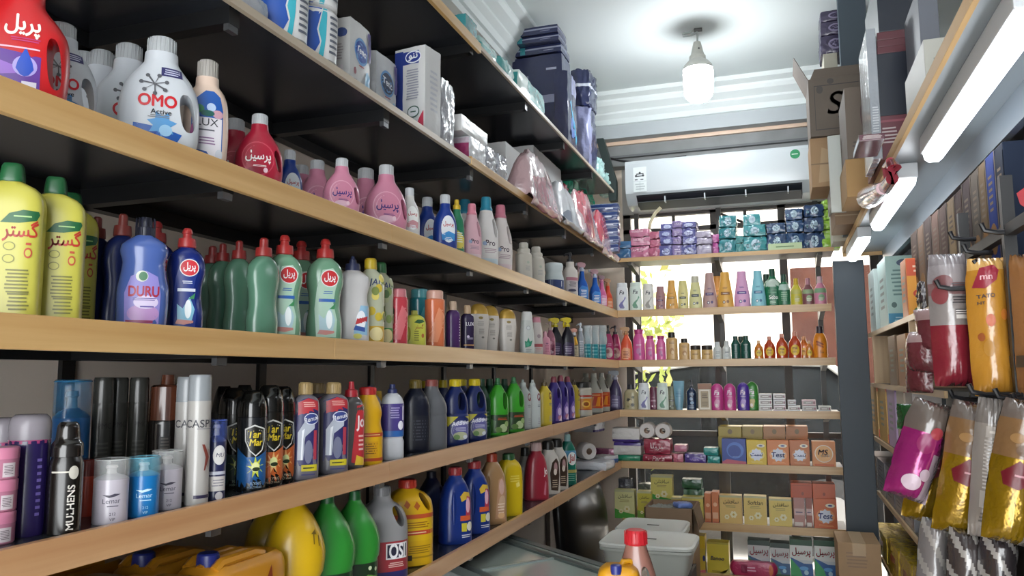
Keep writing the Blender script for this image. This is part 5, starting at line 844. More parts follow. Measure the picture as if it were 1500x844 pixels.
mb = MB(); mb.prism([(-1.13, Z(1.6)), (-1.08, Z(1.6)), (-1.0, Z(1.3)), (-1.0, Z(1.16)), (-1.05, Z(1.16)), (-1.06, Z(1.3))], 1, 5.1, 5.16, mat('#2a3634', .5)); o = mb.build('curtain_strip', smooth=False)
tag(o, 'dark green strap hanging beside the left end of the air conditioner', 'strap')
# ------------------------------------------------------------------ left shelf C (third): detergents
for a in [('pril_jug', 35, -42, 42), ('omo', 92, 38, 60, .07), ('omo', 190, 68, 62, .12), ('omo', 238, 59, 45), ('lux', 305, 91, 46), ('persil_red', 345, 176, 60, .15), ('persil_red', 381, 169, 48),
          ('persil_pink', 465, 236, 62, .13), ('persil_pink', 501, 233, 50), ('persil_pink', 536, 248, 60, .13), ('persil_pink', 566, 243, 50),
          ('persil_white', 600, 276, 55), ('persil_blue', 626, 290, 55, .1), ('persil_blue', 652, 286, 50), ('green_thin', 669, 293, 55), ('soft_teal', 681, 293, 60, .15), ('soft_pink', 691, 299, 50), ('soft_teal', 712, 289.5, 50), ('soft_white', 733, 301, 50),
          ('white_jug', 767, 356, 50), ('white_jug', 785, 362, 50), ('rollon', 811, 386, 50), ('lotion', 834.6, 370, 45), ('spray_blue', 852, 383, 40), ('spray_blue', 871, 393, 40), ('spray_pink', 881, 402, 50), ('spray_red', 890, 407, 50)]:
    L('C', *a)
L('C', 'omo', 150, 77, 62, .17, 'dim white detergent jug set well back'); L('C', 'omo', 117, 66, 62, .2, 'shaded white jug hidden behind the first ones')
L('C', 'persil_blue', 425, 221, 60, .12, 'blue bottle peeping out behind the crimson jug'); L('C', 'persil_pink', 442, 243, 62, .2, 'dark mauve jug at the very back')
# D (fourth): dish soaps, bottles
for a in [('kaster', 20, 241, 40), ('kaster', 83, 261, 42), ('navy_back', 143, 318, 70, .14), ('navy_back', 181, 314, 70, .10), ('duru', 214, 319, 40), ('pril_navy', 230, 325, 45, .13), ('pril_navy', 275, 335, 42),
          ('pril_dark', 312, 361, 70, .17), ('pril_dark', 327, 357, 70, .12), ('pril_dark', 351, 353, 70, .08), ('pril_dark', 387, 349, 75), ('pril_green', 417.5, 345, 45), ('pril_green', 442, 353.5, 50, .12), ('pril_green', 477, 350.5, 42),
          ('round_white', 517, 376, 45), ('lemon', 543, 379, 45), ('lime', 558, 385, 50, .02), ('cyl_red', 584, 423.5, 45), ('cyl_teal', 615, 424, 45, .09), ('kaster_short', 607, 455, 40), ('cyl_orange', 637, 426, 45),
          ('purple_sh', 663.5, 441.5, 45), ('lux_sh', 684.5, 447.5, 42), ('dove', 701, 445, 42, .03), ('dove', 717, 448, 42, .03), ('dove', 742.5, 453, 38), ('hs', 771.5, 457, 36), ('white_pink', 785.5, 465, 36), ('pink_small', 798.5, 485.6, 36),
          ('pump_pink', 806, 471, 40, .06), ('spray_black', 813.5, 464, 25, .05), ('spray_black', 831, 463.5, 25), ('spray_yellow', 841, 480, 30), ('pump_clear', 850, 473, 30),
          ('aqua_bag', 858.5, 477, 30), ('aqua_bag', 869, 477, 30), ('aqua_bag', 880, 477, 30), ('pump_magenta', 890.6, 476.5, 20), ('pump_magenta', 901, 477, 20)]:
    L('D', *a)
L('D', 'kaster', 107, 284, 60, .13, 'yellow dish soap bottle half hidden behind another')
# E (fifth): spray cans and cleaners
def jar():
    r = empty('cream_jar'); mb = MB(); mb.loft([(0, .46, .46), (.04, .5, .5), (.62, .5, .5), (.66, .48, .48)], 2, mat('#b07088', .3), 28, 6); mb.build('body', r)
    mb = MB(); mb.loft([(.64, .51, .51), (.96, .51, .51), (1, .48, .48)], 2, mat('#c87c98', .3), 28, 4); mb.build('cap', r)
    lm = MB(); Lf = Loft([(0, .5, .5), (1, .51, .51)], 2); put_prints(lm, [('rect', .12, .5, .08, .52, '#cfc4c8'), ('lines', .3, .3, .3, .3, 6, '#6c5c64'), ('rect', -.4, .05, .2, .3, '#8a4c68')], Lf.wrap, .003, .001); lm.build('printed_label', r, recalc=False); return r
simple('jar', 'cream_jar', 'pink round jar', 'jar', jar)
pj = on(6, 700, 0, XL-.062); zj = Z(LZ['E'])
for k, (d, hh) in enumerate([('bottom', .045), ('middle', .045), ('top', .045)]):
    put('jar', (XL-.07, pj.y, zj+.0452*k), hh, 45, 'in the stack on the fifth left shelf', 6, 'pink round jar, %s one' % d)
for a in [('purple_can', 8, 612, 50, .10), ('purple_can', 46, 607, 50, .04), ('blue_can', 111, 556, 50, .17), ('mulhens', 101, 618, 35), ('orange_can', 131, 672, 50, .10), ('slim_dark', 153, 553, 50, .16), ('slim_dark', 187, 553, 50, .16), ('slim_dark', 213, 553, 50, .14),
          ('brown_pump', 247, 549, 50, .10), ('lemar_white', 165, 671, 40), ('lemar_blue', 212, 668, 40), ('lemar_white', 246, 659, 40, .015), ('caspian', 276, 552, 45, .05), ('caspian', 294, 549, 40, .0), ('nivea', 318, 614, 42, .0),
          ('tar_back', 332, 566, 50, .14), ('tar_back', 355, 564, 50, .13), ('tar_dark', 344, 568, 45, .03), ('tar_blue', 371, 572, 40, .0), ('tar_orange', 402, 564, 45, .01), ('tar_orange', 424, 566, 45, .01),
          ('renux', 448, 560, 42, .0), ('renux', 489, 560, 42, .0), ('jif_red', 515, 559, 45), ('yellow_back', 553, 573, 50, .06), ('yellow_bleach', 539, 567, 45), ('white_blue', 560, 565, 45, .03), ('white_blue', 575, 563, 45),
          ('navy_big', 609, 556, 45, .02), ('grey_big', 632, 556, 45), ('navy_yellow', 641, 558, 50, .13), ('navy_yellow', 649, 557, 50, .11), ('additive', 667, 555.5, 40), ('additive', 675.5, 555.5, 45, .08), ('additive', 695, 555, 40),
          ('green_dark', 705, 555, 50, .05), ('green', 729, 554, 40), ('green_dark', 739, 555, 50, .12), ('green', 752.5, 552.5, 40), ('toilet_white', 766, 556, 40, .02), ('toilet_white', 780, 556.5, 40), ('toilet_yellow', 797, 556, 40),
          ('purple_big', 811, 551.5, 40), ('purple_big', 821, 550, 45), ('purple_big', 831, 551.5, 45), ('white_tub', 852, 560, 30), ('label_jug', 858, 547, 40, .12), ('label_jug', 869.5, 547, 25, .02), ('label_jug', 881, 546.5, 25, .02), ('label_jug', 892, 548, 25, .04)]:
    L('E', *a)
L('E', 'renux', 466, 561, 50, .12, 'grey bottle behind the two drain cleaners'); L('E', 'toilet_yellow', 840, 556, 50, .04, 'orange-yellow bottle beside the purple ones')
L('E', 'green_dark', 717, 555, 50, .12, 'dark green bottle between the bright green ones')
# F (lowest)
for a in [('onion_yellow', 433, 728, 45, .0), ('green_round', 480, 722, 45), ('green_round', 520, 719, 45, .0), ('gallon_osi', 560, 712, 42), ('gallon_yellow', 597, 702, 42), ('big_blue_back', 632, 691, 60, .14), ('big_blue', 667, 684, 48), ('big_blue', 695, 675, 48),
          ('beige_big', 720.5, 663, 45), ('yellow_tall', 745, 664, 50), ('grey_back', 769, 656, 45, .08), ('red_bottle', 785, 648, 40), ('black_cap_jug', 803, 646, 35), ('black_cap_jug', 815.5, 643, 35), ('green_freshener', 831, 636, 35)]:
    L('F', *a)
L('F', 'onion_yellow', 395, 735, 45, .20, 'shaded yellow jug in the dark corner')
# flat orange oil cans lying at the near end of the lowest shelf
def oil_can():
    r = empty('oil_can'); mb = MB(); om = mat('#c98a22', .35, coat=.2)
    f = soft_fn(.24, .12, .20, .25, .0, 1)
    mb.loft([(0, .11, .055), (.01, .118, .06), (.15, .12, .06), (.175, .112, .056), (.185, .1, .046)], 5, om, 40, 16); b = mb.build('body', r)
    mb = MB()
    for y in (-.032, 0, .032): mb.tube([(-.095, y, .180), (-.08, y, .190), (.02, y, .190), (.05, y, .182)], .011, om, 8)
    mb.build('handle_ridges', r)
    mb = MB(); mb.loft([(.178, .023, .023, -.075), (.205, .021, .021, -.075), (.208, .018, .018, -.075)], 2, mat('#26307c', .35), 16, 4); mb.build('cap', r)
    lm = MB(); put_prints(lm, [('rect', -.05, .06, .03, .12, '#d8c49c'), ('lines', .0, .08, .09, .07, 5, '#a84a20'), ('poly', [(.03, .14), (.045, .165), (.05, .14)], '#8c3c1c')], Loft([(0, .12, .06), (.2, .12, .06)], 5).wrap, .001, .0003); lm.build('printed_label', r, recalc=False); return r
oc = None
yr = on(430, 822, 0, XL-.02).y; hz = on(410, 802, 0, XL-.08).z-Z(LZ['F'])+.035
for i, (dx, yy, lab) in enumerate([(.08, yr-.125, 'orange oil can with blue cap at the right end of the front row'), (.08, yr-.375, 'orange oil can at the left of the front row on the lowest left shelf'), (.205, yr-.16, 'orange oil can right behind the front one on the lowest left shelf'), (.205, yr-.41, 'orange oil can at the left of the second row on the lowest shelf'), (.33, yr-.30, 'shaded oil can against the wall on the lowest left shelf')]):
    o = oil_can() if oc is None else copy_tree(oc); oc = oc or o
    o.scale = (1, 1, hz/.205); setobj(o, (XL-dx, yy, Z(LZ['F'])), 90, lab, 'oil can', 'oil cans on the lowest left shelf')
# packs at the far end of the lowest left shelf
FZ = Z(LZ['F'])
def fpack(px, py0, py1, w, d, m, rz, lab, seed, x=-1.12, zb=None, **kw):
    p = on(px, py1, 0, x); t = on(px, py0, 0, x); z = FZ if zb is None else zb
    o = softbox('tissue_pack', w, d, max(.05, t.z-z), m, .3, .08, seed, **kw); return setobj(o, (x, p.y, z), rz, lab, 'tissue pack', 'packs at the far end of the lowest left shelf')
WP = WRAP('e4e6ea', .8); WPB = mat('#d3d5da', .25, bump=.6, bscale=30, coat=.6)
o1 = fpack(858, 687, 700, .2, .34, WPB, 85, 'flat crinkled white pack at the edge, under the loose roll', 3, -1.13)
p = on(861, 684, 0, -1.12); q = on(861, 659, 0, -1.12)
def roll(R, w, name='toilet_roll'):
    r = empty(name); mb = MB(); n = 28; vs = []; fs = []
    prof = [(R*.38, -w/2), (R*.92, -w/2), (R, -w/2+.006), (R, w/2-.006), (R*.92, w/2), (R*.38, w/2)]
    for i in range(n):
        a = 2*PI*i/n
        for rr, y in prof: vs.append((rr*math.cos(a), y, R+rr*math.sin(a)))
    k = len(prof)
    for i in range(n):
        for j in range(k): fs.append((i*k+j, ((i+1) % n)*k+j, ((i+1) % n)*k+(j+1) % k, i*k+(j+1) % k))
    mb.add(vs, fs, mat('#dcd6d2', .8, bump=.1)); mb.build('paper', r)
    mb = MB(); vs = []; fs = []
    for i in range(n):
        a = 2*PI*i/n
        for rr in (R*.36, R*.385):
            for y in (-w/2+.001, w/2-.001): vs.append((rr*math.cos(a), y, R+rr*math.sin(a)))
    for i in range(n):
        b, c = i*4, ((i+1) % n)*4
        fs += [(b, c, c+1, b+1), (b+2, b+3, c+3, c+2), (b, b+2, c+2, c), (b+1, c+1, c+3, b+3)]
    mb.add(vs, fs, mat('#a58a78', .8)); mb.build('core', r); return r
o = roll(.05, .09); setobj(o, (-1.13, p.y, o1.location.z+.06), 40, 'loose white toilet roll lying on the crinkled pack', 'toilet roll')
top1 = max(v.co.z for v in o1.data.vertices); o.location.z = FZ+top1
fpack(850, 662, 700, .16, .16, mat('#1d5a50', .3, coat=.4, bump=.4), 85, 'dark green pack behind the loose roll', 5, -1.27)
fpack(874, 658, 690, .20, .17, mat('#3c2c70', .3, coat=.5, bump=.5), 80, 'violet-edged white pack by the corner', 6, -1.26, zone=lambda a, b, c: WPB if abs(c) < .45 else mat('#3c2c70', .3, coat=.5))
fpack(884, 672, 690, .14, .15, mat('#305a9c', .3, coat=.5, bump=.5), 60, 'small blue and white pack beside the loose roll', 7, -1.09, zone=lambda a, b, c: mat('#305a9c', .3) if c < .1 else WPB)
b_ = fpack(889, 657, 686, .12, .15, mat('#a85c88', .3, coat=.5, bump=.5), 60, 'pink wrapped pack in the corner of the shelf', 8, -1.17)
o = softbox('tissue_pack', .22, .17, .1, WPB, .3, .08, 9, zone=lambda a, b, c: WPB if b > -.9 or abs(c) < .6 else mat('#3c2c70', .3)); pp = on(866, 640, 0, -1.26)
setobj(o, (-1.27, pp.y, FZ+.165), 82, 'white pack lying on top of the violet-edged one', 'tissue pack', 'packs at the far end of the lowest left shelf')
# ------------------------------------------------------------------ back shelves: bottles
for a in [('fa_violet', 911, 415), ('fa_green', 930.6, 414), ('fa_grey', 949, 416), ('g_mauve', 967, 419.5), ('g_orange', 983.4, 411), ('g_cream', 999.7, 411.5), ('g_lemon', 1019.7, 404.5), ('g_taupe', 1038.7, 400), ('g_gold', 1062, 399), ('g_pink', 1087, 397.5), ('g_aqua', 1112, 396.5),
          ('seba', 1132, 394), ('green_sh', 1149.5, 402), ('f_yellow', 1165.5, 408), ('f_brown', 1180.5, 408), ('f_pink', 1195.5, 405.4)]: Bk('C', *a)
Bk('C', 'g_orange', 1050, 405, 0, .12, 'amber bottle glimpsed behind the golden one'); Bk('C', 'green_sh', 1122, 402, 0, .12, 'dark green bottle behind the aqua one')
for a in [('spray_orange', 917, 477.5), ('pink_flask', 935.5, 483), ('pink_flask_s', 952, 492), ('pink_flask_s', 967.7, 492), ('oat_tall', 983.6, 487), ('oat_mid', 1002, 496), ('oat_jar', 1018.5, 506), ('oat_jar', 1035.5, 506), ('white_roll', 1050.5, 501), ('white_roll', 1064, 499.5),
          ('dk_green', 1077, 492.4), ('dk_green', 1092, 492), ('baby_s', 1111, 499), ('baby', 1126.5, 493), ('baby', 1145, 489), ('baby', 1163, 486), ('baby_s', 1185, 499.5), ('orange_fl', 1200, 478)]: Bk('D', *a)
Bk('D', 'dk_green', 1085, 493, 0, .12, 'dark green bottle in the row behind'); Bk('D', 'baby_s', 1177, 493, 0, .10, 'pale amber bottle behind the yellow-labelled ones')
for a in [('spray_violet', 901, 541), ('cream_black', 924, 563), ('fa_violet', 943, 561), ('maroon_b', 957, 567, 0, .07), ('fa_green', 970, 561), ('olive_b', 983, 566, 0, .07), ('sky_tube', 994, 558), ('navy_pump', 1012, 556),
          ('ss_pink', 1050, 562), ('ss_pink', 1068.5, 562), ('ss_purple', 1088, 560.6), ('ss_green', 1101, 559.5, 0, .03)]: Bk('E', *a)
def spec(x): return x
def pxbox(x0, x1, py, z, Y):
    """width, height and middle of a front face seen between two pixel columns"""
    a, b = on(x0, py, 1, Y), on(x1, py, 1, Y); return b.x-a.x, (a.z+b.z)/2-z, (a.x+b.x)/2
def bbox(sh, x0, x1, py, dep, m, lab, cat='box', off=0, zb=None, name='carton', group=None, rz=0, **kw):
    Y = YB+.016+off; z = Z(BZ[sh]) if zb is None else zb; w, h, xm = pxbox(x0, x1, py, z, Y)
    o = carton(name, w, dep, h, m, bev=.0015, **{k: (v(w, h) if callable(v) else v) for k, v in kw.items()}); return setobj(o, (xm, Y+dep/2, z), rz, lab, cat, group), z+h
bbox('E', 1022, 1041, 562, .05, '#b9a890', 'brown-topped white framed box on the fourth back shelf', flap=(.035, '#8a5a3c'), prints=lambda w, h: [('rect', -w*.4, w*.4, h*.06, h*.78, '#d8d0c0'), ('rect', -w*.3, w*.3, h*.12, h*.72, '#a08c6c'), ('lines', 0, h*.55, w*.5, h*.2, 3, '#5c4a34'), ('lines', 0, h*.25, w*.5, h*.2, 3, '#7c6a50')])
SO = '#b4b0ac'
soap_n = 0
def soap_px(x0, x1, py0, py1, col, lab):
    Y = YB+.02; a, b = on(x0, py1, 1, Y), on(x1, py0, 1, Y); w, h = b.x-a.x, b.z-a.z
    return carton('soap_box', w, .06, h, mat(col, .25, coat=.4), bev=.003, prints=[('rect', -w*.38, w*.3, h*.25, h*.75, '#8c8480'), ('lines', -w*.02, h*.5, w*.5, h*.3, 1, '#d8d4d0'), ('oval', w*.38, h*.5, w*.06, h*.25, '#7c4c58')]), (a.x+b.x)/2, h
cols_ = [[('#aaa8a4', 1112, 1131), ('#b4b0ac', 1112, 1131), ('#a09e9c', 1112, 1131)], [('#b09ca0', 1133, 1151), ('#a8a4a8', 1133, 1151), ('#b4aeb0', 1133, 1151)], [('#b4b4b4', 1154, 1172), ('#a8a8ac', 1154, 1166)], [('#a8a4a0', 1175, 1196), ('#b08c90', 1175, 1195)], [('#c4c4c0', 1199, 1217)]]
for ci, col in enumerate(cols_):
    z = Z(BZ['E'])
    for ri, (c, x0, x1) in enumerate(col):
        o, xm, h = soap_px(x0, x1, 590, 598.5, c, ''); wname = ['first', 'second', 'third', 'fourth', 'fifth'][ci]; pos = 'single' if len(col) == 1 else ['bottom', 'middle' if len(col) == 3 else 'top', 'top'][ri]
        setobj(o, (xm, YB+.05, z), 0, 'silvery soap box, %s of the %s pile from the left, fourth back shelf' % (pos, wname) if len(col) > 1 else 'whitish soap box lying alone at the right end of the fourth back shelf', 'soap', 'soap boxes on the fourth back shelf'); z += h+.0003
# fifth back shelf: tissues, rolls, powder boxes
BF = Z(BZ['F']); Y0 = YB+.016
def bsoft(x0, x1, py0, py1, dep, m, lab, cat, seed, zb=None, off=0, group=None, name='tissue_pack', k=.28, wr=.06, **kw):
    Y = YB+.02+off; a, b = on(x0, py1, 1, Y), on(x1, py0, 1, Y); w = b.x-a.x; z = a.z if zb is None else zb; h = on((x0+x1)/2, py0, 1, Y).z-z
    o = softbox(name, w, dep, h, m, k, wr, seed, **{kk: (v(w, h) if callable(v) and kk != 'zone' else v) for kk, v in kw.items()})
    ob = o; setobj(ob, ((a.x+b.x)/2, Y+dep/2, z), 0, lab, cat, group); return ob, z+h
GP = 'packs on the fifth back shelf'
TW = mat('#d4cfcb', .5, bump=.3); VI = mat('#45307c', .3, coat=.4); GR = mat('#1f8a64', .3, coat=.4, bump=.3)
_, z1 = bsoft(897, 939, 667, 680, .16, GR, 'green tissue pack at the bottom of the left pile, fifth back shelf', 'tissue pack', 11, BF, group=GP, prints=lambda w, h: [('lines', -w*.02, h*.3, w*.3, h*.1, 1, '#bfe0d0')])
_, z2 = bsoft(897, 940, 648, 667, .15, TW, 'white tissue pack with violet edge, middle of the left pile', 'tissue pack', 12, z1, group=GP, zone=lambda a, b, c: VI if c > .5 else TW)
_, z3 = bsoft(895, 938, 627, 648, .15, TW, 'white tissue pack on top of the left pile, fifth back shelf', 'tissue pack', 13, z2, group=GP, zone=lambda a, b, c: VI if c < -.6 else TW)
MA = mat('#9a2440', .3, coat=.4, bump=.3)
_, z1 = bsoft(940, 986, 666, 680, .15, MA, 'maroon pack with white script at the bottom beneath the rolls', 'tissue pack', 14, BF, group=GP, prints=lambda w, h: [('text', 'Parla', w*.05, h*.45, w*.42, '#efe0e0', {'bold': .0, 'shear': .25}), ('oval', -w*.38, h*.6, .006, .006, '#e4a8b4'), ('oval', -w*.3, h*.3, .005, .005, '#e4a8b4'), ('oval', w*.4, h*.7, .006, .006, '#e4a8b4')])
_, z2 = bsoft(942, 983, 643, 666, .13, MA, 'crimson roll wrapper under the two paper rolls', 'tissue pack', 15, z1, group=GP, prints=lambda w, h: [('text', '\uFE8E\uFEE0\uFBFF\uFEAE\uFE98', 0, h*.5, w*.5, '#eadada', {'bold': .02}), ('lines', 0, h*.2, w*.6, h*.06, 1, '#e0b0b8')])
for k, (x, lab) in enumerate([(947, 'left white toilet roll, end on, atop the crimson wrapper'), (970, 'right white toilet roll, end on, atop the crimson wrapper')]):
    a = on(x, 630, 1, Y0); R = (on(958.5, 630, 1, Y0).x-on(935.5, 630, 1, Y0).x)/2; o = roll(R, .1); setobj(o, (a.x+.001, Y0+.055, z2), 0, lab, 'toilet roll', 'pair of rolls on the fifth back shelf')
bsoft(986, 1001, 665, 680, .12, mat('#c46c80', .3, coat=.4, bump=.4), 'pink pack between the maroon and violet packs, fifth back shelf', 'wipes pack', 16, BF, group=GP)
bsoft(987, 1006, 652, 665, .12, mat('#c87c94', .3, coat=.4, bump=.4), 'upper pink pack leaning by the crimson wrapper', 'wipes pack', 17, BF+.068, group=GP)
_, z1 = bsoft(1002, 1035, 665, 681, .12, mat('#4a3084', .3, coat=.4, bump=.3), 'violet pack with pale dots, fifth back shelf', 'wipes pack', 18, BF, group=GP, prints=lambda w, h: [('oval', 0, h*.4, w*.25, h*.25, '#6c54a8'), ('text', 'Active', 0, h*.4, w*.35, '#e0d8f0', {'shear': .2}), ('oval', -w*.35, h*.7, .008, .008, '#b8a8dc'), ('oval', w*.3, h*.75, .008, .008, '#b8a8dc'), ('oval', w*.4, h*.3, .007, .007, '#b8a8dc')])
TE = mat('#2a8f8a', .3, coat=.4, bump=.5, bscale=30)
_, z1 = bsoft(1036, 1055, 668, 681, .12, TE, 'lower teal wipes pack beside the blue powder box', 'wipes pack', 19, BF, group=GP)
bsoft(1030, 1053, 656, 668, .12, TE, 'upper teal wipes pack beside the blue powder box', 'wipes pack', 20, z1, group=GP)
G2 = 'powder boxes on the fifth back shelf'
def testbox(word, c, c2, band='#24357c'):
    return lambda w, h: [('oval', 0, h*.42, w*.40, h*.24, c2), ('star', 0, h*.42, w*.26, w*.34, 9, '#d8dcec'), ('text', word, .0, h*.43, w*.62, band, {'bold': .04, 'shear': .12}), ('oval', w*.22, h*.78, w*.2, h*.07, '#e9e0c8'), ('oval', w*.22, h*.78, w*.1, h*.03, band), ('lines', 0, h*.12, w*.7, h*.08, 2, c2)]
bbox('F', 1057, 1092, 643, .09, '#1f3f94', 'blue powder box with pale swirl on the fifth back shelf', 'powder box', group=G2, name='powder_box', prints=lambda w, h: [('oval', w*.05, h*.55, w*.36, h*.32, '#4c74c4'), ('oval', w*.02, h*.52, w*.27, h*.24, '#1f3f94'), ('poly', [(-w*.5, 0), (w*.5, 0), (w*.5, h*.12), (-w*.3, h*.2), (-w*.5, h*.1)], '#b85468'), ('lines', w*.1, h*.3, w*.4, h*.05, 1, '#8aa8dc')])
bbox('F', 1093, 1122, 645, .09, '#d3b32c', 'yellow powder box with dark lettering on the fifth back shelf', 'powder box', group=G2, name='powder_box', prints=testbox(TEST, '#d3b32c', '#e4d06c'))
bbox('F', 1123, 1155, 645, .09, '#d07a3c', 'orange powder box with Latin lettering, fifth back shelf', 'powder box', group=G2, name='powder_box', prints=testbox('Test', '#d07a3c', '#e4a468'))
bbox('F', 1156, 1185, 645, .09, '#bc6c38', 'brownish orange powder box beside the round-emblem box', 'powder box', off=.01, group=G2, name='powder_box', prints=testbox(TEST, '#bc6c38', '#cc8c5c', '#22306c'))
bbox('F', 1189, 1223, 647, .09, '#d0854a', 'orange box with round emblem at the right end, fifth back shelf', 'powder box', group=G2, name='powder_box', prints=lambda w, h: [('oval', 0, h*.52, w*.4, w*.40, '#e8d8c4'), ('oval', 0, h*.52, w*.36, w*.36, '#dca468'), ('text', 'MS', -w*.03, h*.58, w*.4, '#3c2c58', {'bold': .03, 'shear': .2}), ('text', 'CAFE', w*.06, h*.44, w*.38, '#eae0d8', {'bold': .03}), ('rect', -w*.42, w*.42, h*.04, h*.12, '#c4602c')])
for i, (x0, x1, c, nm) in enumerate([(1052, 1086, '#b39c34', 'olive-yellow'), (1087, 1117, '#a58c38', 'dull yellow'), (1118, 1150, '#b07a44', 'tan orange'), (1151, 1183, '#b5743c', 'brown orange')]):
    zz = BF
    Yb = .13
    _, t = bbox('F', x0, x1, 640, .16, c, '%s box standing in the row behind, fifth back shelf' % nm, 'powder box', off=Yb, group=G2, name='powder_box')
    bbox('F', x0, x1, 625, .16, c, '%s box lying on the row behind, fifth back shelf' % nm, 'powder box', off=Yb, zb=t, group=G2, name='powder_box', prints=lambda w, h: [('oval', 0, h*.5, w*.1, h*.25, '#7c6434')])
# sixth back shelf
G3 = 'powder boxes on the sixth back shelf'
def softlan(word, base, low, leaf='#3a8a34'):
    return lambda w, h: [('rect', -w*.5, w*.5, h*.93, h, '#b8b48c')]+([('poly', [(-w*.5, 0), (w*.5, 0), (w*.5, h*.16), (w*.1, h*.2), (-w*.5, h*.34)], low)] if low else [])+[('text', word, w*.02, h*.77, w*.68, '#4a4434', {'bold': .01, 'shear': .15}), ('lines', 0, h*.62, w*.5, h*.1, 2, '#a09058')]+flowers(w*.12, h*.34, w*.1, '#e2dbb4', '#c0a040')+flowers(-w*.18, h*.25, w*.07, '#e2dbb4', '#c0a040')
def sbox(sh, x0, x1, py, base, word, low, lab, **kw): return bbox(sh, x0, x1, py, .08, base, lab, 'powder box', group=G3, name='powder_box', prints=softlan(word, base, low), **kw)
sbox('G', 900, 929, 718, '#d0cc90', SOFTLAN, '#4c9c3c', 'pale green-footed flower box at the left end, sixth back shelf')
sbox('G', 933, 954, 720, '#c4b844', SOFTLAN, '#7a9c3c', 'narrow yellow-green flower box, second from left, sixth back shelf')
_, zt = bbox('G', 955, 986, 737, .1, '#8c9a44', 'green box beneath the raised flower box, sixth back shelf', 'powder box', off=.05, group=G3, name='powder_box')
sbox('G', 953, 984, 697, '#d6ca6c', SOFTLAN, '#3f9a3c', 'raised yellow flower box with green foot, topmost on the sixth back shelf', zb=zt, off=.045)
sbox('G', 983, 998, 729, '#c8b444', SOFTLAN, None, 'yellow box strip left of the Latin-lettered flower box', off=.01)
sbox('G', 999, 1030, 728, '#d6c664', 'Softlan', '#8aac3c', 'yellow flower box with Latin script beside the slim orange boxes', off=.005)
for i, (x0, x1, py, nm) in enumerate([(1031.5, 1041, 723, 'left'), (1042, 1052, 721, 'right')]):
    bbox('G', x0, x1, py, .1, '#c8764a', '%s one of two slim orange boxes, sixth back shelf' % nm, 'powder box', group=G3, name='powder_box', prints=lambda w, h: [('oval', 0, h*.6, w*.3, w*.3, '#e0b08c'), ('rect', -w*.4, w*.4, h*.15, h*.35, '#d8a888'), ('rect', -w*.4, w*.4, 0, h*.05, '#a8503c')])
sbox('G', 1053.5, 1086, 726, '#d6b46c', SOFTLAN, None, 'tan-yellow flower box, leftmost of the three before the right orange boxes')
sbox('G', 1089, 1122, 727, '#d8bc6c', 'Softlan', None, 'tan-yellow flower box with Latin script, middle of the three')
sbox('G', 1126, 1159, 731, '#d8c068', SOFTLAN, None, 'slightly leaning yellow flower box, right of the three', rz=0)
for i, (x0, x1, c, nm) in enumerate([(1162, 1178, '#b08078', 'dusty pink'), (1180, 1189, '#985a4c', 'red-brown')]):
    bbox('G', x0, x1, 729, .12, c, '%s slim box under the orange boxes, sixth back shelf' % nm, 'powder box', off=.03, group=G3, name='powder_box', prints=lambda w, h: [('rect', -w*.45, w*.45, h*.4, h*.62, '#c8a8a4'), ('lines', 0, h*.5, w*.7, h*.08, 1, '#4a3c60'), ('rect', -w*.45, w*.3, h*.02, h*.16, '#d4c8c0')])
_, zt = bbox('G', 1191, 1225, 731, .13, '#c8653a', 'orange powder box with star emblem at the right end, sixth back shelf', 'powder box', group=G3, name='powder_box', prints=testbox('Test', '#c8653a', '#d8905c'))
zq = Z(BZ['G'])+on(1170, 729.5, 1, YB+.05).z-Z(BZ['G'])
bbox('G', 1158, 1189, 708, .13, '#b8502c', 'red-orange box lying on the slim pink boxes', 'powder box', off=.03, zb=zq, group=G3, name='powder_box', prints=lambda w, h: [('oval', w*.05, h*.3, w*.06, h*.12, '#8a3c24'), ('rect', -w*.5, w*.5, h*.82, h*.86, '#a04424')])
bbox('G', 1190, 1223, 709, .12, '#bc5830', 'red-orange box lying on the star-emblem box', 'powder box', off=.006, zb=zt, group=G3, name='powder_box', prints=lambda w, h: [('oval', w*.0, h*.3, w*.06, h*.12, '#8a3c24')])
DG = mat('#27583a', .35, coat=.4, bump=.5, bscale=25)
_, z1 = bsoft(1000, 1030, 716, 729, .1, DG, 'lower dark green bag pack behind the flower boxes', 'bag pack', 23, Z(BZ['G']), off=.12, name='bag_pack', group='green packs on the sixth back shelf')
_, z2 = bsoft(998, 1028, 702, 716, .1, DG, 'upper dark green bag pack behind the flower boxes', 'bag pack', 24, z1, off=.12, name='bag_pack', group='green packs on the sixth back shelf')
_, z1 = bsoft(934, 953, 708, 722, .1, mat('#3a4438', .35, coat=.4, bump=.4), 'dark grey-green pack behind the left flower boxes', 'bag pack', 25, Z(BZ['G']), off=.13, name='bag_pack', group='green packs on the sixth back shelf')
bsoft(905, 925, 700, 722, .08, mat('#4c4c54', .2, coat=.8, bump=.6), 'shiny clear-wrapped pack behind the leftmost flower box', 'bag pack', 26, Z(BZ['G']), off=.13, name='bag_pack')
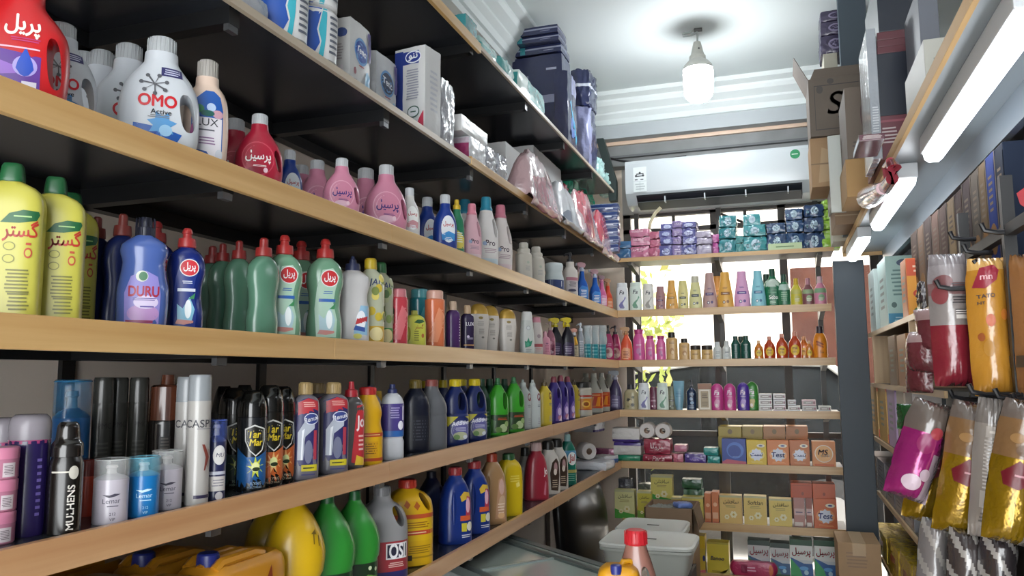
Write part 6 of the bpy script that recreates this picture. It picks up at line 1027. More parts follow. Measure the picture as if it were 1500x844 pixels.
# lowest back shelf
G4 = 'boxes on the lowest back shelf'
def banoo(w, h): return [('text', 'Banoo', -w*.02, h*.5, w*.62, '#22306c', {'bold': .05, 'shear': .2}), ('rect', -w*.5, w*.5, h*.95, h, '#a8983c'), ('poly', [(-w*.5, 0), (w*.5, 0), (w*.5, h*.2), (w*.3, h*.04), (-w*.5, h*.04)], '#d8cc7c'), ('lines', -w*.1, h*.1, w*.4, h*.05, 1, '#7c7424')]
bbox('H', 1035, 1067, 795, .1, '#cdb838', 'yellow box with slanted dark lettering on the lowest back shelf', 'powder box', group=G4, name='powder_box', prints=banoo)
bbox('H', 1013, 1032, 785, .1, '#c8ac34', 'yellow bright-topped box left of the dark-lettered one', 'powder box', group=G4, name='powder_box', flap=(.075, '#d4b01c'), prints=lambda w, h: [('poly', [(-w*.5, 0), (w*.5, 0), (w*.5, h*.1), (-w*.5, h*.04)], '#c86c74'), ('oval', w*.4, h*.4, w*.1, h*.08, '#22306c')])
def persbox(g): return lambda w, h: [('rect', -w*.5, w*.5, h*.5, h*.86, '#c8c4c4' if g else '#d8d6d2'), ('poly', [(-w*.5, 0), (w*.5, 0), (w*.5, h*.42), (w*.1, h*.42), (-w*.5, h*.56)], '#2c5a94' if not g else '#3c5c84'), ('poly', [(-w*.5, 0), (w*.1, 0), (-w*.1, h*.3), (-w*.5, h*.54)], '#3c9a5c' if not g else '#4c7c64'), ('text', PERSIL, 0, h*.69, w*.84, '#b02438' if not g else '#a03c4c', {'bold': .04, 'tall': 1.25}), ('rect', -w*.5, w*.5, 0, h*.1, '#284a34'), ('oval', w*.1, h*.3, w*.2, h*.05, '#5c9ad0'), ('oval', w*.2, h*.2, w*.1, h*.06, '#a8c8d8')]
for x0, x1, py, g, nm, off in [(1095, 1127, 792, 1, 'leftmost', .05), (1128, 1156, 796, 1, 'second from left', .03), (1156.5, 1189, 791, 0, 'third from left', 0), (1192, 1224, 792, 0, 'rightmost', 0)]:
    Y = YB+.016+off; bbox('H', x0, x1, py, .1, '#c4c8cc', 'green-topped powder box with red lettering, %s of four' % nm, 'powder box', off=off, group=G4, name='powder_box', flap=(.05, '#3c4a44' if g else '#1f4a30'), prints=persbox(g))
bsoft(1069, 1139, 823, 842, .06, mat('#b4305c', .3, coat=.4, bump=.3), 'long magenta roll pack lying at the front of the lowest back shelf', 'roll pack', 27, Z(BZ['H']), name='roll_pack', k=.5, wr=.02, off=-.012, prints=lambda w, h: [('lines', -w*.05, h*.5, w*.25, h*.4, 2, '#e0a8bc'), ('oval', w*.42, h*.5, w*.05, h*.4, '#d8744c'), ('rect', -w*.3, -w*.15, h*.2, h*.8, '#8c2048')])
# highest back shelf: soft packs
BB = Z(BZ['B']); G5 = 'packs on the highest back shelf'
def piles(items):
    tops = {}
    for x0, x1, ys, col, cname, seed, dep, off, kw in items:
        z = BB; n = len(ys)-1
        for i in range(n):
            pos = ['bottom', 'top'][i] if n == 2 else 'single' if n == 1 else (['bottom', 'second from bottom', 'third from bottom', 'fourth from bottom', 'fifth from bottom', 'sixth'][i] if i < n-1 else 'top')
            mm = mat(col, .28, coat=.5, bump=.45, bscale=28)
            lab = ('%s, %s of pile' % (cname, pos)) if n > 1 else cname
            o, z = bsoft(x0-1.6+(i % 2)*.8, x1+1.8-(i*7 % 3)*.6, ys[i+1], ys[i], dep, mm, lab, 'pad pack', seed+i, z, off+.006*((seed+i*3) % 4), G5, 'pad_pack', .26, .13, N=10, **kw)
            o.rotation_euler.z = math.radians(((seed*7+i*5) % 9-4)*1.2)
        tops[seed] = z
    return tops
oval_p = lambda w, h: [('oval', w*.02, h*.5, w*.2, h*.34, '#b4c8d4'), ('lines', w*.02, h*.5, w*.24, h*.2, 2, '#4c7484'), ('oval', -w*.34, h*.4, w*.06, h*.14, '#90b0bc')]
tops = piles([(903, 923, [374, 364, 353], '#3f6a94', 'small blue pack, left end of highest back shelf', 31, .1, .0, dict()),
       (923, 951, [374, 360, 347, 335], '#b86c88', 'pink pad pack, left pile of highest back shelf', 35, .13, .01, dict(prints=lambda w, h: [('rect', -w*.4, w*.2, h*.55, h*.85, '#d0a0b0')])),
       (952, 966, [373, 362, 350, 339], '#b4647c', 'narrow pink pad pack beside the mauve piles', 40, .12, .02, dict()),
       (967, 984, [372, 359, 347, 337, 327], '#5c5c94', 'blue-violet pad pack in the first mauve pile', 45, .12, .01, dict(prints=lambda w, h: [('oval', w*.05, h*.45, w*.3, h*.3, '#b0b8d8')])),
       (985, 998, [371, 358, 346, 334, 323], '#8474a0', 'mauve pad pack in the second mauve pile', 51, .12, .012, dict(prints=lambda w, h: [('lines', 0, h*.5, w*.6, h*.4, 2, '#c0b4cc')])),
       (999, 1019, [371, 358, 346, 334, 324], '#54548c', 'indigo pad pack in the third mauve pile', 57, .12, .01, dict(prints=lambda w, h: [('oval', w*.0, h*.45, w*.32, h*.3, '#b8bcd8')])),
       (1020, 1042, [370, 358, 348, 338], '#a8a0b4', 'pale lilac pad pack right of the mauve piles', 63, .12, .012, dict()),
       (1037, 1052, [370, 356, 343], '#b04c90', 'magenta pad pack before the middle upright', 67, .08, .07, dict()),
       (1054, 1078, [369, 350, 333, 315], '#2f7c84', 'teal pad pack in the left teal pile', 70, .14, .012, dict(prints=oval_p)),
       (1079, 1088, [368, 356, 345], '#3c8484', 'slim teal pack between the teal piles', 74, .1, .0, dict()),
       (1089, 1121, [367, 346, 329], '#3c8c92', 'light teal pad pack in the right teal pile', 77, .14, .01, dict(prints=oval_p)),
       (1123, 1150, [365, 342, 326], '#2a4468', 'navy pad pack in the left navy pile', 82, .13, .02, dict(prints=oval_p)),
       (1152, 1176, [364, 340, 322, 305], '#2c4a70', 'navy pad pack in the middle navy pile', 86, .13, .018, dict(prints=oval_p)),
       (1178, 1206, [363, 340, 318, 299], '#284064', 'deep navy pad pack in the right navy pile', 91, .13, .015, dict(prints=oval_p)),
       (1205, 1230, [361, 349, 336, 322, 306, 292], '#8cb83c', 'lime pack, right end of highest back shelf', 96, .12, .03, dict())])
_, zz = bsoft(1088, 1114, 313, 329, .12, mat('#3c8c92', .28, coat=.5, bump=.45, bscale=28), 'single teal pad pack crowning the right teal pile', 'pad pack', 104, tops[77], .03, G5, 'pad_pack', prints=oval_p)
bsoft(1125, 1175, 356, 365.5, .05, mat('#b4c89c', .3), 'flat pale green box before the navy packs', 'pad pack', 105, BB, -.012, G5, 'pad_pack', k=.05, wr=.01, prints=lambda w, h: [('lines', 0, h*.5, w*.7, h*.3, 1, '#5c7c54')])
mb = MB(); pts = [on(x, y, 1, 5.22) for x, y in [(950, 340), (953, 325), (960, 312), (968, 304)]]; mb.tube(pts, .012, mat('#c8c0a0', .5), 6); tag(mb.build('tape_strip'), 'pale bent tape strip rising from the pink packs to the window rail', 'strip')
# ------------------------------------------------------------------ stack of striped navy packs at the corner of the second left shelf
for i in range(6):
    o = softbox('pad_pack', .20, .10, .052, mat('#22386c', .3, coat=.4), .2, .07, 120+i, N=16, zone=lambda a, b, c: mat('#aab4c8', .3) if c > .86 or -.1 < c < -.02 else mat('#22386c', .3, coat=.4), prints=[('lines', .04, .018, .06, .018, 1, '#c8d0e0')])
    p = on(893, 372, 1, 4.8); setobj(o, (p.x-.035+.004*(i % 2), 4.8, Z(LZ['B'])+.0515*i), 4, 'white-striped navy pack, %s of the corner stack' % ['lowest', 'second from bottom', 'third from bottom', 'third from top', 'second from top', 'topmost'][i], 'pad pack', 'striped navy packs in the corner')
# ------------------------------------------------------------------ second left shelf: tissue packs
BZL = Z(LZ['B'])
def lpack(name, px0, px1, py0, dep, x, m, rz, lab, cat, seed, zb=None, k=.2, wr=.04, group='packs on the second left shelf', w=None, sh='B', **kw):
    """a soft pack whose front, at distance x, spans two pixel columns; its near side faces the camera"""
    z = Z(LZ[sh]) if zb is None else zb; a, b = on(px0, py0, 0, x), on(px1, py0, 0, x); w = w or b.y-a.y; h = on((px0+px1)/2, py0, 0, x).z-z
    kw = {kk: (v(w, h, dep) if callable(v) and kk != 'zone' else v) for kk, v in kw.items()}
    o = softbox(name, w, dep, h, m, k, wr, seed, **kw); setobj(o, (x-dep/2, (a.y+b.y)/2, z), rz, lab, cat, group); return o, z+h
PW = mat('#c9cbd0', .28, bump=.4, bscale=26, coat=.6); PW2 = mat('#d2d2d2', .3, bump=.25, bscale=20, coat=.4); PCL = mat('#b4b6be', .18, bump=.9, bscale=30, coat=.9)
lpack('tissue_pack', 350, 397, -10, .2, -1.03, PCL, 90, 'clear-wrapped white pack at the near end of the second left shelf', 'tissue pack', 201)
def wavepack(name_seed):
    r = empty('toilet_roll_pack'); mb = MB(); Lp = mb.loft([(0, .045, .045), (.006, .058, .058), (.10, .06, .06), (.108, .052, .052)], 2.6, PW2, 32, 10); mb.build('wrapping', r)
    lm = MB(); put_prints(lm, [('poly', [(-.10, .004), (-.01, .004), (.008, .035), (.0, .06), (.012, .104), (-.10, .104)], '#2450a4'), ('poly', [(-.10, .004), (-.075, .004), (-.06, .05), (-.085, .104), (-.10, .104)], '#2c86a8'), ('poly', [(.004, .004), (.016, .004), (.022, .05), (.024, .104), (.014, .104), (.004, .06), (.012, .035)], '#3ca4b4'), ('lines', .045, .055, .03, .08, 7, '#5c606c')], Lp.wrap, .001, .0003); lm.build('printed_label', r, recalc=False); return r
rp = wavepack(1)
for i, (px, zk, lab) in enumerate([(417, 0, 'lower blue-waved roll pack, left column, second left shelf'), (417, 1, 'upper blue-waved roll pack, left column, cut by the frame'), (463, 0, 'lower blue-waved roll pack, right column, second left shelf'), (463, 1, 'upper blue-waved roll pack, right column, cut by the frame')]):
    p = on(px, 30, 0, -1.055); o = rp if i == 0 else copy_tree(rp); s = 1.28; o.scale = (s*.8, s*.8, s); setobj(o, (-1.07, p.y+.005, BZL+zk*.108*s), 45, lab, 'toilet roll pack', 'blue-waved roll packs')
def teno(word, c='#2c4c9c'): return lambda w, h, d: [('oval', .0, h*.58, w*.33, h*.2, '#6a9cd0'), ('oval', .0, h*.58, w*.29, h*.16, c), ('text', word, 0, h*.59, w*.5, '#eef2f8', {'bold': .05, 'rot': -6}), ('lines', 0, h*.36, w*.3, h*.03, 1, '#b84c5c'), ('oval', w*.33, h*.2, w*.14, h*.14, '#7cb4d8'), ('oval', -w*.3, h*.25, w*.06, h*.05, '#9a5c64'), ('rect', w*.36, w*.5, h*.5, h*.95, '#4a3c80'), ('lines', -w*.28, h*.1, w*.2, h*.1, 2, '#8a8c94')]
lpack('tissue_pack', 514, 545, 33, .13, -1.04, PW2, 90, 'white tissue pack with a blue oval beside the roll packs', 'tissue pack', 202, prints=teno('Teno'), lprints=lambda w, h, d: [('oval', d*.3, h*.78, d*.14, h*.07, '#3c5088'), ('lines', d*.2, h*.5, d*.3, h*.25, 6, '#a8a0a4'), ('rect', d*.03, d*.36, h*.1, h*.3, '#d8d0d4')], wr=.02)
lpack('tissue_pack', 552, 583, 82, .12, -1.09, PW, 90, 'greyish tissue pack set back behind the tall pack', 'tissue pack', 203, prints=teno('Teno', '#3a4460'), wr=.02)
lpack('tissue_pack', 628, 646, 72, .12, -1.015, PW2, 82, 'tall white tissue pack with a blue band down one edge', 'tissue pack', 204, k=.12, wr=.02, prints=lambda w, h, d: [('lines', 0, h*.5, w*.5, h*.5, 8, '#b8bac2')],
      lprints=lambda w, h, d: [('rect', -d*.5, -d*.22, h*.04, h*.97, '#2c3f8c'), ('rect', -d*.24, d*.3, h*.8, h*.95, '#2c3f8c'), ('oval', d*.12, h*.88, d*.26, h*.075, '#e4e8f0'), ('oval', d*.12, h*.88, d*.23, h*.06, '#2c3f8c'), ('text', TENO, d*.12, h*.885, d*.3, '#eef0f4', {'bold': .05}), ('lines', d*.1, h*.56, d*.42, h*.36, 12, '#9496a4'), ('oval', d*.14, h*.24, d*.2, h*.07, '#3c5c50'), ('oval', d*.14, h*.24, d*.17, h*.055, '#d6d8dc'), ('lines', d*.14, h*.24, d*.2, h*.03, 1, '#3c5c50'), ('poly', [(d*.2, h*.04), (d*.47, h*.04), (d*.47, h*.24), (d*.34, h*.16)], '#c43c54'), ('rect', -d*.3, -d*.04, h*.04, h*.07, '#c43c54')])
lpack('tissue_pack', 648, 668, 120, .13, -1.03, PCL, 90, 'crinkled clear-wrapped pack right of the tall pack', 'tissue pack', 205, wr=.08)
_, zt = lpack('tissue_pack', 690, 713, 206, .12, -1.02, PW, 90, 'white pack with a magenta near side, before the shelf strip', 'tissue pack', 206, lprints=lambda w, h, d: [('rect', -d*.45, d*.45, h*.05, h*.75, '#94285c'), ('rect', -d*.45, d*.45, h*.75, h*.95, '#c0b0bc')])
lpack('tissue_pack', 676, 716, 181, .11, -1.03, PW2, 90, 'white tissue box lying on the magenta-sided pack', 'tissue pack', 207, zb=zt)
for i, (a, b, y, nm) in enumerate([(714, 730, 216, 'nearer'), (731, 746, 226, 'farther')]): lpack('tissue_pack', a, b, y, .1, -1.02, PCL, 90, '%s of two bumpy white packs behind the shelf strip' % nm, 'tissue pack', 208+i, wr=.1, k=.5)
lpack('tissue_pack', 741, 772, 219, .14, -1.15, PW2, 90, 'white oblong box behind the bumpy packs', 'tissue pack', 210, k=.08, wr=.01)
lpack('tissue_pack', 781, 822, 230, .12, -1.15, PW2, 90, 'long white carton behind the clear pink bags', 'tissue pack', 211, k=.08, wr=.01)
PKB = mat('#c4a4a8', .18, bump=.9, bscale=26, coat=.8); PKD = mat('#b06070', .22, bump=.7, bscale=26, coat=.7); RDB = mat('#c04c5c', .2, bump=.7, bscale=26, coat=.8)
def drape(px0, px1, py0, x, hang, m, lab, seed, zone=None, w=None, cat='plastic bag'):
    """a limp bag lying on the shelf edge, its front drooping over the strip"""
    a, b = on(px0, py0, 0, x), on(px1, py0, 0, x); w = b.y-a.y; h = on((px0+px1)/2, py0, 0, x).z-BZL; N = 18; mb = MB(); sv = Vector((seed*1.3, seed*.7, 0)); cells = {}; vs = []
    d = .105
    for j in range(N+1):
        for i in range(N+1):
            u, v = -1+2*i/N, j/N; q = Vector((u*2.2, v*4, 0))+sv; wr = noise.noise(q)*.5+(.5-abs(noise.noise(q*1.5)))*.7+noise.noise(q*3)*.25
            edge = (1-abs(u)**4)
            if v < .62: t = v/.62; X = -d+t*(d+.022); zz = h*math.sin(PI*min(1, t*.93+.03))**.7*edge; zz = max(.004, zz*(1+.45*wr)) if t < .94 else max(.012, zz*(1+.3*wr))
            else: t = (v-.62)/.38; X = .022+.012*math.sin(t*PI)*(1+wr); zz = .012-hang*t*(1+.35*noise.noise(Vector((u*2+seed, 3, 1))))
            vs.append((X+.006*wr, u*w/2*(1-.12*v), zz))
    for j in range(N):
        for i in range(N):
            mm = P(zone(-1+2*(i+.5)/N, (j+.5)/N)) if zone else m; cells.setdefault(id(mm), (mm, []))[1].append((j*(N+1)+i, j*(N+1)+i+1, (j+1)*(N+1)+i+1, (j+1)*(N+1)+i))
    for mm, fl in cells.values(): mb.add(vs, fl, mm)
    o = mb.build('plastic_bag', sharp=75, recalc=False); b_ = bmesh.new(); b_.from_mesh(o.data); bmesh.ops.remove_doubles(b_, verts=b_.verts[:], dist=1e-6); bmesh.ops.delete(b_, geom=[v for v in b_.verts if not v.link_faces], context='VERTS'); b_.to_mesh(o.data); b_.free(); o.data.set_sharp_from_angle(angle=math.radians(75))
    so_ = o.modifiers.new('thick', 'SOLIDIFY'); so_.thickness = .002
    return setobj(o, (XL-.002, (a.y+b.y)/2, BZL+.001), 0, lab, cat, 'plastic bags on the second left shelf')
drape(757, 806, 234, -1.03, .045, PKB, 'clear pinkish bag drooping over the strip, left of the bags', 3, zone=lambda u, v: PKD if v > .55 and abs(u) < .7 else PKB)
drape(806, 838, 276, -1.03, .03, PW, 'pale crumpled bag with a dark patch, middle of the drooping bags', 7, zone=lambda u, v: mat('#3c4664', .3) if .6 < v < .78 and u < 0 else PW)
drape(836, 868, 290, -1.03, .035, PKB, 'clear bag with red packs drooping over the strip', 11, zone=lambda u, v: RDB if (u+.2)**2+(v*2-1)**2 < .22 else PKB)
drape(866, 893, 318, -1.03, .05, PKB, 'clear bag with a red pack at the far end, drooping', 15, zone=lambda u, v: RDB if u < -.1 and .35 < v < .6 else PKB)
o, _ = lpack('plastic_bag', 838, 876, 256, .14, -1.14, mat('#1f9a78', .2, bump=.8, bscale=24, coat=.8), 90, 'bright green plastic bag of goods beneath the top shelf', 'plastic bag', 215, wr=.13, k=.6)
lpack('plastic_bag', 822, 838, 267, .1, -1.15, RDB, 90, 'small crimson pack left of the green bag', 'pad pack', 216, wr=.1, k=.5)
# ------------------------------------------------------------------ highest left shelf: diaper packs
AZL = Z(LZ['A']); GA = 'diaper packs on the highest left shelf'
NV = mat('#252c52', .25, coat=.6, bump=.4, bscale=26); TL = mat('#4fa8a8', .2, coat=.7, bump=.5, bscale=24); TLW = mat('#a8d0cc', .2, coat=.7, bump=.5, bscale=24); NVL = mat('#8c90b4', .25, coat=.6, bump=.4)
def apack(*a, **k): return lpack(*a, sh='A', group=GA, **k)
stripe2 = lambda a, b, c: mat('#8c90ac', .3) if abs(c-.15) < .09 else NV
apack('diaper_pack', 683, 700, 27, .1, -1.03, mat('#2c8c94', .25, coat=.6, bump=.4), 90, 'small teal pack at the left of the highest left shelf', 'diaper pack', 301)
apack('diaper_pack', 703, 733, 62, .12, -1.03, TL, 90, 'clear teal bag lying at the edge of the highest left shelf', 'diaper pack', 302, k=.5, wr=.09, zone=lambda a, b, c: TLW if c > .3 else TL)
apack('diaper_pack', 735, 757, 88, .12, -1.03, TLW, 90, 'pale teal pack right of the clear teal bag', 'diaper pack', 303, k=.5, wr=.08, zone=lambda a, b, c: TLW if a > 0 else TL)
apack('diaper_pack', 760, 800, 121, .12, -1.03, TL, 90, 'teal and white pack before the navy stack', 'diaper pack', 304, k=.3, wr=.06, zone=lambda a, b, c: mat('#d4e4e0', .3) if a < -.3 else TL, lprints=lambda w, h, d: [('lines', 0, h*.7, d*.5, h*.12, 2, '#2c6c74'), ('rect', d*.1, d*.45, h*.1, h*.9, '#2f9494')])
z = AZL
for i, (x0, x1, py, nm) in enumerate([(822, 838, 84, 'lowest navy pack of the navy stack on the highest left shelf'), (821, 837, 71, 'navy white-striped pack, second from bottom of the navy stack'), (817, 834, 57, 'navy striped pack, second from top of the navy stack'), (815, 833, 44, 'navy pack with teal bar crowning the navy stack')]):
    _, z = apack('diaper_pack', x0, x1, py, .30, -1.075, NV, 90, nm, 'diaper pack', 305+i, zb=z, k=.12, wr=.03, w=.19, zone=stripe2, lprints=(lambda w, h, d: [('rect', -d*.5, d*.5, h*.55, h*.7, '#a4a8bc'), ('rect', -d*.32, -d*.22, h*.05, h*.95, '#2c8c94'), ('lines', d*.25, h*.3, d*.25, h*.15, 1, '#9498b4')]) if i else (lambda w, h, d: [('lines', d*.3, h*.85, d*.25, h*.05, 1, '#a8acc4'), ('rect', -d*.2, -d*.17, h*.2, h*.8, '#8488a4')]))
apack('diaper_pack', 830, 846, 108, .085, -1.03, NV, 90, 'tall upright navy pack right of the navy stack', 'diaper pack', 309, k=.25, wr=.05, w=.2, zone=lambda a, b, c: mat('#c0c4d0', .3) if abs(a+.5) < .08 else (NVL if c > .55 and a > 0 else NV), prints=lambda w, h, d: [('oval', 0, h*.3, w*.25, h*.14, '#5c78bc'), ('poly', [(-w*.3, h*.6), (w*.1, h*.3), (w*.4, h*.1), (w*.44, h*.16), (w*.1, h*.42), (-w*.25, h*.64)], '#58b0d4')])
_, z = apack('diaper_pack', 862, 876, 158, .12, -1.03, NVL, 90, 'shiny violet-navy pack at the bottom of the far pile', 'diaper pack', 310, k=.4, wr=.08, w=.24, zone=lambda a, b, c: NV if a > -.3 else NVL)
apack('diaper_pack', 862, 877, 106, .13, -1.035, NV, 90, 'navy pack with white strap on top of the far pile', 'diaper pack', 311, zb=z, k=.35, wr=.07, w=.24, zone=lambda a, b, c: mat('#c8ccd8', .3) if abs(c-.1) < .07 else NV)
apack('diaper_pack', 874, 892, 232, .12, -1.02, TLW, 90, 'crumpled pale teal bag at the far end of the highest left shelf', 'diaper pack', 312, k=.6, wr=.14, w=.24)
apack('diaper_pack', 894, 908, 254, .12, -1.02, TLW, 90, 'pale teal bag drooping at the last end of the highest left shelf', 'diaper pack', 313, k=.6, wr=.14, w=.2)
# ------------------------------------------------------------------ right side: pillar panel, rack, boxes
mb = MB(); c0, c1 = on(1229, 560, 1, 4.6).x, on(1275, 560, 1, 4.6).x
mb.box(c0, c1, 4.6, 4.655, 0, Z(.61), mat('#2e3942', .5, vary=.12, vscale=3), .003); struct('trim_6', mb)
RX = .45; T0, T1 = 1.3, 4.59
def rshelf(z, x1, y0, y1, lab, div=(), RX=RX):
    r = empty('rack_shelf', (RX, y0, z)); mb = MB(); mb.box(.01, x1-RX, 0, y1-y0, -.018, 0, mat('#34302c', .5)); mb.build('board', r, smooth=False)
    mb = MB(); mb.box(0, .01, 0, y1-y0, -.02, .001, wood_mat('#c9ac84', '#b09068', .35, 1)); mb.build('front_strip', r, smooth=False)
    for y, za in div: mb = MB(); mb.box(0, x1-RX-.02, y-y0-.008, y-y0+.008, 0.0012, za-z, wood_mat('#bfa27c', '#a68862', .4, 2)); mb.build('divider', r, smooth=False)
    return tag(r, lab, 'shelf', 'shelves of the right-hand rack')
zr1, zr2, zr3, zr4, zr5 = (on(1290, y, 0, RX).z for y in (481, 563, 646, 722, 800))
p1, p2 = on(1334, 520, 0, RX).y, on(1279, 520, 0, RX).y
rshelf(zr1, .8, 2.36, T1, 'pale-edged upper shelf of the right rack holding a row of boxes')
rshelf(zr1, .8, 1.72, 2.355, 'nearest set-back upper shelf of the right rack under the navy box', RX=.495)
rshelf(zr2, .8, 2.6, T1, 'pale-edged middle shelf of the right rack with a divider', [(p1, zr1-.02), (p2, zr1-.02)])
rshelf(zr3, .8, 2.6, T1, 'lower shelf of the right rack under the juice cartons')
rshelf(zr4-.012, .8, 2.4, T1, 'second lowest shelf of the right rack under grey boxes')
rshelf(zr5-.06, .8, 2.2, T1, 'lowest shelf of the right rack beneath gold packs')
slab('wall_rack', (.802, .82, 1.2, T1, 0, SOFF-.07), mat('#1d2024', .5))
def rbox(px0, px1, py0, zb, dep, m, lab, cat='box', x=RX+.012, name='carton', group=None, **kw):
    a, b = on(px0, py0, 0, x), on(px1, py0, 0, x); w = a.y-b.y; h = on((px0+px1)/2, py0, 0, x).z-zb
    o = carton(name, w, dep, h, m, **{k: (v(w, h, dep) if callable(v) else v) for k, v in kw.items()})
    # the front (-Y) of the box is turned to the aisle (-X); its right side (+X) then faces the camera
    return setobj(o, (x+dep/2, (a.y+b.y)/2, zb), -90, lab, cat, group), zb+h
def rcam(prints):  # prints for the side facing the camera
    return prints
rspines = [(1468.5, 1455, 214, '#1c2434', 'near navy box'), (1455, 1442, 227, '#2a3c7c', 'royal blue box'), (1442, 1432, 240, '#6c5a44', 'tan and blue box'), (1432, 1420, 252, '#5c544c', 'grey-tan box'), (1420, 1408, 265, '#4c4040', 'dull mauve box'), (1408, 1397, 281, '#54403c', 'brown box'), (1397, 1386, 292, '#a08a68', 'cream-edged box'), (1386, 1374, 302, '#5c4840', 'dark brown box'), (1374, 1363, 312, '#70584c', 'cocoa box'), (1363, 1352, 320, '#4a3c38', 'umber box'), (1352, 1343, 332, '#7a6250', 'brown and white box'), (1343, 1334, 340, '#54443c', 'far brown box')]
for i, (x0, x1, py, c, nm) in enumerate(rspines):
    X = .50; a, b = on(x0, py, 0, X), on(x1, py, 0, X); w = b.y-a.y; h = (a.z+b.z)/2-zr1; dep = .22
    q_ = lambda c: mat(c, .7, spec=.12)
    fr = [('rect', -w*.46, w*.46, h*.1, h*.95, q_(c)), ('oval', 0, h*.35, w*.4, h*.12, q_('#8a6844')), ('lines', 0, h*.7, w*.5, h*.3, 6, q_('#76685a')), ('rect', -w*.5, -w*.4, 0, h, q_('#6c6258')), ('oval', 0, h*.15, w*.35, h*.06, q_('#74502f'))]
    r = empty('biscuit_box'); mb = MB(); mb.box(-w/2+.0006, w/2-.0006, -dep/2, dep/2, 0, h, q_(c), .002); mb.build('body', r, smooth=False)
    lm = MB(); put_prints(lm, fr, lambda xs, zs, o: [(x, -dep/2-o, z) for x, z in zip(xs, zs)], .0012, .0002)
    if i == 0:
        put_prints(lm, [('poly', [(-.085, .17), (-.05, .135), (.1, .135), (.1, .225), (-.05, .225), (-.09, .195)], '#a82c34'), ('text', 'Se', -.03, .18, .065, '#eae4e0', {'bold': .05}), ('text', 'Co', -.03, .115, .07, '#cdd2d8', {'bold': .01}), ('oval', .02, .04, .08, .034, '#94683a'), ('oval', -.04, .026, .05, .02, '#a87c48')], lambda xs, zs, o: [(w/2+o, x, z) for x, z in zip(xs, zs)], .0012, .0002)
    lm.build('printed_label', r, smooth=False, recalc=False)
    setobj(r, (X+dep/2, (a.y+b.y)/2, zr1), -90, '%s standing in the row on the right rack, %s from the camera' % (nm, ORD[i]), 'box', 'biscuit boxes on the right rack')
o = softbox('snack_pack', .12, .16, .04, mat('#cdbf3c', .15, coat=.9, bump=.6), .5, .12, 401); p = on(1366, 300, 0, .54); setobj(o, (.65, on(1368, 310, 0, .54).y+.03, p.z-.018), 20, 'shiny yellow pack lying on top of the brown boxes', 'snack pack')
tb = lambda c, c2: (lambda w, h, d: [('rect', -w*.45, w*.45, h*.05, h*.95, c), ('lines', 0, h*.6, w*.6, h*.4, 6, '#6c8c8c'), ('rect', -w*.45, w*.45, h*.04, h*.2, c2)])
def rboxc(px0, px1, py, zb, w, m, lab, cp, name='carton', dep=.2, group=None, x=RX+.015, cat='box'):
    """box with its camera side printed: px0..px1 spans the aisle side"""
    a, b = on(px0, py, 0, x), on(px1, py, 0, x); w = b.y-a.y if b.y > a.y else a.y-b.y; h = on((px0+px1)/2, py, 0, x).z-zb
    r = carton(name, w, dep, h, m, prints=[('rect', -w*.4, w*.4, h*.1, h*.9, m if isinstance(m, str) else '#888888'), ('lines', 0, h*.5, w*.5, h*.5, 5, '#7c8480')])
    lm = MB(); put_prints(lm, cp(dep, h), lambda xs, zs, o: [(w/2+o, xx, z) for xx, z in zip(xs, zs)], .0014, .0002); lm.build('camera_side_label', r, smooth=False, recalc=False); lm_ = r.children[-1]
    return setobj(r, (x+dep/2, (a.y+b.y)/2, zb), -90, lab, cat, group)
GR_ = 'boxes beyond the biscuits on the right rack'
rboxc(1284, 1296, 382, zr1, 0, '#b4d0cc', 'large pale teal box with a blue band on the right rack', lambda d, h: [('rect', -d*.48, d*.48, h*.0, h, '#a8c8c0'), ('rect', -d*.48, d*.48, h*.04, h*.18, '#3c8cae'), ('oval', d*.05, h*.9, d*.22, h*.05, '#4c5c74'), ('lines', 0, h*.62, d*.7, h*.4, 7, '#6a8c88'), ('oval', -d*.3, h*.3, d*.08, h*.04, '#54706c'), ('lines', 0, h*.1, d*.7, h*.08, 2, '#a8d4e0')], dep=.14, group=GR_)
rboxc(1271, 1279, 398, zr1, 0, '#b8c8c4', 'pale box just beyond the large teal one', lambda d, h: [('lines', 0, h*.5, d*.6, h*.5, 6, '#7c8c8c')], dep=.12, group=GR_)
rboxc(1318, 1326, 382, zr1, 0, '#c86a2c', 'orange and yellow box nearer than the teal one', lambda d, h: [('rect', -d*.48, d*.48, h*.02, h*.7, '#d69430'), ('rect', -d*.48, d*.48, h*.7, h*.98, '#c4502c'), ('oval', 0, h*.4, d*.3, h*.08, '#b8402c'), ('oval', 0, h*.4, d*.22, h*.05, '#d69430'), ('lines', 0, h*.82, d*.6, h*.15, 2, '#e4c4a8'), ('oval', 0, h*.12, d*.3, h*.06, '#4c6c3c')], dep=.1, group=GR_)
o = softbox('snack_pack', .1, .08, .12, mat('#3c3438', .2, coat=.8, bump=.6), .4, .12, 402); setobj(o, (RX+.07, on(1345, 440, 0, RX+.03).y, zr1), -90, 'dark shiny wrapped pack leaning before the orange box', 'snack pack')
rboxc(1300, 1310, 492, zr2, 0, '#7a6048', 'tall brown book-like box in the rack compartment, left one', lambda d, h: [('rect', -d*.45, d*.45, h*.02, h*.98, '#6c543c'), ('lines', 0, h*.5, d*.6, h*.8, 14, '#8a7050')], dep=.1, group='brown boxes in the rack compartment')
rboxc(1313, 1326, 490, zr2, 0, '#a06c40', 'tall reddish wooden-looking box in the rack compartment, right one', lambda d, h: [('rect', -d*.45, d*.45, h*.02, h*.98, '#8c5c38'), ('lines', 0, h*.5, d*.7, h*.9, 16, '#b4804c')], dep=.12, group='brown boxes in the rack compartment')
WINE = mat('#6c3038', .2, coat=.8, bump=.6)
